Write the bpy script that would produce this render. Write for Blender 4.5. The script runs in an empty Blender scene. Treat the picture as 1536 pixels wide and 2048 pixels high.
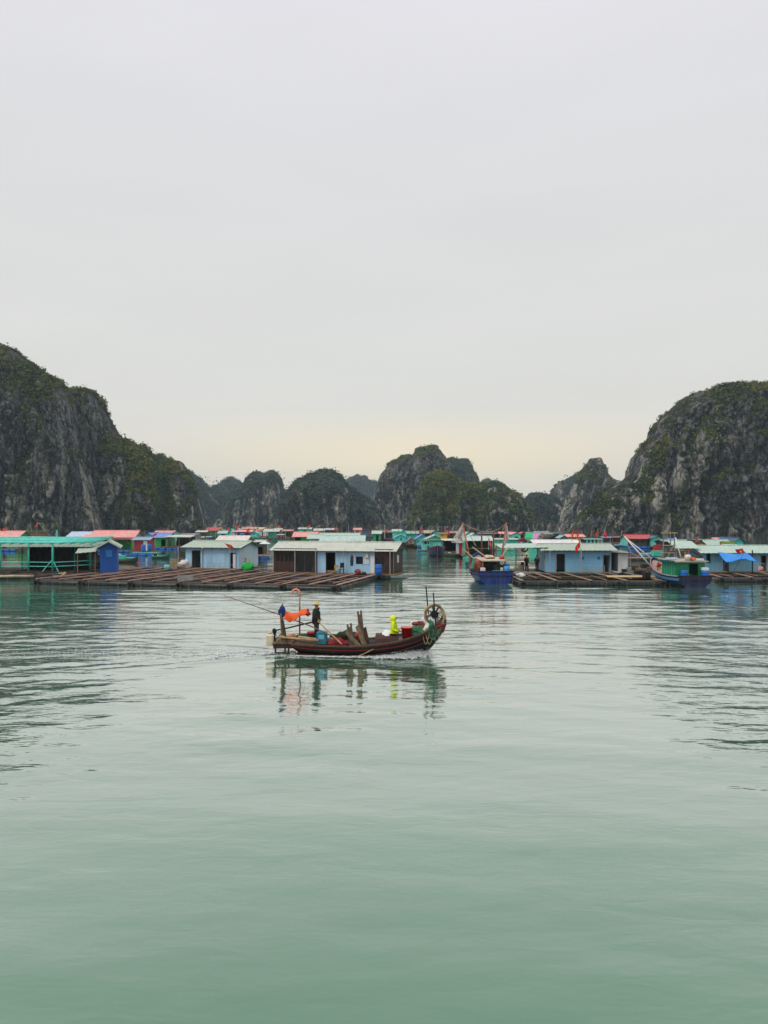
import bpy, math, random
import numpy as np
from mathutils import Vector, Matrix

random.seed(7)
rng = np.random.default_rng(11)
scn = bpy.context.scene
col = scn.collection
R = math.radians

# ------------------------------------------------------------------ camera
F, HZ, HC = 1547.0, 1043.0, 5.6          # focal length and horizon row at 1536x2048, eye height
cam_d = bpy.data.cameras.new('camera')
cam = bpy.data.objects.new('camera', cam_d)
col.objects.link(cam)
cam.location = (0, 0, HC)
cam.rotation_euler = (R(90), 0, 0)
cam_d.sensor_fit = 'VERTICAL'
cam_d.sensor_height = 36
cam_d.lens = F / 2048 * 36
cam_d.shift_y = (HZ - 1024) / 2048
cam_d.clip_end = 20000
scn.camera = cam

# ------------------------------------------------------------------ sky and light
world = bpy.data.worlds.new('World')
scn.world = world
world.use_nodes = True
wt = world.node_tree
for n in list(wt.nodes):
    wt.nodes.remove(n)
SUN_EL, SUN_AZ = 55.0, 228.0             # degrees; azimuth clockwise from +Y


def wn(t, **kw):
    n = wt.nodes.new(t)
    for k, v in kw.items():
        setattr(n, k, v)
    return n


def wmath(op, a, b=None):
    n = wn('ShaderNodeMath', operation=op)
    for i, q in enumerate((a, b)):
        if q is None:
            continue
        if isinstance(q, (int, float)):
            n.inputs[i].default_value = q
        else:
            wt.links.new(q, n.inputs[i])
    return n.outputs[0]


sky = wn('ShaderNodeTexSky', sky_type='NISHITA', sun_disc=False)
sky.sun_elevation = R(SUN_EL)
sky.sun_rotation = R(SUN_AZ)
sky.air_density = 1.0
sky.dust_density = 3.0
tc = wn('ShaderNodeTexCoord')
sep = wn('ShaderNodeSeparateXYZ')
wt.links.new(tc.outputs['Generated'], sep.inputs[0])
ramp = wn('ShaderNodeValToRGB')
wt.links.new(sep.outputs['Z'], ramp.inputs[0])
cr = ramp.color_ramp
cr.elements[0].position = 0.0
cr.elements[0].color = (0.72, 0.70, 0.63, 1)
cr.elements[1].position = 1.0
cr.elements[1].color = (0.79, 0.79, 0.82, 1)
for p, c in ((0.05, (0.74, 0.715, 0.64)), (0.10, (0.735, 0.72, 0.67)), (0.20, (0.715, 0.715, 0.69)), (0.36, (0.70, 0.70, 0.70)), (0.55, (0.742, 0.738, 0.772))):
    e = cr.elements.new(p)
    e.color = (*c, 1)
# thin place in the cloud near the horizon, a little right of the view axis
gx = wmath('SUBTRACT', sep.outputs['X'], 0.045)
gx = wmath('POWER', wmath('ABSOLUTE', wmath('DIVIDE', gx, 0.30)), 2.0)
gz = wmath('SUBTRACT', sep.outputs['Z'], 0.082)
gz = wmath('POWER', wmath('ABSOLUTE', wmath('DIVIDE', gz, 0.042)), 2.0)
gl = wmath('EXPONENT', wmath('MULTIPLY', wmath('ADD', gx, gz), -1.0))
gl = wmath('MULTIPLY', gl, wmath('GREATER_THAN', sep.outputs['Y'], 0.0))
mapn = wn('ShaderNodeMapping')
mapn.inputs['Scale'].default_value = (1.4, 1.4, 7.0)
wt.links.new(tc.outputs['Generated'], mapn.inputs[0])
cn = wn('ShaderNodeTexNoise')
cn.inputs['Scale'].default_value = 2.4
cn.inputs['Detail'].default_value = 5.0
wt.links.new(mapn.outputs[0], cn.inputs['Vector'])
cfac = wmath('MULTIPLY', wmath('SUBTRACT', cn.outputs[0], 0.5), 0.09)
cfac = wmath('ADD', cfac, 1.09)
mixg = wn('ShaderNodeMix', data_type='RGBA')
wt.links.new(wmath('MULTIPLY', gl, 0.9), mixg.inputs[0])
wt.links.new(ramp.outputs[0], mixg.inputs[6])
mixg.inputs[7].default_value = (0.92, 0.80, 0.57, 1)
mulc = wn('ShaderNodeVectorMath', operation='SCALE')
wt.links.new(mixg.outputs[2], mulc.inputs[0])
wt.links.new(cfac, mulc.inputs['Scale'])
skys = wn('ShaderNodeVectorMath', operation='SCALE')
wt.links.new(sky.outputs[0], skys.inputs[0])
skys.inputs['Scale'].default_value = 0.08
mixs = wn('ShaderNodeMix', data_type='RGBA')
mixs.inputs[0].default_value = 0.965        # the cloud cover in front of the clear sky
wt.links.new(skys.outputs[0], mixs.inputs[6])
wt.links.new(mulc.outputs[0], mixs.inputs[7])
bg = wn('ShaderNodeBackground')
wt.links.new(mixs.outputs[2], bg.inputs[0])
bg.inputs[1].default_value = 1.0
wo = wn('ShaderNodeOutputWorld')
wt.links.new(bg.outputs[0], wo.inputs[0])

sun_d = bpy.data.lights.new('sun', 'SUN')
sun_d.energy = 1.45
sun_d.angle = R(18)
sun_d.color = (1.0, 0.97, 0.92)
sun = bpy.data.objects.new('sun', sun_d)
col.objects.link(sun)
az = R(SUN_AZ)
sdir = Vector((math.sin(az) * math.cos(R(SUN_EL)), math.cos(az) * math.cos(R(SUN_EL)), math.sin(R(SUN_EL))))
sun.rotation_euler = sdir.to_track_quat('Z', 'Y').to_euler()

scn.view_settings.view_transform = 'Standard'
scn.view_settings.look = 'None'
scn.view_settings.exposure = 0.0
scn.view_settings.gamma = 1.0
scn.view_settings.use_curve_mapping = False
scn.cycles.max_bounces = 6
scn.cycles.diffuse_bounces = 1
scn.cycles.glossy_bounces = 3
scn.cycles.transmission_bounces = 3
scn.cycles.volume_bounces = 0
scn.cycles.caustics_reflective = False
scn.cycles.caustics_refractive = False
scn.cycles.use_denoising = True


def X(px, Y):
    return (px - 768.0) / F * Y


def Z(py, Y):
    return HC - (py - HZ) / F * Y


def YW(py, z=0.0):
    return (HC - z) * F / (py - HZ)


# ------------------------------------------------------------------ materials
def lin(c):
    return tuple((x / 255 / 12.92) if x / 255 <= 0.04045 else ((x / 255 + 0.055) / 1.055) ** 2.4 for x in c)


_mats = {}


def nodes_of(m):
    m.use_nodes = True
    nt = m.node_tree
    return nt, nt.nodes['Principled BSDF']


def mat(rgb, rough=0.6, var=0.28, scale=1.8, bump=0.0, streak=0.4, metal=0.0, key=None, dirt=(0.10, 0.085, 0.06)):
    """paint, wood, metal or cloth: base colour (sRGB 0-255) with mottling, run-down streaks of grime and fine relief"""
    k = (tuple(rgb), rough, var, scale, bump, streak, metal)
    if k in _mats:
        return _mats[k]
    c = lin(rgb)
    m = bpy.data.materials.new(key or 'paint_%d_%d_%d' % tuple(int(x) for x in rgb))
    nt, b = nodes_of(m)
    L = nt.links.new
    tcn = nt.nodes.new('ShaderNodeNewGeometry')
    n1 = nt.nodes.new('ShaderNodeTexNoise')
    n1.inputs['Scale'].default_value = scale
    n1.inputs['Detail'].default_value = 6
    n1.inputs['Roughness'].default_value = 0.65
    L(tcn.outputs['Position'], n1.inputs['Vector'])
    r1 = nt.nodes.new('ShaderNodeValToRGB')
    r1.color_ramp.elements[0].position = 0.3
    r1.color_ramp.elements[1].position = 0.7
    lo = 1 - var
    r1.color_ramp.elements[0].color = (c[0] * lo, c[1] * lo, c[2] * lo, 1)
    hi = 1 + var * 0.5
    r1.color_ramp.elements[1].color = (min(.9, c[0] * hi), min(.9, c[1] * hi), min(.9, c[2] * hi), 1)
    L(n1.outputs[0], r1.inputs[0])
    mp = nt.nodes.new('ShaderNodeMapping')
    mp.inputs['Scale'].default_value = (3.0, 3.0, 0.35)
    L(tcn.outputs['Position'], mp.inputs[0])
    n2 = nt.nodes.new('ShaderNodeTexNoise')
    n2.inputs['Scale'].default_value = 1.3
    n2.inputs['Detail'].default_value = 5
    L(mp.outputs[0], n2.inputs['Vector'])
    r2 = nt.nodes.new('ShaderNodeMapRange')
    r2.inputs[1].default_value = 0.48
    r2.inputs[2].default_value = 0.78
    r2.inputs[3].default_value = 0.0
    r2.inputs[4].default_value = streak
    L(n2.outputs[0], r2.inputs[0])
    mx = nt.nodes.new('ShaderNodeMix')
    mx.data_type = 'RGBA'
    L(r2.outputs[0], mx.inputs[0])
    L(r1.outputs[0], mx.inputs[6])
    mx.inputs[7].default_value = (*dirt, 1)
    L(mx.outputs[2], b.inputs['Base Color'])
    b.inputs['Roughness'].default_value = rough
    b.inputs['Metallic'].default_value = metal
    b.inputs['Specular IOR Level'].default_value = 0.35
    if bump:
        bp = nt.nodes.new('ShaderNodeBump')
        bp.inputs['Strength'].default_value = bump
        bp.inputs['Distance'].default_value = 0.02
        n3 = nt.nodes.new('ShaderNodeTexNoise')
        n3.inputs['Scale'].default_value = 14
        n3.inputs['Detail'].default_value = 4
        L(tcn.outputs['Position'], n3.inputs['Vector'])
        L(n3.outputs[0], bp.inputs['Height'])
        L(bp.outputs[0], b.inputs['Normal'])
    _mats[k] = m
    return m


def wood(rgb, rough=0.75):
    return mat(rgb, rough, 0.45, 6.0, 0.5, 0.3)


TEAL = mat((104, 222, 206), 0.55)
TEAL2 = mat((95, 215, 215), 0.55)
TEAL3 = mat((62, 196, 172), 0.55)
GREEN = mat((20, 160, 85), 0.55)
BLUEW = mat((166, 208, 236), 0.6, 0.14, 1.0, 0.0, 0.30)
WHITE = mat((225, 228, 228), 0.55, 0.10, 1.0, 0.0, 0.2)
WHITED = mat((196, 214, 228), 0.55, 0.08, 1.0, 0.0, 0.15)
CREAM = mat((228, 214, 186), 0.6)
MINT = mat((178, 200, 186), 0.5, 0.12, 0.7, 0.0, 0.25)
GREYR = mat((196, 198, 186), 0.5, 0.14, 0.6, 0.0, 0.3)
SAGE = mat((170, 184, 168), 0.5, 0.12, 0.6, 0.0, 0.25)
PINK = mat((236, 162, 156), 0.6, 0.2, 1.2, 0.0, 0.45)
REDR = mat((192, 82, 84), 0.6, 0.22, 1.5, 0, .4)
REDW = mat((150, 45, 45), 0.6)
RED = mat((215, 25, 30), 0.55, 0.12, 3, 0, 0.1)
BLUER = mat((110, 150, 215), 0.55, 0.15)
BLUE = mat((25, 90, 180), 0.55, 0.2)
BLUEH = mat((22, 84, 168), 0.55, 0.12, 2.0, 0, 0.2)
BARREL = mat((28, 105, 190), 0.45, 0.15, 3, 0, 0.2)
BARREL2 = mat((70, 160, 215), 0.45, 0.15, 3, 0, 0.2)
NAVY = mat((20, 32, 76), 0.45, 0.35, 3.5, 0.2, 0.5)
HULLB = mat((14, 52, 128), 0.45, 0.35, 3.5, 0.25, 0.5)
HULLL = mat((60, 125, 165), 0.45, 0.25, 2.5, 0.1, 0.3)
YELLOW = mat((225, 175, 35), 0.6)
OCHRE = mat((232, 178, 85), 0.6)
BROWN = mat((62, 40, 33), 0.65, 0.3, 2.0, 0.2, 0.35)
DARKBR = mat((38, 27, 23), 0.7, 0.3, 2.0, 0.2, 0.3)
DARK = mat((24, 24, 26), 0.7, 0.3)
PIPE = mat((24, 27, 32), 0.35, 0.35, 3.0, 0.1, 0.35, dirt=(0.16, 0.15, 0.12))
BLACK = mat((22, 22, 24), 0.6, 0.3)
GREY = mat((140, 142, 142), 0.6)
STEEL = mat((165, 168, 168), 0.45, 0.15, 2, 0, 0.2)
RUST = mat((120, 62, 50), 0.7, 0.35, 5, 0.4, 0.3)
RUSTW = mat((170, 96, 78), 0.7, 0.35, 5, 0.3, 0.3)
PLANKP = mat((178, 142, 128), 0.75, 0.35, 4.0, 0.4, 0.35)
PLANKG = mat((158, 138, 122), 0.8, 0.4, 4.0, 0.4, 0.4)
WOODL = wood((186, 160, 120))
WOODM = wood((128, 104, 78))
WOODD = wood((78, 62, 48))
ROPE = wood((190, 170, 130))
TARPB = mat((40, 140, 225), 0.5, 0.12, 2, 0.1, 0.05)
TARPG = mat((20, 185, 120), 0.5, 0.12, 2, 0.1, 0.05)
ORANGE = mat((245, 95, 35), 0.55, 0.18, 4, 0.1, 0.05)
GLASS = mat((16, 19, 22), 0.3, 0.1, 1, 0, 0.1)
NETD = mat((20, 20, 21), 0.85, 0.4, 6, 0.3, 0.2)
NETG = mat((50, 120, 85), 0.85, 0.35, 8, 0.4, 0.1)
NETW = mat((222, 216, 214), 0.8, 0.12, 6, 0.2, 0.1)
PURPLE = mat((205, 140, 190), 0.6)
SKIN = mat((176, 124, 96), 0.55, 0.1, 6, 0, 0.0)

# ------------------------------------------------------------------ mesh helpers


class MB:
    def __init__(self):
        self.v = []
        self.f = []

    def add(self, vs, fs):
        o = len(self.v)
        self.v += [tuple(p) for p in vs]
        self.f += [tuple(i + o for i in q) for q in fs]
        return self

    def box(self, x0, x1, y0, y1, z0, z1):
        return self.add([(x0, y0, z0), (x1, y0, z0), (x1, y1, z0), (x0, y1, z0), (x0, y0, z1), (x1, y0, z1), (x1, y1, z1), (x0, y1, z1)],
                        [(0, 3, 2, 1), (4, 5, 6, 7), (0, 1, 5, 4), (1, 2, 6, 5), (2, 3, 7, 6), (3, 0, 4, 7)])

    def cbox(self, x0, x1, y0, y1, z0, z1, c=0.02):
        """box with chamfered vertical and top edges"""
        cx, cy = (x0 + x1) / 2, (y0 + y1) / 2

        def ring(i, z):
            return [(x0 + i + c, y0 + i, z), (x1 - i - c, y0 + i, z), (x1 - i, y0 + i + c, z), (x1 - i, y1 - i - c, z), (x1 - i - c, y1 - i, z),
                    (x0 + i + c, y1 - i, z), (x0 + i, y1 - i - c, z), (x0 + i, y0 + i + c, z)]
        vs = ring(0, z0) + ring(0, z1 - c) + ring(c, z1)
        fs = []
        for s in (0, 8):
            for i in range(8):
                j = (i + 1) % 8
                fs.append((s + i, s + j, s + j + 8, s + i + 8))
        fs.append(tuple(range(7, -1, -1)))
        fs.append(tuple(range(16, 24)))
        return self.add(vs, fs)

    def beam(self, p0, p1, w, h, up=(0, 0, 1)):
        p0, p1 = Vector(p0), Vector(p1)
        d = (p1 - p0).normalized()
        u = Vector(up)
        if abs(d.dot(u)) > 0.98:
            u = Vector((0, 1, 0))
        s = d.cross(u).normalized() * (w / 2)
        t = s.cross(d).normalized() * (h / 2)
        vs = []
        for p in (p0, p1):
            vs += [p - s - t, p + s - t, p + s + t, p - s + t]
        return self.add(vs, [(0, 3, 2, 1), (4, 5, 6, 7), (0, 1, 5, 4), (1, 2, 6, 5), (2, 3, 7, 6), (3, 0, 4, 7)])

    def tube(self, pts, r, n=8, closed=False):
        pts = [Vector(p) for p in pts]
        rs = r if isinstance(r, (list, tuple)) else [r] * len(pts)
        m = len(pts)
        vs, fs = [], []
        ref = None
        for i, p in enumerate(pts):
            if closed:
                d = pts[(i + 1) % m] - pts[i - 1]
            else:
                d = pts[min(i + 1, m - 1)] - pts[max(i - 1, 0)]
            d.normalize()
            if ref is None:
                ref = Vector((0, 0, 1)) if abs(d.z) < 0.9 else Vector((1, 0, 0))
            a = d.cross(ref)
            if a.length < 1e-4:
                a = d.cross(Vector((0.3, 0.9, 0.2)))
            a.normalize()
            b = a.cross(d).normalized()
            ref = b
            for k in range(n):
                t = 2 * math.pi * k / n
                vs.append(p + (a * math.cos(t) + b * math.sin(t)) * rs[i])
        for i in range(m if closed else m - 1):
            j = (i + 1) % m
            for k in range(n):
                l = (k + 1) % n
                fs.append((i * n + k, i * n + l, j * n + l, j * n + k))
        if not closed:
            fs.append(tuple(range(n - 1, -1, -1)))
            fs.append(tuple((m - 1) * n + k for k in range(n)))
        return self.add(vs, fs)

    def lathe(self, prof, n=14, c=(0, 0, 0), axis='z'):
        vs, fs = [], []
        for (r, z) in prof:
            for k in range(n):
                t = 2 * math.pi * k / n
                q = (r * math.cos(t), r * math.sin(t), z)
                if axis == 'x':
                    q = (q[2], q[0], q[1])
                elif axis == 'y':
                    q = (q[0], q[2], q[1])
                vs.append((q[0] + c[0], q[1] + c[1], q[2] + c[2]))
        m = len(prof)
        for i in range(m - 1):
            for k in range(n):
                l = (k + 1) % n
                fs.append((i * n + k, i * n + l, (i + 1) * n + l, (i + 1) * n + k))
        fs.append(tuple(range(n - 1, -1, -1)))
        fs.append(tuple((m - 1) * n + k for k in range(n)))
        return self.add(vs, fs)

    def blob(self, c, r, nu=10, nv=7, rough=0.18, flat=0.0, rnd=None):
        """lumpy closed body (sack, heap, bundle)"""
        g = rnd or random
        if rough >= .2:
            nu, nv = int(nu * 1.8), int(nv * 1.8)
        vs, fs = [], []
        ph = [g.uniform(0, 6.28) for _ in range(6)]
        for i in range(nv + 1):
            a = math.pi * i / nv
            for k in range(nu):
                t = 2 * math.pi * k / nu
                w = 1 + rough * (math.sin(2 * t + ph[0] + 3 * a) + 0.6 * math.sin(5 * t + ph[1] - 2 * a) + 0.5 * math.sin(3 * a + ph[2] + t)) * 0.6 + g.uniform(-.5, .5) * rough
                z = math.cos(a)
                if flat and z < -flat:
                    z = -flat
                q = (math.sin(a) * math.cos(t) * w * r[0], math.sin(a) * math.sin(t) * w * r[1], z * w * r[2])
                if i in (0, nv):
                    q = (0, 0, z * r[2])
                vs.append((q[0] + c[0], q[1] + c[1], q[2] + c[2]))
        for i in range(nv):
            for k in range(nu):
                l = (k + 1) % nu
                fs.append((i * nu + k, (i + 1) * nu + k, (i + 1) * nu + l, i * nu + l))
        return self.add(vs, fs)

    def slab(self, grid, th):
        """closed sheet from a 2D list of points, thickness th downwards along z"""
        nr, nc = len(grid), len(grid[0])
        vs = [p for r in grid for p in r] + [(p[0], p[1], p[2] - th) for r in grid for p in r]
        o = nr * nc
        fs = []
        for i in range(nr - 1):
            for j in range(nc - 1):
                a, b, c, d = i * nc + j, i * nc + j + 1, (i + 1) * nc + j + 1, (i + 1) * nc + j
                fs.append((a, b, c, d))
                fs.append((o + d, o + c, o + b, o + a))
        for j in range(nc - 1):
            fs.append((j + 1, j, o + j, o + j + 1))
            b = (nr - 1) * nc
            fs.append((b + j, b + j + 1, o + b + j + 1, o + b + j))
        for i in range(nr - 1):
            a, d = i * nc, (i + 1) * nc
            fs.append((a, d, o + d, o + a))
            fs.append((d + nc - 1, a + nc - 1, o + a + nc - 1, o + d + nc - 1))
        return self.add(vs, fs)

    def mesh(self, name):
        me = bpy.data.meshes.new(name)
        me.from_pydata(self.v, [], self.f)
        me.update()
        return me

    def build(self, name, m, parent=None, smooth=False, loc=None, label=None):
        me = self.mesh(name)
        me.materials.append(m)
        if smooth:
            me.polygons.foreach_set('use_smooth', [True] * len(me.polygons))
        o = bpy.data.objects.new(name, me)
        col.objects.link(o)
        if parent is not None:
            o.parent = parent
        if loc is not None:
            o.location = loc
        if label:
            o['label'] = label
        return o


def thing(name, label, cat, loc=(0, 0, 0), rz=0.0, group=None):
    o = bpy.data.objects.new(name, None)
    col.objects.link(o)
    o.empty_display_size = 0.3
    o.location = loc
    o.rotation_euler = (0, 0, rz)
    return tag(o, label, cat, group)


def tag(o, label=None, cat=None, group=None, kind=None):
    if label:
        o['label'] = label
    if cat:
        o['category'] = cat
    if group:
        o['group'] = group
    if kind:
        o['kind'] = kind
    return o


def inst(src, parent, loc=(0, 0, 0), rot=(0, 0, 0), scale=(1, 1, 1)):
    """another piece that shares its mesh with src"""
    o = src.copy()
    col.objects.link(o)
    o.parent = parent
    o.location = loc
    o.rotation_euler = rot
    o.scale = scale
    return o


def solo(mb, name, m, label, cat, loc=(0, 0, 0), rz=0.0, group=None, smooth=False):
    o = mb.build(name, m, None, smooth)
    o.location = loc
    o.rotation_euler = (0, 0, rz)
    return tag(o, label, cat, group)


# ------------------------------------------------------------------ numpy noise
_perm = rng.permutation(512)
_perm = np.concatenate([_perm, _perm, _perm])
_grad = rng.normal(size=(512, 3))
_grad /= np.linalg.norm(_grad, axis=1)[:, None]


def perlin(p):
    p = np.asarray(p, float)
    i = np.floor(p).astype(int)
    f = p - i
    u = f * f * f * (f * (f * 6 - 15) + 10)
    i &= 255
    out = 0
    for dx in (0, 1):
        for dy in (0, 1):
            for dz in (0, 1):
                h = _perm[_perm[_perm[i[:, 0] + dx] + i[:, 1] + dy] + i[:, 2] + dz] % 512
                g = _grad[h]
                d = g[:, 0] * (f[:, 0] - dx) + g[:, 1] * (f[:, 1] - dy) + g[:, 2] * (f[:, 2] - dz)
                w = (u[:, 0] if dx else 1 - u[:, 0]) * (u[:, 1] if dy else 1 - u[:, 1]) * (u[:, 2] if dz else 1 - u[:, 2])
                out = out + w * d
    return out * 1.6


def fbm(p, o=4):
    a, s, t = 1.0, 0, 0
    for _ in range(o):
        s = s + a * perlin(p)
        t += a
        p = p * 2.03 + 17.3
        a *= 0.5
    return s / t

# ------------------------------------------------------------------ water
def water_material():
    m = bpy.data.materials.new('jade_sea_water')
    m.use_nodes = True
    nt = m.node_tree
    for n in list(nt.nodes):
        nt.nodes.remove(n)
    L = nt.links.new
    N = nt.nodes.new
    geo = N('ShaderNodeNewGeometry')
    at = N('ShaderNodeAttribute')
    at.attribute_name = 'ripple'

    def layer(sc, scale, detail):
        mp = N('ShaderNodeMapping')
        mp.inputs['Scale'].default_value = sc
        mp.inputs['Rotation'].default_value = (0, 0, R(6))
        L(geo.outputs['Position'], mp.inputs[0])
        nz = N('ShaderNodeTexNoise')
        nz.inputs['Scale'].default_value = scale
        nz.inputs['Detail'].default_value = detail
        nz.inputs['Roughness'].default_value = 0.5
        nz.inputs['Distortion'].default_value = 0.4
        L(mp.outputs[0], nz.inputs['Vector'])
        return nz.outputs[0]
    a = layer((0.75, 1.9, 1), 1.1, 3.0)
    b = layer((0.8, 1.8, 1), 4.2, 2.0)
    ad = N('ShaderNodeMath')
    ad.operation = 'MULTIPLY_ADD'
    L(b, ad.inputs[0])
    ad.inputs[1].default_value = 0.16
    L(a, ad.inputs[2])
    mul = N('ShaderNodeMath')
    mul.operation = 'MULTIPLY'
    L(ad.outputs[0], mul.inputs[0])
    L(at.outputs['Fac'], mul.inputs[1])
    bp = N('ShaderNodeBump')
    bp.inputs['Strength'].default_value = 1.0
    bp.inputs['Distance'].default_value = 0.06
    L(mul.outputs[0], bp.inputs['Height'])
    # turbid green body, slightly uneven
    nz = N('ShaderNodeTexNoise')
    nz.inputs['Scale'].default_value = 0.12
    nz.inputs['Detail'].default_value = 3
    L(geo.outputs['Position'], nz.inputs['Vector'])
    rp = N('ShaderNodeValToRGB')
    rp.color_ramp.elements[0].position = 0.35
    rp.color_ramp.elements[1].position = 0.65
    rp.color_ramp.elements[0].color = (0.082, 0.200, 0.116, 1)
    rp.color_ramp.elements[1].color = (0.092, 0.218, 0.128, 1)
    L(nz.outputs[0], rp.inputs[0])
    df = N('ShaderNodeBsdfDiffuse')
    L(rp.outputs[0], df.inputs[0])
    gl = N('ShaderNodeBsdfGlossy')
    gl.inputs['Roughness'].default_value = 0.02
    gl.inputs[0].default_value = (0.97, 0.98, 0.97, 1)
    L(bp.outputs[0], gl.inputs['Normal'])
    fr = N('ShaderNodeFresnel')
    fr.inputs[0].default_value = 1.33
    L(bp.outputs[0], fr.inputs['Normal'])
    pw = N('ShaderNodeValToRGB')          # reflectance of the rippled surface against its Fresnel term
    cr_ = pw.color_ramp
    cr_.elements[0].position = 0.0
    cr_.elements[0].color = (.06, .06, .06, 1)
    cr_.elements[1].position = 1.0
    cr_.elements[1].color = (1, 1, 1, 1)
    for p_, v_ in ((.03, .08), (.052, .155), (.085, .29), (.145, .50), (.27, .74), (.40, .82), (.58, .90)):
        e_ = cr_.elements.new(p_)
        e_.color = (v_, v_, v_, 1)
    L(fr.outputs[0], pw.inputs[0])
    mx = N('ShaderNodeMixShader')
    L(pw.outputs[0], mx.inputs[0])
    L(df.outputs[0], mx.inputs[1])
    L(gl.outputs[0], mx.inputs[2])
    out = N('ShaderNodeOutputMaterial')
    L(mx.outputs[0], out.inputs[0])
    return m


BOAT = Vector((-1.0, 32.7, 0.0))       # the small boat under way
BOAT_RZ = R(-2.0)


def build_water():
    ys = np.concatenate([np.array([-400., -120., -40., -10., 0., 3.]), np.arange(5, 62, 0.1), np.arange(62, 120, 0.25), np.arange(120, 320, 1.5),
                         np.geomspace(322, 9000, 50)])
    xp = np.concatenate([np.arange(0, 22, 0.15), np.arange(22, 62, 0.5), np.geomspace(63, 7000, 60)])
    xs = np.concatenate([-xp[:0:-1], xp])
    gx, gy = np.meshgrid(xs, ys)
    x, y = gx.ravel(), gy.ravel()
    g2 = np.random.default_rng(5)
    h = np.zeros_like(x)
    sp = np.interp(y, [0, 62, 120, 320], [0.1, 0.25, 1.5, 8])
    sp = np.maximum(sp, np.interp(np.abs(x), [22, 62, 200], [0.15, 0.5, 6]))
    big = fbm(np.stack([x / 15, y / 11, x * 0 + 3.1], 1), 3)
    depth = np.interp(y, [6, 14, 20, 28, 38, 52, 66, 82, 120, 300], [0.24, 0.27, 0.32, 0.46, 0.68, 0.80, 0.66, 0.40, 0.24, 0.2])
    amp = depth * np.clip(1.0 + 1.1 * big, 0.25, 1.8)
    side = np.maximum(np.clip((-x - 0.16 * y - 3.0) / 5, 0, 1), np.clip((x - 0.14 * y - 2.2) / 4, 0, 1)) * np.interp(y, [12, 17, 24, 40, 60], [0, .5, 1.0, .8, 0])
    patchy = np.clip(0.5 + 1.6 * fbm(np.stack([x / 7, y / 4, x * 0 + 9.7], 1), 3), 0, 1.3)
    amp = amp + 0.32 * side * patchy
    lee = np.maximum(np.clip((-x - 11) / 9, 0, 1), np.clip((x - 11) / 9, 0, 1)) * np.interp(y, [36, 46, 78, 90], [0, 1, 1, 0])
    amp = amp * (1 - 0.5 * lee)      # lee of the rafts and cliffs
    # wind waves, crests mostly across the view
    for _ in range(34):
        lam = np.exp(g2.uniform(np.log(0.65), np.log(3.2)))
        th = g2.normal(0, 0.38)
        k = 2 * np.pi / lam
        sl = 0.0135 * (lam ** 0.12)
        w = np.clip((lam / sp - 3) / 3, 0, 1)
        h += w * amp * sl / k * np.sin(k * (x * np.sin(th) + y * np.cos(th)) + g2.uniform(0, 6.28))
    for _ in range(16):
        lam = np.exp(g2.uniform(np.log(1.5), np.log(4.5)))
        th = g2.normal(0, 0.30)
        k = 2 * np.pi / lam
        w = np.clip((lam / sp - 3) / 3, 0, 1) * np.interp(y, [14, 26, 40, 90], [0, .5, 1.0, 1.0])
        h += w * amp * 0.012 / k * np.sin(k * (x * np.sin(th) + y * np.cos(th)) + g2.uniform(0, 6.28))
    for _ in range(26):
        lam = np.exp(g2.uniform(np.log(0.42), np.log(1.0)))
        th = g2.normal(0, 0.6)
        k = 2 * np.pi / lam
        w = np.clip((lam / sp - 2.6) / 2, 0, 1)
        h += w * (amp + .5 * side * patchy) * 0.011 / k * np.sin(k * (x * np.sin(th) + y * np.cos(th)) + g2.uniform(0, 6.28))
    # old wakes running out to both sides
    for lam, ph in ((1.7, 0.3), (1.15, 2.1), (2.6, 4.0)):
        k = 2 * np.pi / lam
        w = np.clip((lam / sp - 3) / 3, 0, 1)
        ml = np.clip((-x - 5) / 5, 0, 1) * np.interp(y, [12, 17, 33, 44], [0, 1, 1, 0]) * patchy
        wob = 0.5 * big
        h += w * ml * 0.010 / k * 1.6 * np.sin(k * (0.62 * x - 0.78 * y + wob) + ph)
        mr = np.clip((x - 3.5) / 4, 0, 1) * np.interp(y, [11, 16, 33, 50], [0, 1, 1, 0]) * patchy
        h += w * mr * 0.010 / k * 1.6 * np.sin(k * (0.36 * x + 0.93 * y + wob) + ph)
    # long low swell
    for lam, th in ((7.0, 0.2), (11.0, -0.5), (4.6, 0.05)):
        k = 2 * np.pi / lam
        w = np.clip((lam / sp - 3) / 3, 0, 1)
        h += w * 0.008 / k * np.sin(k * (x * np.sin(th) + y * np.cos(th)) + th * 9)
    # the boat's own wake: two arms and the churned strip behind the stern
    dx = (BOAT.x - 2.6) - x
    dy = y - BOAT.y
    behind = np.clip(dx / 1.0, 0, 1)
    arm = np.abs(np.abs(dy) - (0.5 + 0.33 * np.maximum(dx, 0)))
    k = 2 * np.pi / 1.25
    h += behind * np.exp(-arm / 0.9) * np.exp(-np.maximum(dx, 0) / 14) * 0.030 * np.cos(k * (np.abs(dy) * 0.9 - 0.5 * dx))
    strip = behind * np.exp(-(dy / (0.7 + 0.07 * np.maximum(dx, 0))) ** 2) * np.exp(-np.maximum(dx, 0) / 9)
    h += strip * 0.035 * fbm(np.stack([x / .5, y / .35, x * 0], 1), 2)
    # bow wave and the hollow along the hull
    fx = x - (BOAT.x + 2.3)
    bow = np.exp(-((np.abs(dy) - np.clip(0.45 - 0.28 * fx, 0.12, 1.4)) / 0.22) ** 2) * np.clip(1 - np.abs(fx + 0.4) / 1.6, 0, 1)
    h += 0.10 * bow
    rip = np.clip(amp * 0.85, 0.2, 1.2) + 0.30 * side * patchy + 0.9 * strip + 0.3 * behind * np.exp(-arm / 1.0) * np.exp(-np.maximum(dx, 0) / 12)
    me = bpy.data.meshes.new('water')
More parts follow.
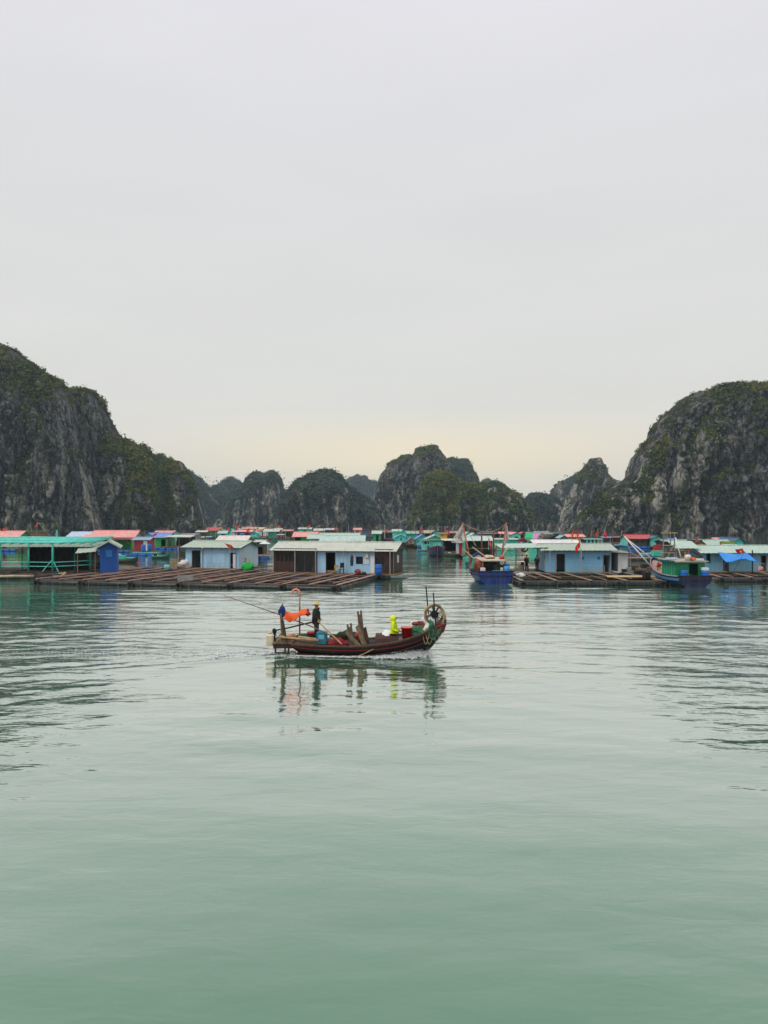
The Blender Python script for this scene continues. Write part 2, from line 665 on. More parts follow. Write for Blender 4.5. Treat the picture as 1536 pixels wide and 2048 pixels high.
    nx, ny = len(xs), len(ys)
    co = np.stack([x, y, h], 1).astype(np.float32)
    i = np.arange(nx * ny).reshape(ny, nx)
    q = np.stack([i[:-1, :-1], i[:-1, 1:], i[1:, 1:], i[1:, :-1]], -1).reshape(-1, 4)
    fast_mesh(me, co, q)
    me.polygons.foreach_set('use_smooth', np.ones(len(q), bool))
    a = me.attributes.new('ripple', 'FLOAT', 'POINT')
    a.data.foreach_set('value', rip.astype(np.float32))
    me.materials.append(water_material())
    o = bpy.data.objects.new('water', me)
    col.objects.link(o)
    tag(o, 'calm jade green sea water with ripples and wakes', kind='structure')


def fast_mesh(me, co, faces):
    n, k = faces.shape
    me.vertices.add(len(co))
    me.vertices.foreach_set('co', co.astype(np.float32).ravel())
    me.loops.add(n * k)
    me.loops.foreach_set('vertex_index', faces.astype(np.int32).ravel())
    me.polygons.add(n)
    me.polygons.foreach_set('loop_start', (np.arange(n) * k).astype(np.int32))
    me.update(calc_edges=True)


build_water()


# ------------------------------------------------------------------ limestone hills
def rock_material():
    m = bpy.data.materials.new('weathered_limestone')
    nt, b = nodes_of(m)
    L = nt.links.new
    N = nt.nodes.new
    geo = N('ShaderNodeNewGeometry')

    def noise(scale, sc=(1, 1, 1), det=6, rough=0.6, dist=0.0):
        mp = N('ShaderNodeMapping')
        mp.inputs['Scale'].default_value = sc
        L(geo.outputs['Position'], mp.inputs[0])
        nz = N('ShaderNodeTexNoise')
        nz.inputs['Scale'].default_value = scale
        nz.inputs['Detail'].default_value = det
        nz.inputs['Roughness'].default_value = rough
        nz.inputs['Distortion'].default_value = dist
        L(mp.outputs[0], nz.inputs['Vector'])
        return nz.outputs[0]

    def rng_(s, a, b_, c=0.0, d=1.0):
        r = N('ShaderNodeMapRange')
        r.interpolation_type = 'SMOOTHSTEP'
        r.inputs[1].default_value = a
        r.inputs[2].default_value = b_
        r.inputs[3].default_value = c
        r.inputs[4].default_value = d
        L(s, r.inputs[0])
        return r.outputs[0]

    def mul(a, b_):
        n = N('ShaderNodeMath')
        n.operation = 'MULTIPLY'
        L(a, n.inputs[0])
        L(b_, n.inputs[1])
        return n.outputs[0]

    def mix(f, a, b_):
        n = N('ShaderNodeMix')
        n.data_type = 'RGBA'
        L(f, n.inputs[0])
        if isinstance(a, tuple):
            n.inputs[6].default_value = (*a, 1)
        else:
            L(a, n.inputs[6])
        if isinstance(b_, tuple):
            n.inputs[7].default_value = (*b_, 1)
        else:
            L(b_, n.inputs[7])
        return n.outputs[2]
    big = noise(0.05, (1, 1, .6), 5)
    fine = noise(0.55, (1, 1, .45), 9, 0.78, 0.3)
    streak = noise(0.22, (1, 1, .12), 6, 0.65, 0.6)
    vmap = N('ShaderNodeMapping')
    vmap.inputs['Scale'].default_value = (1, 1, .38)
    wob = N('ShaderNodeVectorMath')
    wob.operation = 'MULTIPLY_ADD'
    nzw = N('ShaderNodeTexNoise')
    nzw.inputs['Scale'].default_value = .35
    nzw.inputs['Detail'].default_value = 3
    L(geo.outputs['Position'], nzw.inputs['Vector'])
    L(nzw.outputs['Color'], wob.inputs[0])
    wob.inputs[1].default_value = (5, 5, 5)
    L(geo.outputs['Position'], wob.inputs[2])
    L(wob.outputs[0], vmap.inputs[0])

    def crack(sc):
        vo = N('ShaderNodeTexVoronoi')
        vo.feature = 'DISTANCE_TO_EDGE'
        vo.inputs['Scale'].default_value = sc
        L(vmap.outputs[0], vo.inputs['Vector'])
        return vo.outputs['Distance']
    ck = crack(.16)
    ck2 = crack(.42)
    base = mix(rng_(fine, .40, .66), (0.014, 0.016, 0.019), (0.36, 0.362, 0.37))
    base = mix(rng_(streak, .55, .66, 0, .75), base, (0.30, 0.30, 0.30))
    base = mix(rng_(big, .45, .65, 0, .5), base, (0.050, 0.052, 0.058))
    # fresh pale faces, where slabs have broken away above the tide line
    sepz = N('ShaderNodeSeparateXYZ')
    L(geo.outputs['Position'], sepz.inputs[0])
    low = rng_(sepz.outputs['Z'], 10, 55, 1.0, 0.30)
    pale = noise(0.075, (1, 1, .38), 4, 0.55, 0.8)
    pale2 = noise(0.30, (1, 1, .30), 5, 0.6)
    pm = mul(mul(rng_(pale, .46, .54), rng_(pale2, .36, .52)), low)
    base = mix(pm, base, (0.62, 0.57, 0.49))
    # ochre and moss stains on gentler faces
    sepn = N('ShaderNodeSeparateXYZ')
    L(geo.outputs['Normal'], sepn.inputs[0])
    moss = mul(rng_(sepn.outputs['Z'], .28, .65), rng_(noise(.12, (1, 1, 1), 5), .36, .56))
    base = mix(moss, base, (0.050, 0.058, 0.018))
    base = mix(rng_(ck, .0, .07, .8, 0), base, (0.012, 0.013, 0.015))
    base = mix(rng_(ck2, .0, .08, .55, 0), base, (0.014, 0.015, 0.017))
    L(base, b.inputs['Base Color'])
    b.inputs['Roughness'].default_value = 0.9
    b.inputs['Specular IOR Level'].default_value = 0.15
    bp = N('ShaderNodeBump')
    bp.inputs['Strength'].default_value = 0.9
    bp.inputs['Distance'].default_value = 3.6
    hsum = N('ShaderNodeMath')
    hsum.operation = 'ADD'
    L(fine, hsum.inputs[0])
    L(rng_(ck, .0, .12, 0, .5), hsum.inputs[1])
    L(hsum.outputs[0], bp.inputs['Height'])
    L(bp.outputs[0], b.inputs['Normal'])
    return m


def leaf_material(name, pal, seed):
    m = bpy.data.materials.new(name)
    nt, b = nodes_of(m)
    L = nt.links.new
    N = nt.nodes.new
    geo = N('ShaderNodeNewGeometry')
    at = N('ShaderNodeAttribute')
    at.attribute_name = 'tint'
    rp = N('ShaderNodeValToRGB')
    L(at.outputs['Fac'], rp.inputs[0])
    rp.color_ramp.elements[0].position = 0.0
    rp.color_ramp.elements[0].color = (*pal[0], 1)
    rp.color_ramp.elements[1].position = 1.0
    rp.color_ramp.elements[1].color = (*pal[-1], 1)
    for i, c in enumerate(pal[1:-1]):
        e = rp.color_ramp.elements.new((i + 1) / (len(pal) - 1))
        e.color = (*c, 1)
    L(rp.outputs[0], b.inputs['Base Color'])
    b.inputs['Roughness'].default_value = 0.7
    b.inputs['Specular IOR Level'].default_value = 0.2
    return m


ROCK = rock_material()
LEAF = leaf_material('scrub_leaves', [(0.012, 0.022, 0.010), (0.030, 0.054, 0.010), (0.070, 0.096, 0.013), (0.130, 0.135, 0.016), (0.140, 0.088, 0.022)], 1)
LEAFD = leaf_material('hazed_scrub_leaves', [(0.018, 0.036, 0.030), (0.030, 0.056, 0.040), (0.054, 0.084, 0.052), (0.082, 0.100, 0.054)], 2)  # paler, bluer greens: distance haze put into the leaf colour


def scatter_leaves(name, label, pts, nrm, r, tint, nleaf, leaf, matl, g):
    """tufts of leaf clumps: nleaf little faces spread through an uneven crown round every point"""
    n = len(pts)
    if n == 0:
        return
    d = g.normal(size=(n, nleaf, 3))
    d /= np.linalg.norm(d, axis=2)[:, :, None]
    rad = g.uniform(0.35, 1.0, size=(n, nleaf, 1)) ** 0.6
    off = d * rad * r[:, None, None] * np.array([1.0, 1.0, 0.8])
    c = pts[:, None, :] + off + (nrm * r[:, None] * 0.2)[:, None, :]
    c[:, :, 2] += 0.1 * r[:, None]
    c = c.reshape(-1, 3)
    t1 = g.normal(size=c.shape)
    out = d.reshape(-1, 3) + 0.5 * g.normal(size=c.shape) + np.array([0, 0, .45])
    t1 -= out * (np.sum(t1 * out, 1) / np.sum(out * out, 1))[:, None]
    t1 /= np.linalg.norm(t1, axis=1)[:, None]
    t2 = np.cross(out, t1)
    t2 /= np.linalg.norm(t2, axis=1)[:, None]
    s = leaf * g.uniform(0.55, 1.25, size=(len(c), 1)) * np.repeat(np.clip(r / r.mean(), .6, 1.8), nleaf)[:, None] ** .5
    a = c + t1 * s
    b = c - t1 * s * 0.5 + t2 * s * 0.85
    e = c - t1 * s * 0.5 - t2 * s * 0.85
    v = np.stack([a, b, e], 1).reshape(-1, 3)
    f = np.arange(len(v)).reshape(-1, 3)
    me = bpy.data.meshes.new(name)
    fast_mesh(me, v, f)
    tt = np.clip(np.repeat(tint, nleaf) + g.normal(0, .06, size=len(c)), 0, 1)
    at = me.attributes.new('tint', 'FLOAT', 'POINT')
    at.data.foreach_set('value', np.repeat(tt, 3).astype(np.float32))
    me.materials.append(matl)
    o = bpy.data.objects.new(name, me)
    col.objects.link(o)
    tag(o, label, 'scrub', 'scrub woods on the limestone hills', 'stuff')
    return o


HILL_TOPS = {}


def hill(label, wlabel, sil, Y, depth, veg=0.45, nbush=3000, rb=1.7, leaf=0.75, nleaf=14, p=2.5, seed=0, nu=300, nv=150, rockamp=1.0, far=False, tshift=0.0):
    g = np.random.default_rng(100 + seed)
    s = np.array([(X(a, Y), Z(b, Y)) for a, b in sil])
    seg = np.hypot(*np.diff(s, axis=0).T)
    t = np.concatenate([[0], np.cumsum(seg)])
    u = np.linspace(0, t[-1], nu)
    sx = np.interp(u, t, s[:, 0])
    sz = np.interp(u, t, s[:, 1])
    ker = np.array([1, 2, 3, 2, 1]) / 9
    sx[2:-2] = np.convolve(sx, ker, 'valid')
    sz[2:-2] = np.convolve(sz, ker, 'valid')
    jag = fbm(np.stack([u / 9, u * 0 + seed, u * 0], 1), 4)
    sc = Y / 400.0
    sz = sz + jag * 2.0 * sc - 0.8 * sc
    zmax = sz.max()
    sz[0], sz[-1] = min(sz[0], -3), min(sz[-1], -3)
    wob = fbm(np.stack([u / (0.22 * t[-1]), u * 0 + 31 + seed, u * 0], 1), 4)
    D = 0.62 * depth * (0.30 + 0.70 * np.clip(sz / zmax, 0, 1) ** 0.8) * (1 + 0.55 * wob)
    # more of the rows on the face that looks to the bay
    phi = np.concatenate([np.linspace(0, math.pi * 0.58, int(nv * .82)), np.linspace(math.pi * .58, math.pi, nv - int(nv * .82) + 1)[1:]])
    cphi, sphi = np.cos(phi), np.sin(phi)
    cy = np.sign(cphi) * np.abs(cphi) ** (2 / p)
    cz = np.abs(sphi) ** (2 / p)
    Xg = np.repeat(sx[:, None], nv, 1)
    Yg = Y - D[:, None] * cy[None, :]
    Zg = (sz[:, None] + 4) * cz[None, :] - 4
    P = np.stack([Xg, Yg, Zg], -1)

    def normals(P):
        du = np.gradient(P, axis=0)
        dv = np.gradient(P, axis=1)
        n = np.cross(du, dv)
        n /= np.linalg.norm(n, axis=2)[:, :, None] + 1e-9
        return n
    n = normals(P)
    if n[nu // 2, nv // 4, 1] > 0:
        n = -n
    q = P.reshape(-1, 3)
    a1 = fbm(q / np.array([30, 30, 55]) / sc + seed * 7.7, 3)
    wq = q + 3.0 * sc * np.stack([a1, a1[::-1] * 0, a1], 1)
    r1 = np.abs(fbm(wq / np.array([17, 17, 44]) / sc + 3.3 + seed, 3)) * 2.8
    r2 = np.abs(fbm(wq / np.array([6.5, 6.5, 24]) / sc + 8.8 + seed, 3)) * 2.8
    r5 = np.abs(perlin(q / np.array([1.5, 1.5, 2.2]) / sc + 9.1)) * 2.0
    r4 = np.abs(perlin(wq / np.array([3.4, 3.4, 26]) / sc + 4.1 + seed)) * 2.0
    r3 = np.abs(fbm(wq / np.array([3.2, 3.2, 5.5]) / sc + 1.7, 2)) * 2.5
    st = q[:, 2] / (8.5 * sc) + 1.5 * a1 + 0.5 * r1
    led = (st - np.floor(st)) ** 2
    d = (8.0 * a1 + 6.5 * r1 + 5.4 * r2 + 2.8 * r3 + 2.2 * r4 + 0.7 * r5 - 1.2 * led - 7.0) * sc * rockamp
    d = d.reshape(nu, nv, 1)
    top = np.clip((sz[:, None] - Zg) / (10 * sc), 0, 1)[:, :, None]
    nn = n * np.array([0.28, 1.0, 0.30])
    P = P + nn * d * (0.12 + 0.88 * top)
    nf = normals(P)
    if nf[nu // 2, nv // 4, 1] > 0:
        nf = -nf
    me = bpy.data.meshes.new('limestone_hill')
    i = np.arange(nu * nv).reshape(nu, nv)
    qd = np.stack([i[:-1, :-1], i[1:, :-1], i[1:, 1:], i[:-1, 1:]], -1).reshape(-1, 4)
    fast_mesh(me, P.reshape(-1, 3), qd)
    me.polygons.foreach_set('use_smooth', np.ones(len(qd), bool))
    me.materials.append(ROCK)
    o = bpy.data.objects.new('limestone_hill', me)
    col.objects.link(o)
    tag(o, label, kind='structure')
    # scrub on ledges, gullies and tops
    nvf = int(nv * .82)
    iu = g.integers(2, nu - 2, size=nbush * 14)
    iv = g.integers(1, nvf - 1, size=nbush * 14)
    pts = P[iu, iv]
    nr = nf[iu, iv]
    # even out by area: the face is stretched where rows lie far apart
    area = np.linalg.norm(np.cross(np.gradient(P, axis=0), np.gradient(P, axis=1)), axis=2)[iu, iv]
    m = fbm(pts / np.array([15, 15, 24]) / sc + 55 + seed, 4)
    m2 = fbm(pts / np.array([6, 6, 5]) / sc + 77 + seed, 2)
    dl = d[iu, iv, 0] / (sc * rockamp)
    up = nr[:, 2]
    hgt = np.clip(pts[:, 2] / zmax, 0, 1)
    score = 2.2 * m + 0.9 * m2 + 0.75 * (up - 0.3) + 0.45 * (hgt - 0.55) - 0.05 * dl + (veg - 0.68) * 2.0
    keep = (score > 0.0) & (pts[:, 2] > 3.5 * sc) & (g.random(len(pts)) < area / np.percentile(area, 97))
    idx = np.nonzero(keep)[0][:nbush]
    if len(idx):
        rr = rb * 0.72 * sc ** .3 * np.exp(g.normal(0, .42, size=len(idx)))
        tint = np.clip(0.42 + 0.6 * 1.25 * fbm(pts[idx] / 13 / sc + 5, 3) + 0.22 * (hgt[idx] - .4) + g.normal(0, .07, len(idx)) + tshift, 0, 1)
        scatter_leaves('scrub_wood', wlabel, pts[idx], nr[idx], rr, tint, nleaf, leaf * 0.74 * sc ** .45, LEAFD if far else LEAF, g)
    return o


hill('tall dark limestone massif with pale scars at the left edge', 'scrub clinging to the tall massif at the left edge',
     [(-420, 1066), (-380, 820), (-300, 690), (-180, 655), (-80, 670), (0, 692), (25, 696), (48, 717), (75, 734), (90, 748), (108, 752), (130, 776), (142, 800), (154, 850), (172, 930), (190, 1000), (206, 1066)],
     330, 42, veg=0.50, nbush=9000, rb=1.25, leaf=0.62, nleaf=16, seed=1, nu=520, nv=260, p=2.9)
hill('rounded grey limestone knob behind the tall left massif', 'scrub on the rounded knob behind the left massif',
     [(60, 1066), (85, 900), (112, 815), (138, 786), (150, 780), (166, 777), (186, 783), (200, 796), (212, 825), (226, 850), (241, 880), (262, 930), (288, 1000), (300, 1066)],
     352, 34, veg=0.55, nbush=5000, rb=1.3, leaf=0.62, nleaf=16, seed=2, nu=360, nv=220, p=2.5)
hill('low limestone shoulder covered in green trees below the knob', 'green trees over the low shoulder below the left knob',
     [(165, 1066), (190, 940), (225, 880), (242, 880), (256, 882), (272, 891), (286, 894), (300, 906), (316, 928), (334, 975), (350, 1030), (358, 1066)],
     362, 36, veg=0.98, nbush=6500, rb=1.7, leaf=0.66, nleaf=18, seed=3, nu=300, nv=200, p=2.0, tshift=.05)
hill('jagged grey limestone buttress at the end of the left ridge', 'scrub on the jagged buttress ending the left ridge',
     [(262, 1066), (285, 945), (300, 922), (312, 916), (322, 907), (333, 916), (346, 917), (362, 922), (371, 935), (383, 962), (394, 990), (402, 1028), (408, 1066)],
     410, 26, veg=0.5, nbush=4000, rb=1.2, leaf=0.6, nleaf=14, seed=4, nu=300, nv=180, p=2.8)
hill('dark boulder spur at the foot of the left ridge', 'scrub over the boulder spur under the left ridge',
     [(318, 1066), (335, 1048), (352, 1036), (372, 1032), (388, 1042), (402, 1054), (414, 1066)], 330, 10, veg=0.4, nbush=500, rb=1.0, leaf=.5, seed=21, nu=140, nv=80)
hill('hazy green hill sloping down right of the left ridge', 'hazy green woods right of the left ridge',
     [(300, 1062), (325, 960), (350, 940), (372, 941), (392, 952), (412, 972), (430, 1000), (450, 1030), (470, 1062)], 760, 60, veg=0.95, nbush=3500, rb=2.0, leaf=.8, seed=5, nu=200, nv=120, far=True)
hill('distant pointed green hill between the left ridge and the flat-topped tower', 'hazy woods on the distant pointed hill',
     [(380, 1062), (402, 990), (416, 980), (430, 974), (446, 964), (463, 954), (476, 962), (490, 973), (515, 1000), (545, 1062)], 840, 60, veg=0.75, nbush=3500, rb=2.0, leaf=.8, seed=6, nu=220, nv=120, far=True)
hill('faint hill top showing behind the pointed hill', 'woods on the faint hill top behind the pointed hill',
     [(395, 1060), (408, 985), (418, 977), (432, 980), (470, 985), (484, 968), (496, 975), (520, 1060)], 1300, 60, veg=0.9, nbush=1200, rb=2.0, leaf=.9, seed=7, nu=140, nv=80, far=True)
hill('flat-topped limestone tower with pale streaks, left of centre', 'scrub on the flat-topped tower',
     [(420, 1062), (450, 1012), (475, 985), (490, 974), (497, 960), (504, 949), (518, 945), (533, 948), (546, 944), (557, 953), (563, 972), (572, 985), (586, 1010), (600, 1062)], 640, 52, veg=0.52, nbush=4500, rb=1.5, leaf=.7, seed=8, nu=280, nv=170, p=2.6, far=True)
hill('broad domed limestone hill with green right flank, left of centre', 'scrub woods on the broad domed hill',
     [(545, 1064), (558, 1010), (566, 990), (580, 976), (594, 963), (610, 953), (630, 946), (650, 940), (664, 941), (678, 950), (690, 967), (706, 976), (722, 990), (740, 1002), (756, 1022), (772, 1064)], 500, 48, veg=0.60, nbush=6500, rb=1.3, leaf=.62, seed=9, nu=340, nv=200, p=2.4, far=True)
hill('faint blue-green hill in the gap left of the central peak', 'woods on the faint hill in the gap left of the peak',
     [(640, 1060), (672, 990), (690, 965), (704, 954), (716, 949), (732, 955), (752, 966), (775, 985), (800, 1060)], 1150, 70, veg=0.95, nbush=2200, rb=2.2, leaf=.9, seed=10, nu=180, nv=100, far=True)
hill('tallest central limestone peak with sheer grey face', 'scrub on the crest of the tallest central peak',
     [(722, 1064), (738, 1010), (750, 978), (760, 950), (768, 938), (780, 926), (798, 916), (822, 908), (832, 900), (848, 895), (864, 893), (878, 897), (888, 908), (895, 922), (906, 970), (922, 1064)], 590, 50, veg=0.26, nbush=5000, rb=1.3, leaf=.66, seed=11, nu=340, nv=220, p=3.0)
hill('green-sided shoulder right of the tallest central peak', 'scrub on the shoulder right of the tallest peak',
     [(850, 1064), (872, 960), (886, 924), (896, 917), (914, 916), (930, 918), (942, 932), (952, 946), (957, 966), (968, 1010), (982, 1064)], 660, 40, veg=0.60, nbush=3500, rb=1.2, leaf=.6, seed=12, nu=240, nv=160, p=2.6, far=True)
hill('low green limestone hill in front of the central peak', 'dense green woods on the low hill before the peak',
     [(822, 1066), (834, 1010), (844, 976), (856, 952), (876, 942), (894, 945), (910, 958), (930, 970), (958, 968), (984, 967), (1004, 972), (1020, 985), (1030, 984), (1042, 1000), (1050, 1016), (1060, 1042), (1068, 1066)], 450, 44, veg=0.74, nbush=7500, rb=1.5, leaf=.66, nleaf=16, seed=13, nu=380, nv=200, p=2.3)
hill('faint slope in the gap right of the central peak', 'woods on the faint slope right of the central peak',
     [(900, 1060), (945, 985), (962, 964), (977, 957), (992, 962), (1010, 974), (1026, 990), (1044, 1012), (1070, 1060)], 1150, 60, veg=0.9, nbush=1500, rb=2.1, leaf=.9, seed=14, nu=160, nv=90, far=True)
hill('low dark wooded hill between the centre and the pointed crag', 'woods on the low dark hill beside the pointed crag',
     [(1030, 1066), (1042, 1020), (1052, 996), (1068, 987), (1084, 988), (1098, 992), (1112, 1000), (1130, 1030), (1150, 1066)], 560, 36, veg=0.72, nbush=3500, rb=1.2, leaf=.6, seed=15, nu=200, nv=130, far=True)
hill('rounded hazy hill behind the pointed crag', 'scrub on the hazy hill behind the pointed crag',
     [(1075, 1062), (1095, 996), (1106, 979), (1122, 960), (1140, 951), (1160, 943), (1182, 952), (1220, 1000), (1250, 1062)], 700, 40, veg=0.5, nbush=2200, rb=1.5, leaf=.7, seed=16, nu=200, nv=120, far=True)
hill('pointed grey limestone crag left of the right-hand massif', 'scrub on the pointed crag',
     [(1110, 1066), (1130, 1000), (1146, 965), (1160, 942), (1172, 926), (1180, 914), (1190, 911), (1199, 913), (1207, 926), (1216, 944), (1228, 953), (1244, 962), (1270, 1000), (1290, 1066)], 520, 26, veg=0.32, nbush=3500, rb=0.95, leaf=.55, seed=17, nu=340, nv=190, p=1.9)
hill('huge dark limestone massif with cream scars at the right edge', 'scrub and trees on the huge massif at the right edge',
     [(1130, 1068), (1160, 1035), (1190, 1000), (1212, 980), (1240, 962), (1260, 948), (1268, 932), (1272, 912), (1280, 897), (1296, 880), (1304, 868), (1310, 850), (1330, 826), (1360, 802), (1398, 784), (1440, 772), (1478, 766), (1510, 769), (1560, 773), (1660, 780), (1780, 830), (1900, 920), (2000, 1068)],
     340, 50, veg=0.46, nbush=11000, rb=1.25, leaf=.62, nleaf=16, seed=18, nu=560, nv=280, p=2.5)

# ------------------------------------------------------------------ houses on floats
def drum_mesh():
    return MB().lathe([(0.0, -.45), (.25, -.45), (.28, -.42), (.28, -.16), (.295, -.14), (.28, -.12), (.28, .12), (.295, .14), (.28, .16), (.28, .42), (.25, .45), (0.0, .45)], 12)


_drum = {}


def drum(parent, m, loc, rot=(0, 0, 0), scale=(1, 1, 1), name='float'):
    k = (m.name, name)
    if k not in _drum:
        o = drum_mesh().build(name, m, parent, True)
        _drum[k] = o
        o.location, o.rotation_euler, o.scale = loc, rot, scale
        return o
    return inst(_drum[k], parent, loc, rot, scale)


def roof_sheet(e0, e1, r1, r0, rib=0.3, amp=0.03, th=0.035):
    """ribbed metal sheet: eave e0-e1, ridge r0-r1"""
    e0, e1, r0, r1 = map(Vector, (e0, e1, r0, r1))
    n = max(2, int((e1 - e0).length / rib)) * 2
    rows = []
    for s in (0, 0.5, 1):
        a, b = e0.lerp(r0, s), e1.lerp(r1, s)
        row = []
        for i in range(n + 1):
            p = a.lerp(b, i / n)
            row.append((p.x, p.y, p.z + (amp if i % 2 else 0)))
        rows.append(row)
    return MB().slab(rows, th)


def wall_with_openings(W, H, ops, t=0.1, z0=0.0):
    """wall along x with its face at y=0; ops = (x0,x1,z0,z1)"""
    xs = sorted({-W / 2, W / 2} | {max(-W / 2, min(W / 2, v)) for o in ops for v in o[:2]})
    zs = sorted({z0, H} | {max(z0, min(H, v)) for o in ops for v in o[2:4]})
    mb = MB()
    for a, b in zip(xs[:-1], xs[1:]):
        if b - a < 1e-4:
            continue
        start = None
        for c, d in zip(zs[:-1], zs[1:]):
            mx, mz = (a + b) / 2, (c + d) / 2
            hole = any(o[0] < mx < o[1] and o[2] < mz < o[3] for o in ops)
            if hole:
                if start is not None:
                    mb.box(a, b, 0, t, start, c)
                    start = None
            elif start is None:
                start = c
        if start is not None:
            mb.box(a, b, 0, t, start, H)
    return mb


def frame_mb(x0, x1, z0, z1, w=0.06, y0=-0.03, y1=0.11, sill=True):
    mb = MB()
    mb.box(x0, x0 + w, y0, y1, z0, z1)
    mb.box(x1 - w, x1, y0, y1, z0, z1)
    mb.box(x0 + w, x1 - w, y0, y1, z1 - w, z1)
    if sill:
        mb.box(x0 + w, x1 - w, y0, y1, z0, z0 + w)
    return mb


def house(label, px0, px1, Y, eave, ridge, D=4.0, wall=BLUEW, side=None, roof=GREYR, gable=False, rz=0.0, zf=0.55, ops=(), ov=0.35, rib=0.6,
          deck=True, floats=None, deckmat=WOODM, name='floating_house', cat='house', group='floating houses of the fishing village', trim=None, front_deck=0.8, backwall=True, gablemat=None, nfloat=7):
    xc = X((px0 + px1) / 2, Y)
    W = (px1 - px0) / F * Y
    eh = Z(eave, Y) - zf
    rh = Z(ridge, Y if gable else Y + D / 2) - zf
    rh = max(rh, eh + 0.12)
    t = thing(name, label, cat, (xc, Y, zf), rz, group)
    side = side or wall
    gablemat = gablemat or side
    hol = []
    for o in ops:
        k, a, b, c, d = o[:5]
        x0 = (a - (px0 + px1) / 2) / F * Y
        x1 = (b - (px0 + px1) / 2) / F * Y
        z1 = max(0.3, min(eh - 0.05, Z(c, Y) - zf))
        z0 = 0.0 if d is None else max(0.0, Z(d, Y) - zf)
        hol.append((k, x0, x1, z0, z1, o[5] if len(o) > 5 else None))
    cut = [h[1:5] for h in hol if h[0] in ('door', 'window', 'open')]
    fm = wall_with_openings(W, eh, cut)
    T = 0.1
    if gable:
        fm.add([(-W / 2, 0, eh), (W / 2, 0, eh), (0, 0, rh), (-W / 2, T, eh), (W / 2, T, eh), (0, T, rh)], [(0, 1, 2), (5, 4, 3), (0, 2, 5, 3), (2, 1, 4, 5)])
    fm.build('wall', wall, t)
    for s in (-1, 1):
        x = s * W / 2
        x0, x1 = (x - T, x - 0.002) if s > 0 else (x + 0.002, x + T)
        m = MB().box(x0, x1, T, D - T, 0, eh)
        if not gable:
            m.add([(x0, T, eh), (x1, T, eh), (x0, D - T, eh), (x1, D - T, eh), (x0, D / 2, rh - .03), (x1, D / 2, rh - .03)],
                  [(0, 4, 2), (1, 3, 5), (0, 1, 5, 4), (5, 3, 2, 4)])
        m.build('wall', side, t)
    if backwall:
        m = MB().box(-W / 2, W / 2, D - T, D, 0, eh)
        if gable:
            m.add([(-W / 2, D - T, eh), (W / 2, D - T, eh), (0, D - T, rh), (-W / 2, D, eh), (W / 2, D, eh), (0, D, rh)], [(0, 1, 2), (5, 4, 3), (0, 2, 5, 3), (2, 1, 4, 5)])
        m.build('wall', side, t)
    # roof
    if gable:
        sl = (rh - eh) / (W / 2)
        for s in (-1, 1):
            xe = s * (W / 2 + ov)
            ze = eh - sl * ov + .03
            roof_sheet((xe, -ov, ze), (xe, D + ov, ze), (0, D + ov, rh + .03), (0, -ov, rh + .03), rib).build('roof_panel', roof, t)
        MB().tube([(0, -ov, rh + .07), (0, D + ov, rh + .07)], 0.07, 6).build('ridge_cap', roof, t)
    else:
        sl = (rh - eh) / (D / 2)
        for s, yy in ((-1, -ov), (1, D + ov)):
            ze = eh - sl * ov + .03
            roof_sheet((-W / 2 - ov, yy, ze), (W / 2 + ov, yy, ze), (W / 2 + ov, D / 2, rh + .03), (-W / 2 - ov, D / 2, rh + .03), rib).build('roof_panel', roof, t)
        MB().tube([(-W / 2 - ov, D / 2, rh + .07), (W / 2 + ov, D / 2, rh + .07)], 0.07, 6).build('ridge_cap', roof, t)
    if trim:
        bb = []
        if gable:
            for s in (-1, 1):
                xe = s * (W / 2 + ov)
                bb.append(((xe, -ov - .03, eh - sl * ov - .04), (0, -ov - .03, rh - .04)))
        else:
            for s in (-1, 1):
                x = s * (W / 2 + ov + .03)
                bb.append(((x, -ov, eh - sl * ov - .04), (x, D / 2, rh - .04)))
                bb.append(((x, D + ov, eh - sl * ov - .04), (x, D / 2, rh - .04)))
        for q0, q1 in bb:
            MB().beam(q0, q1, 0.05, 0.14).build('barge_board', trim, t)
    # doors and windows
    for k, x0, x1, z0, z1, fmat in hol:
        if k == 'door':
            frame_mb(x0, x1, z0, z1, 0.07, sill=False).build('door_frame', fmat or WOODD, t)
        elif k == 'window':
            w = frame_mb(x0, x1, z0, z1, 0.06).build('window', fmat or WOODD, t)
            MB().box(x0 + .06, x1 - .06, .05, .06, z0 + .06, z1 - .06).build('pane', GLASS, w)
        elif k == 'panel':
            MB().box(x0, x1, -0.03, -0.002, z0, z1).build('shutter', fmat or WHITE, t)
        elif k == 'leaf':
            MB().box(x0, x1, -0.035, -0.002, max(z0, .02), z1).build('door', fmat or WHITE, t)
    if deck:
        MB().box(-W / 2 - .5, W / 2 + .5, -front_deck, D + .4, -.12, -.004).build('deck', deckmat, t)
        if floats is not None:
            n = min(nfloat, max(2, int(W / 1.1)))
            for i in range(n):
                x = -W / 2 + (i + .5) * W / n
                drum(t, floats, (x, -front_deck + .15, -.37), (0, R(90), 0), (1, 1, W / n * 0.98))
    return t


def lamp_post(parent, x, z, y=-1.0, lamp=True, m=None):
    MB().tube([(x, y, 0), (x, y, z)], .045, 6).build('post', m or STEEL, parent)
    if lamp:
        MB().blob((x, y - .1, z - .12), (.12, .1, .12), 8, 5, .02).build('lamp', WHITE, parent)


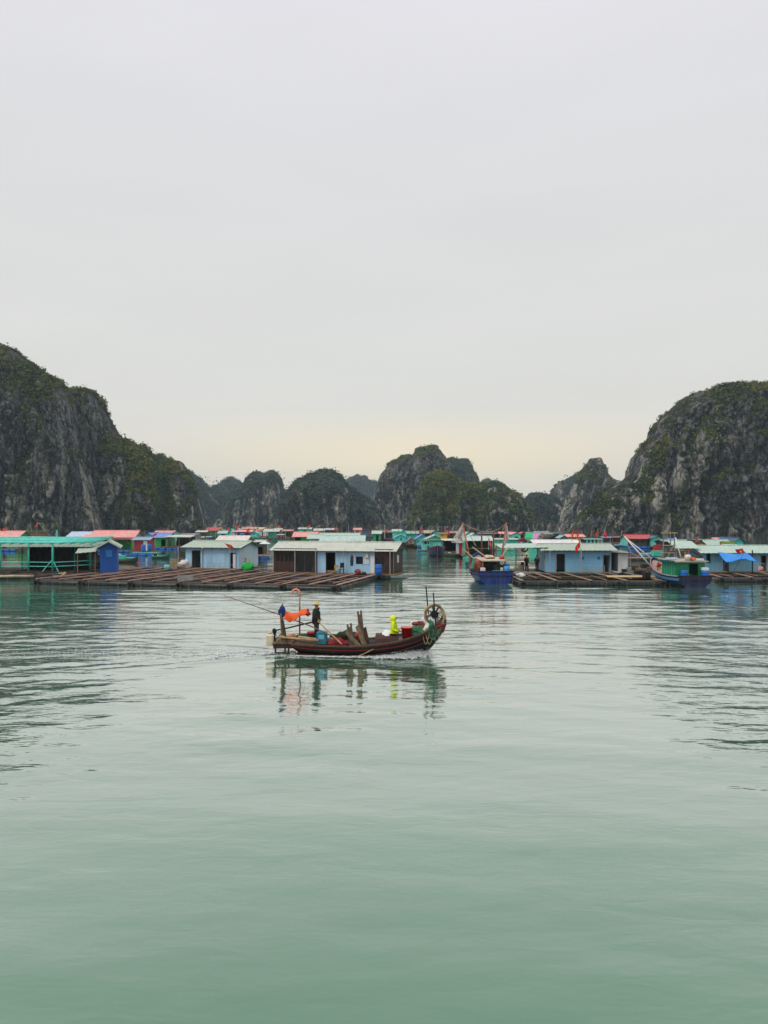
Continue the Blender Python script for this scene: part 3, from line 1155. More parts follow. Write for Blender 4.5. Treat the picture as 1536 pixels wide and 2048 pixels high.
# ------------------------------------------------------------------ fish-farm rafts
def farm_raft(label, loc, rz, L, Dp, nv_, nu_, plankm, seed, tyre=True, zt=0.42, extra_net=True):
    """black pipe floats round a lattice of planks with net cells between; x along the front edge, y backwards"""
    g = random.Random(seed)
    t = thing('fish_farm_raft', label, 'raft', loc, rz, 'fish farm rafts in front of the houses')
    # front pipe in lengths, back pipe, side pipes
    seg = 4.6
    n = max(1, int(round(L / seg)))
    base = None
    for y in (0.0, Dp / 2, Dp):
        for i in range(n):
            l = L / n
            if base is None:
                base = MB().lathe([(0, -.5), (.2, -.5), (.26, -.485), (.26, .485), (.2, .5), (0, .5)], 12, axis='x').build('float_pipe', PIPE, t, True)
                o = base
            else:
                o = inst(base, t)
            o.location = ((i + .5) * l, y, .12 + g.uniform(-.02, .02))
            o.scale = (l * 0.97, 1, 1)
    for x in (0.15, L - .15):
        o = inst(base, t, (x, Dp / 2, .14), (0, 0, R(90)), (Dp * .98, .85, .85))
    for k in range(1, nv_):
        o = inst(base, t, (L * k / nv_, Dp / 2, .08), (0, 0, R(90)), (Dp * .97, .6, .6))
    # planks along the depth (wide walkways) and along the front
    pl = None
    for k in range(nv_ + 1):
        x = .3 + (L - .6) * k / nv_
        o = MB().box(-.11, .11, 0, 1, -.03, .03).build('plank', plankm, t) if pl is None else inst(pl, t)
        pl = pl or o
        o.location = (x + g.uniform(-.15, .15), -.2, zt + .07)
        o.scale = (g.uniform(.8, 1.25), Dp + g.uniform(.1, .5), 1)
        o.rotation_euler = (0, 0, g.uniform(-.012, .012))
    for k in range(nv_):          # narrow odd planks laid between the walkways
        if g.random() < .75:
            o = inst(pl, t, (L * (k + g.uniform(.3, .7)) / nv_, g.uniform(0, Dp * .3), zt + .05), (0, 0, g.uniform(-.04, .04)), (g.uniform(.3, .5), Dp * g.uniform(.4, .7), .8))
    cb = cbp = None
    for k in range(nu_ + 1):
        y = .1 + (Dp - .2) * k / nu_
        for s in range(4):
            x0 = L * s / 4
            o = MB().box(0, 1, -.065, .065, -.03, .03).build('crossbeam', PIPE, t) if cb is None else inst(cb, t)
            if cb is None:
                cb, cbm = o, o.data
            o.data = cbm
            if k % 2 == 0:
                if cbp is None:
                    cbp = cbm.copy()
                    cbp.materials[0] = WOODM
                o.data = cbp
            o.location = (x0 + .02 + g.uniform(-.1, .05), y + g.uniform(-.08, .08), zt - (.004 if s % 2 else 0) + g.uniform(-.004, .004))
            o.scale = (L / 4 + g.uniform(0, .3), g.uniform(.7, 1.4), 1)
            o.rotation_euler = (0, 0, g.uniform(-.008, .008))
    # thin poles that stretch the nets
    po = None
    for k in range(nu_ * 3):
        y = Dp * (k + .5 + g.uniform(-.2, .2)) / (nu_ * 3)
        if abs((y / Dp * nu_) % 1.0) < .12:
            continue
        o = MB().tube([(0, 0, 0), (1, 0, 0)], .035, 5).build('net_pole', BLACK, t) if po is None else inst(po, t)
        po = po or o
        a = g.uniform(0, L * .25)
        o.location = (a, y, zt - .09)
        o.scale = (L * g.uniform(.6, .75), 1, 1)
        o.rotation_euler = (0, g.uniform(-.002, .002), g.uniform(-.01, .01))
    # nets hung in the cells: a sagging lattice of dark cord
    if extra_net:
        for k in range(nv_):
            x0, x1 = L * k / nv_ + .35, L * (k + 1) / nv_ - .35
            m = MB()
            nn = 13
            for i in range(nn):
                x = x0 + (x1 - x0) * i / (nn - 1)
                pts = [(x + .05 * math.sin(j * 1.7 + i), Dp * j / 24 + .15 * math.sin(i * 2.1 + j), zt - .14 - .12 * abs(math.sin(j * math.pi * nu_ / 24))) for j in range(25)]
                m.tube(pts, .05, 3)
            for j in range(int(Dp / .32)):
                y = .2 + j * .32
                m.tube([(x0, y, zt - .13), ((x0 + x1) / 2, y + .12 * math.sin(j), zt - .24), (x1, y + .05, zt - .13)], .06, 3)
            m.build('cell_net', NETD, t)
    # tyres and rope lashings on the front pipe
    ty = None
    rp = None
    for i in range(n + 1):
        x = min(L - .4, max(.4, i * L / n + g.uniform(-.25, .25)))
        if tyre:
            o = MB().tube([(.24 * math.cos(a), 0, .24 * math.sin(a)) for a in [k * .5236 for k in range(12)]], .085, 6, True).build('tyre', BLACK, t, True) if ty is None else inst(ty, t)
            ty = ty or o
            o.location = (x, -.34, .12)
        for q in (-1, 1):
            o = MB().tube([(0, -.33, .5), (.03, -.36, .28), (-.02, -.35, .1), (.04, -.33, -.1)], .018, 5).build('rope_lashing', mat((120, 112, 96), .8, .3, 6, .3, .3), t) if rp is None else inst(rp, t)
            rp = rp or o
            o.location = (x + q * g.uniform(.35, 1.5), .02, g.uniform(-.05, .06))
            o.rotation_euler = (0, g.uniform(-.25, .25), 0)
            o.scale = (g.uniform(.8, 1.6), 1, 1)
    return t


RZ1 = R(-14.0)
farm_raft('wide pink-planked fish farm raft in front of the long house', (X(70, 69.5), 69.5, 0), RZ1, 28.7, 17.5, 12, 9, PLANKP, 3)
farm_raft('grey fish farm raft before the blue house with the flag', (X(1036, 67.2), 67.2, 0), R(0.6), 12.9, 11.0, 4, 4, PLANKG, 5)
farm_raft('raft of loose grey planks below the blue tarpaulin', (X(1432, 71.5), 71.5, 0), R(-9), 12.0, 8.5, 4, 4, PLANKG, 6)
farm_raft('brown raft under the turquoise porch at the left edge', (X(-150, 73.0), 75.0, 0), R(7), 15.5, 6.0, 5, 3, WOODD, 8, extra_net=False)

# ---- long brown and blue house
YL = 76.9
lh = house('long house with brown ends and blue middle on the pink-planked raft', 540, 790, YL, 1099.5, 1085, D=4.2, wall=BLUEW, side=BROWN, roof=GREYR, rz=RZ1, zf=.5, rib=.28, ov=.4, trim=DARK,
           ops=[('door', 651, 671, 1105, None, DARKBR), ('window', 714, 728, 1112.5, 1127, DARKBR), ('window', 547, 554, 1104, 1124, DARKBR), ('window', 555.5, 562, 1104, 1124, DARKBR),
                ('window', 565, 572, 1104, 1124, DARKBR), ('window', 573.5, 584, 1104, 1124, DARKBR), ('open', 588, 628, 1104, None), ('leaf', 744, 752, 1111, None, WHITE), ('window', 754, 772, 1114, 1127, DARKBR)],
           floats=PIPE, nfloat=9, front_deck=1.2)
hw = 250 / F * YL / 2


def lx(px):
    return (px - 665) / F * YL


m = wall_with_openings(lx(633) - lx(540), 2.40, [(lx(a) - lx(586.5), lx(b) - lx(586.5), Z(1124, YL) - .5, Z(1104, YL) - .5) for a, b in ((547, 554), (555.5, 562), (565, 572), (573.5, 584))] +
                       [(lx(588) - lx(586.5), lx(628) - lx(586.5), 0, Z(1104, YL) - .5)], t=.05)
o = m.build('cladding', BROWN, lh, loc=(lx(586.5), -.055, 0))
m = wall_with_openings(lx(790) - lx(752.5), 2.40, [(lx(754) - lx(771.2), lx(772) - lx(771.2), Z(1127, YL) - .5, Z(1114, YL) - .5)], t=.05)
m.build('cladding', BROWN, lh, loc=(lx(771.2), -.055, 0))
# sliding glass screen in the wide opening, and its posts
for a, b in ((588, 607), (608, 628)):
    w = frame_mb(lx(a), lx(b), 0.02, Z(1104, YL) - .52, .07, -.11, -.06).build('sliding_screen', mat((64, 60, 57), .5), lh)
    MB().box(lx(a) + .07, lx(b) - .07, -.09, -.08, .75, Z(1104, YL) - .6).build('pane', GLASS, w)
    MB().box(lx(a) + .07, lx(b) - .07, -.095, -.075, .09, .72).build('kick_panel', DARK, w)
MB().box(lx(729), lx(741), -.035, -.002, Z(1127.5, YL) - .5, Z(1112.5, YL) - .5).build('shutter', WHITED, lh)
for px in (541, 588, 632, 690, 785):
    lamp_post(lh, lx(px), 2.35, -.36, px in (541, 588, 690))
MB().cbox(lx(734), lx(740), -.16, -.02, 1.55, 1.95).build('meter_box', CREAM, lh)
mb = MB()
mb.box(hw - .02, hw + .035, 1.6, 2.3, 1.0, 1.75)
mb.build('window', WHITE, lh)
MB().add([(hw + .05, .15, 2.38), (hw + .05, 4.05, 2.38), (hw + .05, 2.1, 3.0), (hw + .02, .15, 2.38), (hw + .02, 4.05, 2.38), (hw + .02, 2.1, 3.0)], [(0, 1, 2), (5, 4, 3), (0, 3, 4, 1), (1, 4, 5, 2), (2, 5, 3, 0)]).build('gable', WHITE, lh)

# ---- pale blue house with white gable end
YB = 85.0
bh = house('pale blue house with white gable end behind the wide raft', 364, 484, YB, 1093.5, 1082.5, D=4.6, wall=BLUEW, side=WHITED, roof=SAGE, rz=R(-17), zf=.5, rib=.5, ov=.45, trim=mat((60, 78, 80)),
           ops=[('door', 379, 398, 1101, None, DARKBR), ('door', 465, 478, 1105, None, DARK), ('leaf', 471, 477, 1107, None, WHITE)], floats=PIPE, nfloat=6, front_deck=1.4)


def bx(px):
    return (px - 424) / F * YB


for px in (355, 411, 470):
    lamp_post(bh, bx(px), 2.35, -.7, px == 411, DARK if px == 411 else STEEL)
MB().box(bx(403), bx(408), -.03, -.002, 1.45, 1.62).build('notice', PINK, bh)
mb = MB()
for z in (.25, .55):
    mb.tube([(bx(411), -1.1, z), (bx(464), -1.1, z)], .025, 5)
for px in (411, 425, 439, 452, 464):
    mb.tube([(bx(px), -1.1, 0), (bx(px), -1.1, .56)], .025, 5)
mb.build('railing', STEEL, bh)
MB().cbox(3.33, 3.55, 1.4, 2.1, .25, 1.1).build('electric_cabinet', CREAM, bh)
for o_ in bh.children[-1:]:
    o_.location = (bx(484) - 3.3, 0, 0.15)

# ---- turquoise porch at the left edge
YP = 79.5
gp = thing('open_porch', 'turquoise pole-framed open porch at the left edge', 'porch', (X(90, YP), YP, .45), R(3))


def gx_(px):
    return (px - 90) / F * YP


MB().box(gx_(-90), gx_(182), -.6, 7.5, -.14, -.005).build('deck', WOODD, gp)
hp = Z(1088, YP) - .45
for px, y in ((-55, 0), (3, 0), (58, 0), (107, -.3), (177, .6), (131, 2.6), (20, 3.2), (82, 3.6), (156, 3.4)):
    MB().tube([(gx_(px), y, 0), (gx_(px), y, hp + .1)], .1 if y < 1 else .07, 8).build('post', TEAL3, gp, True)
for z in (.55, .98):
    MB().tube([(gx_(-90), 0, z), (gx_(58), 0, z), (gx_(107), -.3, z - .02), (gx_(131), 0, z + .02), (gx_(177), .6, z + .12), (gx_(188), .8, z + .15)], .045, 6).build('rail', TEAL, gp)
for a, b in ((88, 107), (119, 107)):
    MB().tube([(gx_(a), -.4, 0.02), (gx_(b), -.3, 1.25)], .05, 6).build('brace', TEAL, gp)
ppl = None
for i in range(13):
    y = -.4 + i * .62
    z = hp + .14 + .03 * math.sin(i * 1.9)
    o = MB().tube([(gx_(-95), 0, 0), (gx_(20), 0, .05), (gx_(110), 0, -.03), (gx_(186), 0, .04)], .07, 6).build('roof_pole', TEAL, gp, True) if ppl is None else inst(ppl, gp)
    ppl = ppl or o
    o.location = (random.uniform(-.4, .2), y, z + i * .035)
    o.rotation_euler = (0, random.uniform(-.006, .006), random.uniform(-.012, .012))
prl = None
for i in range(15):
    o = MB().tube([(0, -.5, hp + .02), (0, 7.6, hp + .48)], .06, 6).build('rafter', TEAL3, gp, True) if prl is None else inst(prl, gp)
    prl = prl or o
    o.location = (gx_(-92 + i * 19.5), 0, 0)
roof_sheet((gx_(-92), -.2, hp - .28), (gx_(182), -.2, hp - .28), (gx_(182), 5.6, hp + .1), (gx_(-92), 5.6, hp + .1), .5).build('awning_sheet', SAGE, gp)
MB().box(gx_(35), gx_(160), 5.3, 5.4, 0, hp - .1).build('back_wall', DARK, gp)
MB().box(gx_(35), gx_(36.5), 3.2, 5.3, 0, hp - .15).build('side_wall', DARKBR, gp)
MB().box(gx_(150), gx_(184), 5.0, 5.1, 0, 1.5).build('back_wall', BROWN, gp)
MB().beam((gx_(145), 4.5, 1.1), (gx_(172), 4.5, 1.1), .5, .9).build('counter', WOODM, gp)

# ---- blue hut
hut = house('narrow blue hut with pale blue shutter beside the turquoise porch', 201, 233, 77.5, 1090.5, 1081.5, D=5.0, wall=BLUEH, roof=SAGE, gable=True, zf=.5, rib=.5, ov=.42, rz=R(17), trim=MINT,
            ops=[('panel', 212, 223.5, 1100, 1114, mat((50, 130, 205), .5, .1, 2, 0, .1))], floats=PIPE, front_deck=.3)
lean = roof_sheet((-3.1, 0, 1.95), (-1.2, 0, 2.1), (-1.2, 4.5, 2.6), (-3.1, 4.5, 2.5), .4)
lean.build('lean_to_roof', SAGE, hut)
for x in (-2.9, -1.25):
    MB().tube([(x, .15, 0), (x, .15, 1.98)], .06, 6).build('post', WOODM, hut)
mb = MB()
for z in (.3, .65, 1.0):
    mb.beam((-1.5, .4, z), (-.9, .4, z), .35, .03)
mb.build('shelf', WOODM, hut)

# ---- blue house on the right raft with shelter and white annex
YR = 78.0
rh_ = house('blue house with small flag in front, between two fishing boats', 1092, 1222, YR, 1099, 1088.5, D=4.4, wall=mat((120, 176, 208), .6, .10, .8, 0, .15), side=BLUEW, roof=SAGE, zf=.5, rib=.5, ov=.5, rz=R(-1.5),
            ops=[('door', 1112, 1131, 1107, None, GREY), ('door', 1205, 1222, 1109, None, GREY)], floats=PIPE, nfloat=6, front_deck=1.0, trim=MINT)


def rx(px):
    return (px - 1157) / F * YR


mb = MB()
for z in (.2, .45, .7):
    mb.tube([(rx(1161), -.9, z), (rx(1204), -.9, z)], .02, 5)
for px in (1161, 1175, 1190, 1204):
    mb.tube([(rx(px), -.9, 0), (rx(px), -.9, .72)], .022, 5)
mb.build('railing', STEEL, rh_)
for px in (1098, 1160):
    lamp_post(rh_, rx(px), 2.35, -.6, px == 1098)
for px, pz in ((1165, 1116), (1197, 1116)):
    MB().lathe([(0, 0), (.16, 0), (.16, .04), (0, .04)], 12, (rx(px), -.045, Z(pz, YR) - .5), 'y').build('wall_plate', BARREL, rh_)
MB().box(rx(1238), rx(1257), .4, 3.2, 0, 1.9).build('annex', WHITE, rh_)
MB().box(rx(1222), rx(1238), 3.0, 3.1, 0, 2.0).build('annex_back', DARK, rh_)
roof_sheet((rx(1222), -.1, 1.98), (rx(1262), -.1, 1.94), (rx(1262), 3.6, 2.05), (rx(1222), 3.6, 2.1), .5).build('annex_roof', GREY, rh_)
MB().tube([(rx(1260), 0, -.05), (rx(1260), 0, 1.95)], .04, 6).build('post', GREY, rh_)
MB().lathe([(0, 0), (.23, 0), (.26, .5), (.22, .52), (0, .52)], 12, (rx(1255), -.4, 0)).build('water_butt', GREY, rh_)

sh = thing('open_shelter', 'open flat-roofed shelter with people, left of the flag house', 'shelter', (X(1052, 79), 79, .5), 0)


def sx_(px):
    return (px - 1052) / F * 79


MB().box(sx_(1002), sx_(1090), -2.0, 4.2, -.12, -.004).build('deck', PLANKG, sh)
roof_sheet((sx_(1000), -.8, 2.42), (sx_(1094), -.8, 2.48), (sx_(1094), 4.3, 2.75), (sx_(1000), 4.3, 2.7), .5).build('roof', MINT, sh)
for px, y in ((1004, -.4), (1004, 3.9), (1088, -.4), (1090, 3.9), (1045, 3.9)):
    MB().tube([(sx_(px), y, 0), (sx_(px), y, 2.5)], .06, 6).build('post', GREY, sh)
for z in (.5, .95):
    MB().tube([(sx_(1002), 4.0, z), (sx_(1090), 4.0, z)], .03, 5).build('rail', STEEL, sh)

# ---- blue house with tarpaulin at the right edge
YT = 78.5
th_ = house('long blue house hung with a blue tarpaulin at the right edge', 1407, 1620, YT, 1104, 1092, D=4.6, wall=mat((112, 172, 200), .6, .12, .8, 0, .2), side=mat((96, 128, 150)), roof=MINT, zf=.55, rib=.5, ov=.5, rz=R(1.0),
            ops=[('door', 1412, 1420, 1106, 1126, DARKBR), ('door', 1446, 1457, 1110, None, DARKBR), ('door', 1521, 1534, 1110, None, GREY)], floats=PIPE, nfloat=9, front_deck=1.0)


def tx(px):
    return (px - 1513.5) / F * YT


roof_sheet((tx(1352), .2, 2.32), (tx(1402), .2, 2.32), (tx(1402), 2.4, 3.0), (tx(1352), 2.4, 3.0), .5).build('porch_roof', MINT, th_)
for px in (1354, 1378):
    MB().tube([(tx(px), .3, 0), (tx(px), .3, 2.4)], .05, 6).build('post', GREY, th_)
MB().box(tx(1352), tx(1406), -.6, 3.0, -.12, -.01).build('porch_deck', PLANKG, th_)
for px in (1488,):
    MB().tube([(tx(px), -1.7, -.1), (tx(px), -1.7, 2.2)], .06, 6).build('post', DARK, th_)
mb = MB()
for z in (.05, .85):
    mb.tube([(tx(1425), -.9, z), (tx(1520), -.9, z)], .02, 5)
for i in range(33):
    px = 1425 + i * 3
    mb.tube([(tx(px), -.9, .05), (tx(px), -.9, .85)], .012, 4)
mb.build('railing', STEEL, th_)
# the tarpaulin, tied to the eave and sagging to two poles
tp = thing('tarpaulin', 'bright blue tarpaulin sagging below the eave at the right edge', 'tarpaulin', (X(1478, 77.0), 77.0, 0), 0)
rows = []
nr, nc = 9, 22
for i in range(nr):
    s = i / (nr - 1)
    row = []
    for j in range(nc):
        u = j / (nc - 1)
        xt = (1436 + (1490 - 1436) * min(1, u / .62)) if u < .62 else (1490 + (1491 - 1490) * (u - .62) / .38)
        zt = 1104 + 4 * math.sin(math.pi * min(1, u / .62)) if u < .62 else 1105 + 12 * 0
        xb = (1452 + (1490 - 1452) * u / .62) if u < .62 else 1490 + 24 * (u - .62) / .38
        zb = (1124 - 6 * u / .62) if u < .62 else 1118 + 4 * (u - .62) / .38
        px = xt + (xb - xt) * s
        py = zt + (zb - zt) * s
        yy = 77.4 - 1.8 * s + .12 * math.sin(7 * u + 4 * s)
        row.append((X(px, yy) - X(1478, 77), yy - 77, Z(py, yy) + .06 * math.sin(9 * u - 3 * s)))
    rows.append(row)
MB().slab(rows, .02).build('sheet', TARPB, tp, True)
MB().tube([(rows[-1][13][0], rows[-1][13][1], rows[-1][13][2] + .7), (X(1465, 75) - X(1478, 77), -2, .6)], .02, 5).build('guy_rope', BLACK, tp)

# ------------------------------------------------------------------ village behind the front row
def H(label, *a, **k):
    return house(label, *a, **k)


def dk(px0, px1, top):        # an open dark doorway in the middle of a front
    return ('door', px0, px1, top, None, WOODD)


G2 = 'floating houses behind the front row'
G3 = 'small far floating houses'
# left part
H('pink-roofed house with green gable at the far left', -25, 36, 146, 1073, 1062.5, D=5, wall=mat((30, 160, 90)), roof=PINK, ops=[dk(5, 14, 1080)], floats=BARREL, group=G2)
H('low house with pale blue-white roof behind the turquoise porch', 136, 178, 150, 1072.5, 1064, D=5, wall=mat((150, 185, 200)), roof=mat((190, 208, 232)), ops=[dk(150, 158, 1080)], floats=BARREL, group=G2)
hp_ = H('large pink-roofed green house behind the blue hut', 176, 265, 140, 1078, 1061.5, D=6, wall=GREEN, side=mat((110, 170, 110)), roof=PINK, ops=[('open', 186, 262, 1080, None)], floats=BARREL, group=G2, rz=R(-4))
MB().box(-3.6, 3.4, 2.6, 2.7, 0, 2.2).build('inner_wall', GREEN, hp_)
MB().beam((2.2, 2.3, 1.2), (2.7, 2.3, 1.2), .3, .5).build('cupboard', CREAM, hp_)
roof_sheet((-4.6, -1.6, 2.25), (4.2, -1.6, 2.25), (4.2, .2, 2.75), (-4.6, .2, 2.75), .6).build('awning', PINK, hp_)
H('red-walled hut with white door and blue-grey roof', 268, 297, 133, 1079.5, 1075, D=3.5, wall=REDW, roof=mat((150, 170, 205)), ops=[('leaf', 287, 295, 1081, None, WHITE)], floats=BARREL, group=G2)
H('blue-roofed house with pale gable beside the red hut', 283, 311, 160, 1074, 1066, D=7, wall=mat((140, 195, 200)), side=GREEN, roof=BLUER, gable=True, floats=BARREL, group=G2)
hq = H('green house under a low blue roof with people\'s clutter', 311, 336, 157, 1074.5, 1066.5, D=5, wall=GREEN, roof=BLUER, ops=[dk(322, 331, 1079)], floats=BARREL, group=G2)
roof_sheet((1.0, -1.8, 1.95), (6.3, -1.8, 1.9), (6.3, 2.5, 2.3), (1.0, 2.5, 2.3), .6).build('awning', GREYR, hq)
for x in (1.4, 3.9, 6.1):
    MB().tube([(x, -1.5, -.1), (x, -1.5, 1.95)], .07, 6).build('post', WOODM, hq)
MB().box(1, 6.4, -2.0, 4, -.12, -.004).build('porch_deck', WOODM, hq)
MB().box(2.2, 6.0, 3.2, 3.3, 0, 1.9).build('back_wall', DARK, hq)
H('pink roof of a house behind the blue-roofed house', 308, 338, 205, 1068.5, 1062, D=5, wall=TEAL, roof=PINK, group=G2)
H('turquoise gable under a sloping pink roof above the open shelter', 341, 362, 205, 1068, 1062, D=6, wall=TEAL, roof=PINK, gable=True, group=G2, rz=R(22))
sd = H('grey flat-roofed open boat shelter left of the pale blue house', 362, 392, 172, 1069, 1067.5, D=5, wall=GREY, roof=GREY, ops=[('open', 363, 390, 1071, None)], group=G2, backwall=False)
MB().beam((-1.0, .1, .2), (1.2, .1, 2.3), .08, .08).build('brace', TEAL, sd)
MB().box(.8, 1.5, .2, .3, 0, 2.3).build('inner_wall', WHITE, sd)
H('far house with faded red roof under the end of the left ridge', 413, 440, 262, 1060.8, 1055, D=6, wall=mat((60, 110, 70)), roof=REDR, group=G3)
H('small far green gable house beside the faded red roof', 435, 447, 258, 1061.5, 1058, D=5, wall=GREEN, roof=GREEN, gable=True, group=G3)
H('turquoise house with grey roof and dark porch above the pale tent', 436, 452, 240, 1066.5, 1062, D=5, wall=TEAL2, roof=mat((185, 195, 200)), ops=[dk(443, 450, 1068)], group=G3)
H('tiny light blue far house in the middle distance', 468, 479, 300, 1059.5, 1055.5, D=4, wall=mat((120, 190, 220)), roof=mat((150, 200, 225)), gable=True, group=G3)
H('turquoise far hut left of the navy-walled house', 456, 467, 275, 1063, 1058, D=4, wall=TEAL, roof=TEAL2, gable=True, group=G3)
H('white-walled end of the navy house in the distance', 464, 474, 252, 1063.6, 1062.0, D=4, wall=WHITE, roof=PINK, ops=[('window', 470, 472.5, 1065.5, 1069)], group=G3)
H('navy-walled house with long pink roof in the distance', 474.5, 503, 250, 1063.6, 1060.0, D=5, wall=mat((28, 40, 100)), roof=PINK, ops=[dk(489, 496, 1066)], group=G3)
H('turquoise gable house right of the navy-walled house', 502, 514, 245, 1065.5, 1062, D=5, wall=TEAL, roof=TEAL, gable=True, ops=[('window', 506, 510, 1066.8, 1069)], group=G3)
H('far hut with orange roof', 513, 521.5, 285, 1061.5, 1058.5, D=4, wall=CREAM, roof=ORANGE, group=G3)
H('small white gable house with dark door in the distance', 522, 532, 270, 1061.5, 1057.5, D=5, wall=WHITE, roof=GREYR, gable=True, ops=[dk(524, 526, 1062)], group=G3)
H('far house with pinkish roof in the back row', 484, 512, 330, 1057.5, 1054.2, D=5, wall=TEAL3, roof=mat((225, 160, 150)), group=G3)
H('far house with grey-green roof in the back row', 509, 530, 340, 1058, 1055, D=5, wall=WOODM, roof=MINT, group=G3)
H('turquoise house with grey overhanging roof above the gap', 537, 549, 235, 1061.5, 1058.5, D=5, wall=TEAL3, roof=GREYR, group=G3, ov=1.6)
tent = H('broad pale tent roof directly behind the pale blue house', 432, 488, 105, 1084, 1072.5, D=7, wall=mat((185, 175, 170)), roof=mat((228, 216, 208)), group=G2, floats=BARREL)
dsh = H('dark open shed between the pale blue and long houses', 500, 526, 118, 1084, 1081, D=4, wall=WOODD, roof=mat((200, 205, 195)), ops=[('open', 501, 525, 1086, None)], group=G2, floats=BARREL, deckmat=PLANKG, front_deck=2.0)
H('pink-roofed house with bright green wall above the long house', 588, 631, 139, 1073, 1064.5, D=5, wall=mat((25, 165, 70)), roof=PINK, ops=[('open', 590, 601, 1074, None)], group=G2)
H('turquoise gable right of the pink roof above the long house', 629, 640, 150, 1069, 1063.5, D=5, wall=TEAL, roof=mat((160, 70, 70)), gable=True, group=G2)
H('short mint-roofed shed touching the long mint roof', 618, 641, 119, 1077, 1069.5, D=5, wall=WHITED, roof=MINT, group=G2)
H('long mint-roofed house right above the long house roof', 643, 726, 112, 1081.5, 1072, D=6, wall=DARKBR, roof=mat((186, 208, 200)), ops=[('open', 650, 722, 1083, None)], group=G2)
H('another mint roof peeping out behind the long mint roof', 640, 716, 135, 1071.5, 1067, D=5, wall=DARK, roof=MINT, group=G2)
H('green hut with mint roof and veranda left of the navy boat', 746, 761, 180, 1067, 1062, D=4, wall=mat((40, 165, 100)), roof=MINT, ops=[dk(752, 757, 1070)], group=G2)
H('bright turquoise house with small dark window, nearest to open water', 791, 812, 174, 1074, 1069, D=5, wall=TEAL2, roof=mat((120, 205, 195)), gable=True, ops=[('window', 801, 803.5, 1076, 1081), ('panel', 795, 799.5, 1075.5, 1079.5, TEAL)], group=G2, floats=TEAL3)
H('turquoise house with mint roof behind the bright turquoise one', 786, 803, 215, 1062.5, 1059, D=6, wall=TEAL, roof=MINT, group=G2)
H('turquoise gable house in the row behind the open water', 800, 812, 210, 1065, 1060, D=6, wall=TEAL2, roof=TEAL3, gable=True, group=G2)
H('long green-roofed low house in the row behind the open water', 812, 836, 220, 1067, 1062.5, D=5, wall=TEAL3, roof=mat((150, 185, 160)), group=G2)
H('small beige gable hut with lilac roof by the dark boat', 816, 827, 170, 1080, 1075, D=4, wall=mat((190, 165, 150)), roof=mat((165, 160, 180)), gable=True, ops=[dk(821, 823, 1082)], group=G2)
H('turquoise house with blue roof behind the dark boat', 834, 855, 166, 1076.5, 1069.5, D=6, wall=TEAL2, roof=BLUER, gable=True, ops=[('window', 834.5, 837, 1081, 1085)], group=G2, floats=TEAL3)
H('wide turquoise gable house with mint roof left of the yellow house', 854, 886, 152, 1077.5, 1070.5, D=6, wall=TEAL, roof=mat((165, 205, 195)), gable=True, group=G2, ov=.6)
H('dark-roofed barn with sandy roof edge behind the mint-roofed gable', 850, 868, 215, 1066, 1061, D=6, wall=DARK, roof=mat((175, 172, 155)), group=G2)
H('far turquoise gable beside the dark barn', 867, 881, 212, 1064.5, 1061, D=5, wall=TEAL, roof=DARK, gable=True, group=G2)
H('yellow house with blocky front in the middle of the village', 879, 894, 205, 1067.2, 1066.2, D=4, wall=YELLOW, roof=GREY, ops=[('window', 884, 886, 1068.5, 1072)], group=G2)
H('turquoise porch house behind the red-stemmed boat', 845, 866, 137, 1081.5, 1080.2, D=4, wall=TEAL, roof=mat((90, 130, 125)), ops=[('window', 849, 853.5, 1083, 1088), ('window', 855.5, 860, 1083, 1088)], group=G2)
wsh = H('shed with white awning roof beside the red-stemmed boat', 887, 917, 131, 1081, 1078.5, D=4, wall=WOODD, roof=mat((225, 215, 200)), ops=[('open', 889, 915, 1083, None)], group=G2)
MB().tube([(1.3, -.3, 0), (1.3, -.3, 2.2)], .1, 6).build('post', TEAL, wsh)
H('small white hut with red door left of the netted boat', 916, 931, 122, 1085, 1080, D=3.5, wall=WHITED, roof=mat((215, 205, 200)), ops=[('leaf', 918, 924, 1087, None, RED)], group=G2)
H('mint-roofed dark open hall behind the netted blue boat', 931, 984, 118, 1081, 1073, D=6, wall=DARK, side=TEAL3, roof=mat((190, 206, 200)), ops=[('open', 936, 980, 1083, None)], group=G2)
H('far turquoise gable behind the masts of the netted boat', 930, 942, 190, 1069, 1064.5, D=5, wall=TEAL, roof=MINT, gable=True, group=G2)
H('low turquoise gable with pale roof behind the netted boat', 940, 956, 165, 1071.5, 1067, D=5, wall=TEAL2, roof=mat((190, 215, 215)), gable=True, group=G2)
H('pink-roofed house left half beside the red hull', 1000, 1024, 232, 1067.5, 1064, D=6, wall=DARK, roof=PINK, group=G2)
H('turquoise gable house with pink roof behind the red hull', 1024, 1041, 226, 1068.5, 1064.8, D=6, wall=TEAL, roof=PINK, gable=True, ops=[('window', 1029, 1036, 1073, 1076)], group=G2)
H('dark gable porch right of the pink-roofed turquoise house', 1041, 1052, 228, 1067.5, 1064.5, D=5, wall=DARKBR, roof=mat((190, 110, 100)), gable=True, group=G2)
tb = H('turquoise barge wall with pale deck behind the open shelter', 990, 1034, 150, 1079, 1078, D=4, wall=TEAL3, roof=mat((190, 205, 195)), group=G2, floats=TEAL3)
gr = H('grey-roofed house with beige wall right of the green awning', 1056, 1090, 205, 1069, 1065, D=5, wall=mat((190, 185, 172)), roof=mat((140, 150, 148)), group=G2)
H('second grey roof behind the beige-walled house', 1072, 1098, 235, 1066, 1062.8, D=5, wall=GREY, roof=mat((150, 158, 152)), group=G2)
H('yellow-walled hut between the grey roofs and the dark gable', 1090, 1104, 200, 1068.5, 1066.5, D=4, wall=YELLOW, roof=GREY, group=G2)
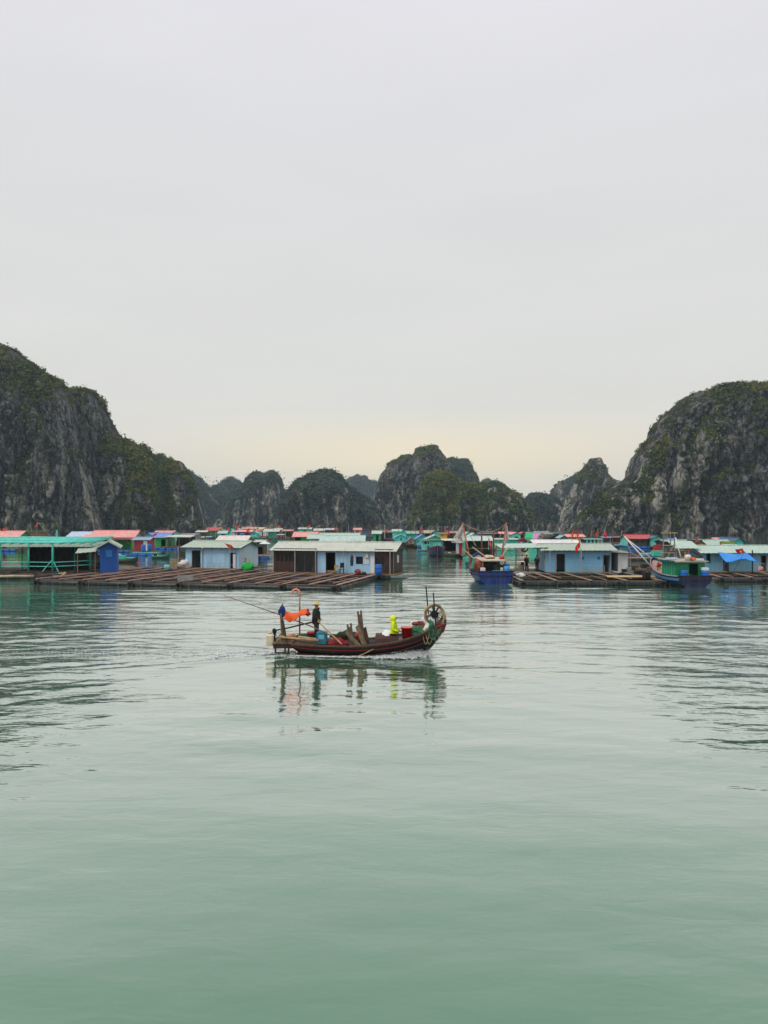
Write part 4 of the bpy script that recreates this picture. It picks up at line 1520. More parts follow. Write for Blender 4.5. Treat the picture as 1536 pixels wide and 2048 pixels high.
H('long white-roofed house directly behind the flag house', 1074, 1160, 93, 1088.5, 1081, D=5, wall=TEAL3, roof=mat((232, 228, 228)), group=G2)
H('dark navy gable house behind the long white roof', 1096, 1126, 170, 1076.5, 1070.5, D=6, wall=mat((32, 38, 58)), roof=DARK, gable=True, group=G2)
H('small teal gable with pale trim beside the dark navy gable', 1121, 1135, 165, 1075, 1071, D=4, wall=mat((70, 130, 130)), roof=mat((150, 185, 190)), gable=True, group=G2)
H('ochre house with pink roof behind the flag house', 1136, 1169, 176, 1073.5, 1069, D=5, wall=OCHRE, roof=PINK, ops=[('window', 1150, 1153, 1079, 1081), ('window', 1161.5, 1165, 1079, 1083.5)], group=G2)
sl = H('teal slatted shed right of the ochre house', 1172, 1204, 165, 1079, 1078, D=4, wall=DARK, roof=mat((130, 170, 160)), group=G2)
for i in range(5):
    MB().box(-1.7 + i * .8, -1.3 + i * .8, -.05, -.003, .05, 1.3).build('slat', TEAL, sl)
rr = H('red-roofed brown house with turquoise gable end on the right', 1256, 1306, 160, 1077, 1070, D=5, wall=WOODD, side=TEAL, roof=REDR, ops=[('window', 1268, 1278, 1080, 1086), ('window', 1281, 1291, 1080, 1086), dk(1294, 1300, 1079)], group=G2, floats=BARREL, deckmat=BLUE)
H('turquoise gable block at the end of the red-roofed house', 1306.5, 1322, 158, 1075.5, 1072, D=5, wall=TEAL, roof=mat((60, 110, 125)), gable=True, ops=[('window', 1309, 1314.5, 1081, 1085)], group=G2, floats=BARREL)
hs = H('mint-roofed hall with green lettered sign on its roof, right', 1405, 1470, 104, 1090, 1080.5, D=6, wall=mat((170, 190, 180)), roof=mat((172, 196, 184)), group=G2)
H('orange gable end left of the mint-roofed hall', 1393, 1411, 100, 1089.5, 1082, D=4, wall=mat((235, 165, 60)), roof=DARK, gable=True, group=G2)
H('turquoise gable house with pink roof behind the sign', 1468, 1487, 116, 1082.5, 1076.5, D=6, wall=TEAL2, roof=mat((70, 100, 130)), gable=True, group=G2)
H('pink-roofed wing behind the green sign', 1440, 1468, 122, 1080.5, 1076.5, D=5, wall=TEAL, roof=PINK, group=G2)

# further low roofs that fill the back of the village
back = [(548, 562, 265, 1060, 1057, WOODM, GREYR, 'low grey far roof above the gap between front houses'), (566, 584, 255, 1062, 1059.5, DARKBR, mat((205, 150, 140)), 'low faded pink far roof left of the green-walled house'),
        (597, 622, 300, 1058, 1055.5, TEAL3, MINT, 'far mint roof above the pink-roofed green house'), (628, 648, 285, 1061, 1057.5, GREY, mat((210, 205, 200)), 'far white roof above the mint roofs'),
        (652, 672, 300, 1059.5, 1056.5, BROWN, mat((190, 200, 205)), 'far pale blue roof above the long mint roof'), (708, 722, 290, 1059.5, 1056.2, mat((225, 150, 140)), PINK, 'far pinkish hut left of the blue-cabin boat'),
        (762, 784, 235, 1064.5, 1061, DARK, mat((110, 120, 125)), 'dark grey far roof above the navy boat'), (836, 850, 240, 1066, 1063, WOODD, mat((120, 125, 120)), 'dark far roof right of the long green-roofed house'),
        (896, 918, 225, 1066, 1062.5, DARKBR, mat((165, 130, 125)), 'dull pink far roof right of the yellow house'), (958, 1000, 235, 1068, 1065.5, DARK, mat((100, 105, 108)), 'dark long far roof between the masts'),
        (1206, 1250, 190, 1075, 1072.5, DARKBR, mat((120, 90, 85)), 'low brown far roof left of the red-roofed house'), (1105, 1122, 240, 1067, 1064.5, DARK, mat((90, 95, 100)), 'dark far roof behind the yellow-walled hut'),
        (230, 262, 185, 1068, 1064, DARK, BLUER, 'far blue roof behind the large pink roof'), (392, 412, 240, 1064, 1061.5, WOODD, GREYR, 'low grey far roof under the left ridge'),
        (1330, 1392, 150, 1083, 1079.5, DARK, mat((150, 160, 155)), 'low grey roof behind the boat gantry on the right')]
for a, b, Y, e, r_, w, rf, lab in back:
    H(lab, a, b, Y, e, r_, D=5, wall=w, roof=rf, ops=[dk((a + b) / 2 - 2, (a + b) / 2 + 2, e + 2)], group=G3)

# the sign on the roof of the hall: green board with a row of small yellow letters
sg = thing('roof_sign', 'green sign with yellow lettering on the mint roof at the right', 'sign', (X(1456, 103), 103, Z(1088, 103)), 0)
sw, shh = 33 / F * 103, 5.2 / F * 103
MB().box(-sw / 2, sw / 2, 0, .06, 0, shh).build('board', mat((25, 150, 70), .5, .1), sg)
for s in (-1, 1):
    MB().tube([(s * sw * .4, .1, -.6), (s * sw * .4, .1, .1)], .04, 5).build('strut', GREY, sg)
mb = MB()
gg = random.Random(4)
xx = -sw * .28
while xx < sw * .42:          # the letters are too small to read in the photograph: strokes of letter size
    k = gg.choice((0, 1, 2))
    h0, h1 = shh * .3, shh * .6
    mb.box(xx, xx + .02, -.012, -.002, h0, h1)
    if k == 0:
        mb.box(xx + .02, xx + .07, -.012, -.002, h1 - .025, h1)
        mb.box(xx + .02, xx + .07, -.012, -.002, h0, h0 + .025)
    elif k == 1:
        mb.box(xx + .05, xx + .07, -.012, -.002, h0, h1)
        mb.box(xx + .02, xx + .05, -.012, -.002, (h0 + h1) / 2 - .01, (h0 + h1) / 2 + .015)
    else:
        mb.box(xx + .02, xx + .07, -.012, -.002, (h0 + h1) / 2 - .01, (h0 + h1) / 2 + .015)
    xx += .095 if gg.random() > .2 else .15
mb.build('lettering', mat((250, 225, 60), .5, .05, 2, 0, 0), sg)

# tarps and loose big items in the village
t = solo(MB().slab([[(0, 0, 1.9), (2.1, 0, 1.9)], [(-.55, -1.6, .7), (1.5, -1.6, .7)], [(-.6, -1.7, .3), (1.4, -1.7, .3)]], .03), 'hanging_tarpaulin', TARPG, 'bright green awning sheet left of the beige-walled house', 'awning', (X(1052, 200), 200, .75))
t = solo(MB().slab([[(0, 0, 1.7), (1.6, 0, 1.9)], [(-.4, -1.3, .6), (1.0, -1.3, .8)], [(-.7, -1.5, .1), (.5, -1.5, .2)]], .03), 'hanging_cloth', PURPLE, 'pink and lilac cloth hanging beside the green awning', 'cloth', (X(1066, 196), 196, .75))


# ------------------------------------------------------------------ flags
STAR = mat((250, 215, 40), .5, .05, 2, 0, 0)


def flag(label, px, pt, pb, Y, lean=0.0, size=0.75, droop=0.85, side=1, pole=STEEL, zb=None):
    z0 = Z(pb, Y) if zb is None else zb
    z1 = Z(pt, Y)
    t = thing('flag', label, 'flag', (X(px, Y) - lean, Y, z0), 0, 'red flags with a yellow star')
    h = z1 - z0
    MB().tube([(0, 0, 0), (lean, 0, h)], [.035, .022], 6).build('pole', pole, t)
    rows = []
    n = 8
    g = random.Random(int(px * 7 + pt))
    ph = g.uniform(0, 6)
    for i in range(5):
        v = i / 4
        row = []
        for j in range(n):
            u = j / (n - 1)
            x = u * size * 1.5 * (1 - .75 * droop) * side
            z = -v * size * (1 - .15 * droop) - u * size * 1.15 * droop
            y = .07 * math.sin(6 * u + ph + 2 * v) * (0.4 + u)
            f = (h + z - .05) / h
            row.append((lean * f + x + .02 * side, y, h + z - .05))
        rows.append(row)
    # sheet with thickness in y
    mb = MB()
    fr = [p for r in rows for p in r]
    nb = len(fr)
    vs = fr + [(p[0], p[1] + .012, p[2]) for p in fr]
    fs = []
    for i in range(4):
        for j in range(n - 1):
            a, b, c, d = i * n + j, i * n + j + 1, (i + 1) * n + j + 1, (i + 1) * n + j
            fs += [(a, d, c, b), (nb + a, nb + b, nb + c, nb + d)]
    mb.add(vs, fs)
    c = mb.build('cloth', RED, t, True)
    cx = sum((Vector(rows[2][j]) for j in (3, 4)), Vector()) / 2
    st = MB()
    sv = []
    e1 = (Vector(rows[2][5]) - Vector(rows[2][2])).normalized()
    e2 = (Vector(rows[1][3]) - Vector(rows[3][3])).normalized()
    for k in range(10):
        a = math.pi / 2 + k * math.pi / 5
        r_ = size * (.26 if k % 2 == 0 else .105)
        sv.append(cx + e1 * r_ * math.cos(a) * max(.35, 1 - .75 * droop) + e2 * r_ * math.sin(a) + Vector((0, -.03, 0)))
    st.add(sv + [cx + Vector((0, -.03, 0))], [(k, (k + 1) % 10, 10) for k in range(10)])
    st.build('star', STAR, c)
    return t


flag('small red flag hanging on the pole before the flag house', 1160, 1080, 1142, 76.5, .0, .75, .8, -1)
flag('tall leaning red flag left of the ochre house', 1147, 1055, 1080, 150, .9, 1.2, .95, 1, RUST)
flag('red flag leaning right above the ochre house roof', 1156, 1057, 1080, 152, .7, 1.1, .9, 1, RUST)
flag('red flag on a straight pole above the teal slatted shed', 1196, 1056, 1078, 150, 0, 1.2, .95, -1)
flag('red flag on a leaning pole right of the slatted shed', 1210, 1058, 1086, 140, .7, 1.0, .75, 1)
flag('low red flag in front of the slatted shed', 1200, 1078, 1090, 120, 0, .8, .95, -1)
flag('red flag on the eave of the blue tarpaulin house', 1484, 1096, 1106, 77.4, -.3, .55, .15, -1)
flag('red flag beside the green roof sign', 1447, 1080, 1089, 101, .15, .5, .8, -1)
flag('red flag above the orange gable end', 1396, 1072, 1084, 100, 0, .55, .8, -1)
flag('red flag above the pink roof at the far left', 14, 1054, 1066, 140, .5, .6, .3, -1)
flag('red flag high on the mast at the left cliff', 75, 1043, 1070, 150, .2, .8, .9, -1)
flag('red flag on the netted blue fishing boat', 977, 1075, 1100, 72.6, 0, .6, .9, 1)
flag('red flag by the corner post of the pale blue house', 449, 1086, 1096, 83.3, -.5, .45, .3, 1, RUSTW)
for i, (px, pt, pb, Y, lab) in enumerate([(478, 1049, 1062, 250, 'far red flag above the navy-walled house'), (459, 1054, 1066, 260, 'far red flag above the turquoise far hut'), (499, 1055, 1068, 240, 'far red flag on the long pink roof'),
                                          (536, 1051, 1064, 255, 'far red flag above the small white gable'), (560, 1049, 1062, 270, 'far red flag above the gap between front houses'), (620, 1048, 1060, 260, 'far red flag above the pink-roofed green house'),
                                          (674, 1052, 1064, 260, 'far red flag above the long mint roof'), (776, 1055, 1068, 230, 'far red flag above the navy boat'), (845, 1055, 1070, 220, 'far red flag left of the dark barn'),
                                          (894, 1059, 1072, 210, 'first of two far red flags above the yellow house'), (899, 1060, 1072, 212, 'second of two far red flags above the yellow house'), (313, 1064, 1074, 158, 'red flag on the blue-roofed house')]):
    flag(lab, px, pt, pb, Y, 0, 1.1, .6, -1)

# ------------------------------------------------------------------ boats
def hull_mb(st, th=0.06, fwd='y', smooth_steps=3):
    """stations (s, sheer_z, sheer_half, chine_z, chine_half, keel_z) from stern to bow; closed shell with an inside"""
    a = np.array(st, float)
    # denser stations by smooth interpolation
    n = len(a)
    t = np.arange(n)
    tt = np.linspace(0, n - 1, (n - 1) * smooth_steps + 1)
    out = []
    for k in range(6):
        y = a[:, k]
        m = np.gradient(y)
        i = np.clip(tt.astype(int), 0, n - 2)
        f = tt - i
        h = (2 * f ** 3 - 3 * f ** 2 + 1) * y[i] + (f ** 3 - 2 * f ** 2 + f) * m[i] + (-2 * f ** 3 + 3 * f ** 2) * y[i + 1] + (f ** 3 - f ** 2) * m[i + 1]
        out.append(h)
    S = np.array(out).T
    mb = MB()

    def sec(r, inner):
        s, zs, hs, zc, hc, zk = r
        if inner:
            hs, hc, zk, zc = max(.02, hs - th), max(.01, hc - th), min(zk + th, zs - .05), zc + th * .5
        zm, hm = (zs + zc) / 2, (hs + hc) / 2 * 1.035
        zl, hl = zc * .45 + zk * .55, hc * .66
        L = [(hs, zs), (hm, zm), (hc, zc), (hl, zl), (0, zk)]
        return [(-h, z) for h, z in L] + [(h, z) for h, z in L[-2::-1]]

    def put(s, h, z):
        return (h, s, z) if fwd == 'y' else (s, -h, z)
    m = len(S)
    k = 9
    vo = [put(r[0], *p) for r in S for p in sec(r, False)]
    vi = [put(r[0], *p) for r in S for p in sec(r, True)]
    # pull the inner ends in from the transom and the stem
    e0, e1 = th, th
    vi = [tuple(p) for p in vi]
    ax = 1 if fwd == 'y' else 0
    for j in range(k):
        q = list(vi[j]); q[ax] += e0; vi[j] = tuple(q)
        q = list(vi[(m - 1) * k + j]); q[ax] -= e1; vi[(m - 1) * k + j] = tuple(q)
    o = len(vo)
    fs = []
    for i in range(m - 1):
        for j in range(k - 1):
            A, B, C, D = i * k + j, (i + 1) * k + j, (i + 1) * k + j + 1, i * k + j + 1
            fs.append((A, B, C, D))
            fs.append((o + D, o + C, o + B, o + A))
        for j in (0, k - 1):
            A, B = i * k + j, (i + 1) * k + j
            fs.append((A, o + A, o + B, B) if j == 0 else (B, o + B, o + A, A))
    for b in (0, (m - 1) * k):
        fs.append(tuple(b + j for j in range(k)))
        fs.append(tuple(o + b + j for j in range(k - 1, -1, -1)))
        fs.append((b, b + k - 1, o + b + k - 1, o + b))
    mb.add(vo + vi, fs)
    return mb, S


def side_strip(S, f, w, out_, fwd='y', i0=0, i1=None):
    """a rubbing strake along both sides: f = 0 at the sheer, 1 at the chine; returns two MBs"""
    res = []
    S = S[i0:i1]
    for sgn in (-1, 1):
        pts = []
        for s, zs, hs, zc, hc, zk in S:
            z = zs + (zc - zs) * f
            h = hs + (hc - hs) * f + out_
            if 0 < f < 1:
                h += .017 * (hs + hc) * (1 - abs(2 * f - 1))
            pts.append((sgn * h, s, z) if fwd == 'y' else (s, sgn * h, z))
        m = MB()
        ax = 1 if fwd == 'y' else 0
        la = 1 - ax
        vs, fs = [], []
        for p in pts:
            for dh, dz in ((-.03, -w / 2), (.02, -w / 2), (.02, w / 2), (-.03, w / 2)):
                q = list(p)
                q[la] += sgn * dh
                q[2] += dz
                vs.append(tuple(q))
        for i in range(len(pts) - 1):
            for j in range(4):
                l = (j + 1) % 4
                fs.append((i * 4 + j, i * 4 + l, (i + 1) * 4 + l, (i + 1) * 4 + j))
        fs += [(0, 1, 2, 3), tuple(4 * (len(pts) - 1) + j for j in (3, 2, 1, 0))]
        m.add(vs, fs)
        res.append(m)
    return res


def deck_mb(S, drop, inset=.07, fwd='y', i0=1, i1=-1):
    S = S[i0:i1]
    g = []
    for s, zs, hs, zc, hc, zk in S:
        h = max(.03, hs - inset - drop * .12)
        z = zs - drop
        g.append([(-h, s, z), (0, s, z + .04), (h, s, z)] if fwd == 'y' else [(s, h, z), (s, 0, z + .04), (s, -h, z)])
    return MB().slab(g, .04)


def LP(root, px, py, Y):
    v = Vector((X(px, Y), Y, Z(py, Y))) - root.location
    v.rotate(Matrix.Rotation(-root.rotation_euler.z, 3, 'Z'))
    return v


def small_boat(label, px, py, L, B, rz, hm, deckm=PLANKG, fb=.45, motor=True, group='small working boats in the village', canopy=None, stripe=None, cargo=None, name='small_boat', bowrise=.45):
    Y = YW(py)
    t = thing(name, label, 'boat', (X(px, Y), Y, 0), rz, group)
    h = L / 2
    mb, S = hull_mb([(-h, fb * 1.1, B * .40, .1, B * .34, -.12), (-h * .4, fb, B * .5, .1, B * .42, -.2), (h * .2, fb * 1.05, B * .48, .12, B * .38, -.2), (h * .65, fb + bowrise * .4, B * .34, .25, B * .22, -.1),
                     (h, fb + bowrise, B * .08, fb * .6, B * .04, .12)], .05)
    mb.build('hull', hm, t, True)
    deck_mb(S, fb * .45).build('deck', deckm, t)
    for q in side_strip(S, .05, .07, .01):
        q.build('gunwale', stripe or WOODM, t)
    if motor:
        m = MB().cbox(-.18, .18, -h + .25, -h + .75, fb, fb + .35)
        m.build('engine', DARK, t)
        MB().tube([(0, -h + .3, fb + .2), (0, -h - 1.0, -.1)], .03, 6).build('propeller_shaft', STEEL, t)
    if canopy:
        for sx in (-1, 1):
            for sy in (-1, 1):
                MB().tube([(sx * B * .36, sy * h * .35 - .1, fb * .6), (sx * B * .36, sy * h * .35 - .1, fb + 1.35)], .035, 5).build('post', STEEL, t)
        rows = [[(x * B * .46, y * h * .45 - .1, fb + 1.4 + .15 * (1 - x * x)) for x in (-1, -.5, 0, .5, 1)] for y in (-1, 0, 1)]
        MB().slab(rows, .04).build('canopy', canopy, t)
    if cargo:
        g = random.Random(int(px * 3))
        for i, cm in enumerate(cargo):
            MB().blob((g.uniform(-.25, .25) * B, (-.5 + i / max(1, len(cargo) - 1)) * h, fb * .75), (.3, .35, .28), 8, 6, .2, .4, g).build('bundle', cm, t, True)
    return t


# ---- netted blue fishing boat, stern towards us
b1 = thing('fishing_boat', 'blue wooden fishing boat with hanging nets, stern towards the camera', 'boat', (X(992, 69.0), 69.0, 0), R(3), 'moored fishing boats')
mb, S1 = hull_mb([(0, 1.18, 1.60, .38, 1.42, -.35), (2.3, 1.12, 1.75, .32, 1.52, -.5), (5.0, 1.3, 1.66, .4, 1.34, -.5), (7.2, 1.75, 1.2, .75, .8, -.35), (8.6, 2.25, .6, 1.25, .3, .3), (9.2, 2.5, .12, 1.6, .06, 1.0)], .08)
mb.build('hull', HULLB, b1, True)
b1.children[0].data.polygons.foreach_set('use_smooth', [False] * len(b1.children[0].data.polygons))
deck_mb(S1, .25).build('deck', PLANKG, b1)
for q in side_strip(S1, .04, .1, .02):
    q.build('gunwale', DARKBR, b1)
for q in side_strip(S1, .45, .09, .01):
    q.build('rubbing_strake', NAVY, b1)
MB().box(-1.66, 1.66, -.05, .05, 1.1, 1.2).build('transom_cap', DARKBR, b1)
MB().box(-1.54, 1.54, -.09, -.002, .72, .84).build('transom_strake', NAVY, b1)
MB().box(-.06, .06, -.22, -.002, -.3, .45).build('rudder', HULLB, b1)
c1 = MB()
roof1 = MB().slab([[(-1.15, .7, 2.1), (1.1, .7, 2.1)], [(-1.45, 2.6, 2.25), (1.2, 2.6, 2.25)], [(-1.35, 3.9, 2.25), (1.2, 3.9, 2.25)]], .09).build('cabin_roof', mat((205, 190, 170), .7, .25, 3, .2, .35), b1)
for x, y, mm in ((-1.05, .85, RUSTW), (1.0, .85, RUST), (-1.2, 3.7, WOODM), (1.05, 3.7, RUST), (-1.15, 2.2, WOODL)):
    MB().beam((x, y, .9), (x, y, 2.15), .11, .11).build('cabin_post', mm, b1)
MB().box(-1.1, 1.0, 3.6, 3.68, .9, 2.1).build('bulkhead', mat((40, 60, 60)), b1)
MB().box(-1.2, -1.12, 2.2, 3.6, .9, 2.1).build('cabin_side', mat((190, 190, 180)), b1)
MB().box(1.0, 1.08, 1.6, 3.6, .9, 1.6).build('cabin_side', TEAL3, b1)
# masts, booms and stays
mast = [((942, 1127), (925, 1046), 72.5, 74.5, .09, RUSTW), ((1003, 1112), (1013, 1046), 72.5, 74.5, .08, RUSTW), ((964, 1116), (963, 1063), 73.2, 73.2, .09, RUST), ((987, 1116), (987, 1063), 73.2, 73.2, .09, RUST)]
for (a0, b0), (a1, b1_), y0, y1, r_, mm in mast:
    MB().tube([LP(b1, a0, b0, y0), LP(b1, a1, b1_, y1)], [r_, r_ * .8], 7).build('mast', mm, b1, True)
MB().tube([LP(b1, 928, 1097, 73), LP(b1, 1010, 1097, 73)], .04, 6).build('cross_pole', WOODM, b1)
MB().tube([LP(b1, 961, 1063, 73.2), LP(b1, 990, 1063, 73.2)], .04, 6).build('cross_pole', WOODL, b1)
for a, b in (((925, 1047), (962, 1063)), ((988, 1063), (1013, 1047)), ((925, 1048), (906, 1080)), ((935, 1060), (952, 1092)), ((1010, 1050), (990, 1095))):
    MB().tube([LP(b1, *a, 74.2), LP(b1, (a[0] + b[0]) / 2, (a[1] + b[1]) / 2 + 1, 74), LP(b1, *b, 73.6)], .028, 5).build('stay', ROPE, b1)
for a, b, y0, y1 in (((927, 1098), (957, 1126), 71.5, 70.5), ((945, 1094), (972, 1114), 72.5, 71.5), ((1016, 1095), (1000, 1118), 72.5, 71.5)):
    MB().beam(LP(b1, *a, y0), LP(b1, *b, y1), .13, .06).build('scoop_arm', WOODL, b1)
for quad, nm in ((((924, 1050), (903, 1084), (929, 1084)), 'n'), (((1014, 1052), (1018, 1075), (1008, 1092)), 'n')):
    p = [LP(b1, *q, 74.3) for q in quad]
    rows = []
    for i in range(9):
        s = i / 8
        row = []
        for j in range(7):
            u = j / 6
            q = p[0].lerp(p[1].lerp(p[2], u), s)
            row.append((q.x, q.y + .12 * math.sin(9 * u + 3 * s) * s, q.z - .1 * math.sin(math.pi * u) * s))
        rows.append(row)
    nm_ = MB()
    for i in range(9):
        nm_.tube(rows[i], .028, 4)
    for j in range(7):
        nm_.tube([rows[i][j] for i in range(9)], .028, 4)
    for i in range(8):
        nm_.tube([rows[i][0]] + [tuple((Vector(rows[i][j]) + Vector(rows[i + 1][j + 1])) / 2) for j in range(6)] + [rows[i + 1][6]], .022, 4)
    nm_.build('hanging_net', NETW, b1, True)
MB().beam(LP(b1, 949, 1117, 69.6), LP(b1, 944, 1138, 69.2), .22, .1).build('leeboard', mat((20, 120, 85)), b1)
MB().tube([LP(b1, 944, 1136, 69.2), LP(b1, 943, 1151, 69.2)], .06, 6).build('fender_pole', BLACK, b1)


def crate_mb(w, d, h):
    m = MB()
    m.cbox(-w / 2, w / 2, -d / 2, d / 2, 0, h, .03)
    return m


def put_on(root, mb, name, m, label, cat, local, rz=0, group=None, smooth=False):
    v = Vector(local)
    v.rotate(Matrix.Rotation(root.rotation_euler.z, 3, 'Z'))
    return solo(mb, name, m, label, cat, root.location + v, root.rotation_euler.z + rz, group, smooth)


def barrel_mb(r=.29, h=.9):
    return MB().lathe([(0, 0), (r * .9, 0), (r, .04), (r, h * .3), (r * 1.05, h * .33), (r, h * .36), (r, h * .64), (r * 1.05, h * .67), (r, h * .7), (r, h - .04), (r * .9, h), (0, h)], 14)


put_on(b1, barrel_mb(.27, .62), 'barrel', BARREL2, 'light blue drum at the stern corner of the netted boat', 'barrel', (1.05, .45, .95), smooth=True)
put_on(b1, barrel_mb(.3, .8), 'barrel', BARREL, 'dark blue drum behind the light blue drum on the netted boat', 'barrel', (1.2, 1.2, .95), smooth=True)
put_on(b1, crate_mb(.42, .4, .5), 'box', WHITE, 'white box at the left stern corner of the netted boat', 'box', (-1.1, .5, .95))
put_on(b1, crate_mb(.7, .45, .25), 'tub', BARREL2, 'low pale blue tub in the middle of the netted boat stern', 'tub', (.15, .5, .95))
put_on(b1, crate_mb(.22, .3, .5), 'canister', CREAM, 'cream canister beside the blue drum on the netted boat', 'canister', (.62, .5, .95))
put_on(b1, MB().blob((0, 0, 0), (.42, .5, .6), 12, 9, .3, .8), 'net_heap', RUSTW, 'brown heap of netting on the port rail of the netted boat', 'net', (-1.5, 1.3, 1.55), smooth=True)
put_on(b1, MB().blob((0, 0, .12), (.5, .35, .16), 12, 7, .25, .7), 'bundle', mat((225, 190, 165)), 'pale rolled bundle on the cabin roof of the netted boat', 'bundle', (-.2, 2.0, 2.22), smooth=True)
put_on(b1, MB().blob((0, 0, .12), (.25, .3, .2), 10, 7, .25, .7), 'bundle', REDR, 'red cloth bundle on the cabin roof of the netted boat', 'bundle', (.85, 1.6, 2.18), smooth=True)
put_on(b1, MB().blob((0, 0, .35), (.3, .3, .45), 10, 7, .25, .8), 'net_heap', mat((70, 75, 45)), 'olive net heap inside the cabin of the netted boat', 'net', (.35, 1.6, .95), smooth=True)

# ---- green-cabin fishing boat on the right
b2 = thing('fishing_boat', 'blue fishing boat with green cabin and white booms on the right', 'boat', (X(1391, 65.6), 65.6, 0), R(7), 'moored fishing boats')
mb, S2 = hull_mb([(0, 1.0, 1.5, .35, 1.32, -.3), (1.9, .98, 1.6, .32, 1.4, -.45), (4.0, 1.15, 1.5, .4, 1.2, -.45), (5.8, 1.55, 1.1, .7, .75, -.3), (7.0, 2.0, .6, 1.1, .3, .3), (7.6, 2.2, .14, 1.5, .06, 1.0)], .08)
mb.build('hull', NAVY, b2)
deck_mb(S2, .22).build('deck', PLANKP, b2)
for q in side_strip(S2, .04, .1, .02):
    q.build('gunwale', mat((170, 165, 175)), b2)
for q in side_strip(S2, .5, .22, .005):
    q.build('side_stripe', HULLL, b2)
MB().box(-1.6, 1.6, -.05, .05, .92, 1.02).build('transom_cap', DARKBR, b2)
MB().box(-1.5, 1.5, -.08, -.002, .58, .68).build('transom_strake', BLACK, b2)
g_ = mat((26, 140, 94), .5, .25, 2.5, 0, .4)
cb = wall_with_openings(2.7, 2.15, [(-.1, .75, .95, 1.95)], .07, .85).build('cabin_wall', g_, b2, loc=(.0, .9, 0))
MB().box(-1.35, -1.28, .97, 3.2, .85, 2.15).build('cabin_wall', g_, b2)
MB().box(1.28, 1.35, .97, 3.2, .85, 2.15).build('cabin_wall', g_, b2)
MB().box(-1.35, 1.35, 3.2, 3.27, .95, 2.15).build('cabin_wall', g_, b2)
for i in range(5):
    MB().box(-1.38, -1.352, 1.05 + i * .43, 1.1 + i * .43, .9, 2.1).build('batten', TEAL3, b2)
MB().slab([[(-1.6, .55, 2.2), (1.55, .55, 2.2)], [(-1.6, 3.6, 2.3), (1.55, 3.6, 2.3)]], .09).build('cabin_roof', mat((175, 170, 150), .7, .25, 2, .2, .4), b2)
MB().box(-1.63, -1.6, .5, 3.6, 2.1, 2.26).build('roof_edge', mat((25, 95, 110)), b2)
for a, b, y0, y1, r_ in (((1303, 1134), (1249, 1073), 73, 74.5, .07), ((1316, 1127), (1250, 1075), 73.6, 74.5, .055), ((1362, 1116), (1351, 1075), 69.5, 70, .06)):
    MB().tube([LP(b2, *a, y0), LP(b2, *b, y1)], [r_, r_ * .8], 7).build('boom', WHITE, b2, True)
MB().tube([LP(b2, 1251, 1080, 74.3), LP(b2, 1262, 1105, 73.8), LP(b2, 1282, 1117, 73.5)], .025, 5).build('stay', ROPE, b2)
for a, b, y0 in (((1326, 1140), (1327, 1066), 71), ((1349, 1122), (1349, 1066), 70.6), ((1332, 1122), (1350, 1085), 70.8), ((1341, 1100), (1341, 1067), 71)):
    MB().tube([LP(b2, *a, y0), LP(b2, *b, y0)], .05, 6).build('gantry_post', GREY, b2)
for a, b, y0 in (((1322, 1066), (1355, 1066), 70.8), ((1320, 1106), (1348, 1106), 70.8), ((1324, 1091), (1352, 1091), 70.9)):
    MB().tube([LP(b2, *a, y0), LP(b2, *b, y0)], .05, 6).build('gantry_bar', WOODL, b2)
MB().tube([LP(b2, 1335, 1103, 70), LP(b2, 1385, 1102, 69.5)], .07, 6).build('awning_pole', RUST, b2)
MB().tube([LP(b2, 1384, 1101, 69.5), LP(b2, 1404, 1114, 69)], .08, 6).build('awning_pole', BLACK, b2)
for x, y in ((-.9, 5.0), (-.2, 5.6)):
    MB().tube([(x, y, 1.0), (x + .1, y, 1.9)], .05, 6).build('stanchion', RUST, b2)
MB().tube([(-1.0, 5.0, 1.5), (.1, 5.9, 1.5)], .04, 6).build('stanchion', RUST, b2)
put_on(b2, barrel_mb(.32, .6), 'barrel', BARREL, 'blue drum at the stern corner of the green-cabin boat', 'barrel', (1.1, .45, .82), smooth=True)
put_on(b2, barrel_mb(.3, .62), 'barrel', BARREL, 'blue drum against the green cabin wall, left of its doorway', 'barrel', (-.75, .5, .82), smooth=True)
put_on(b2, crate_mb(.55, .4, .22), 'box', WHITE, 'white box on the blue stern drum of the green-cabin boat', 'box', (1.1, .45, 1.43))
put_on(b2, MB().blob((0, 0, .2), (.32, .3, .27), 10, 7, .15, .7), 'bundle', mat((235, 215, 205)), 'white sack on the green cabin roof', 'sack', (.0, 1.2, 2.27), smooth=True)
put_on(b2, crate_mb(.6, .35, .12), 'tray', YELLOW, 'yellow tray on the green cabin roof', 'tray', (.6, 1.5, 2.28))
put_on(b2, crate_mb(.9, .4, .15), 'box', WHITE, 'long white foam box on the green cabin roof', 'box', (.75, .95, 2.25))
put_on(b2, crate_mb(1.0, .4, .14), 'box', WHITED, 'flat pale box on the port side of the green cabin roof', 'box', (-1.0, 2.2, 2.3))
put_on(b2, MB().blob((0, 0, .1), (.2, .2, .14), 8, 6, .2, .7), 'bundle', ORANGE, 'small orange bundle on the green cabin roof', 'bundle', (.3, .9, 2.27), smooth=True)
put_on(b2, MB().blob((0, 0, .15), (.22, .22, .2), 8, 6, .1, .7), 'buoy', mat((170, 215, 50)), 'lime green buoy on the fore deck of the green-cabin boat', 'buoy', (-.7, 4.3, 1.3), smooth=True)
put_on(b2, MB().blob((0, 0, .15), (.24, .22, .2), 8, 6, .1, .7), 'buoy', RED, 'red buoy on the bow rail of the green-cabin boat', 'buoy', (-.3, 5.9, 1.45), smooth=True)

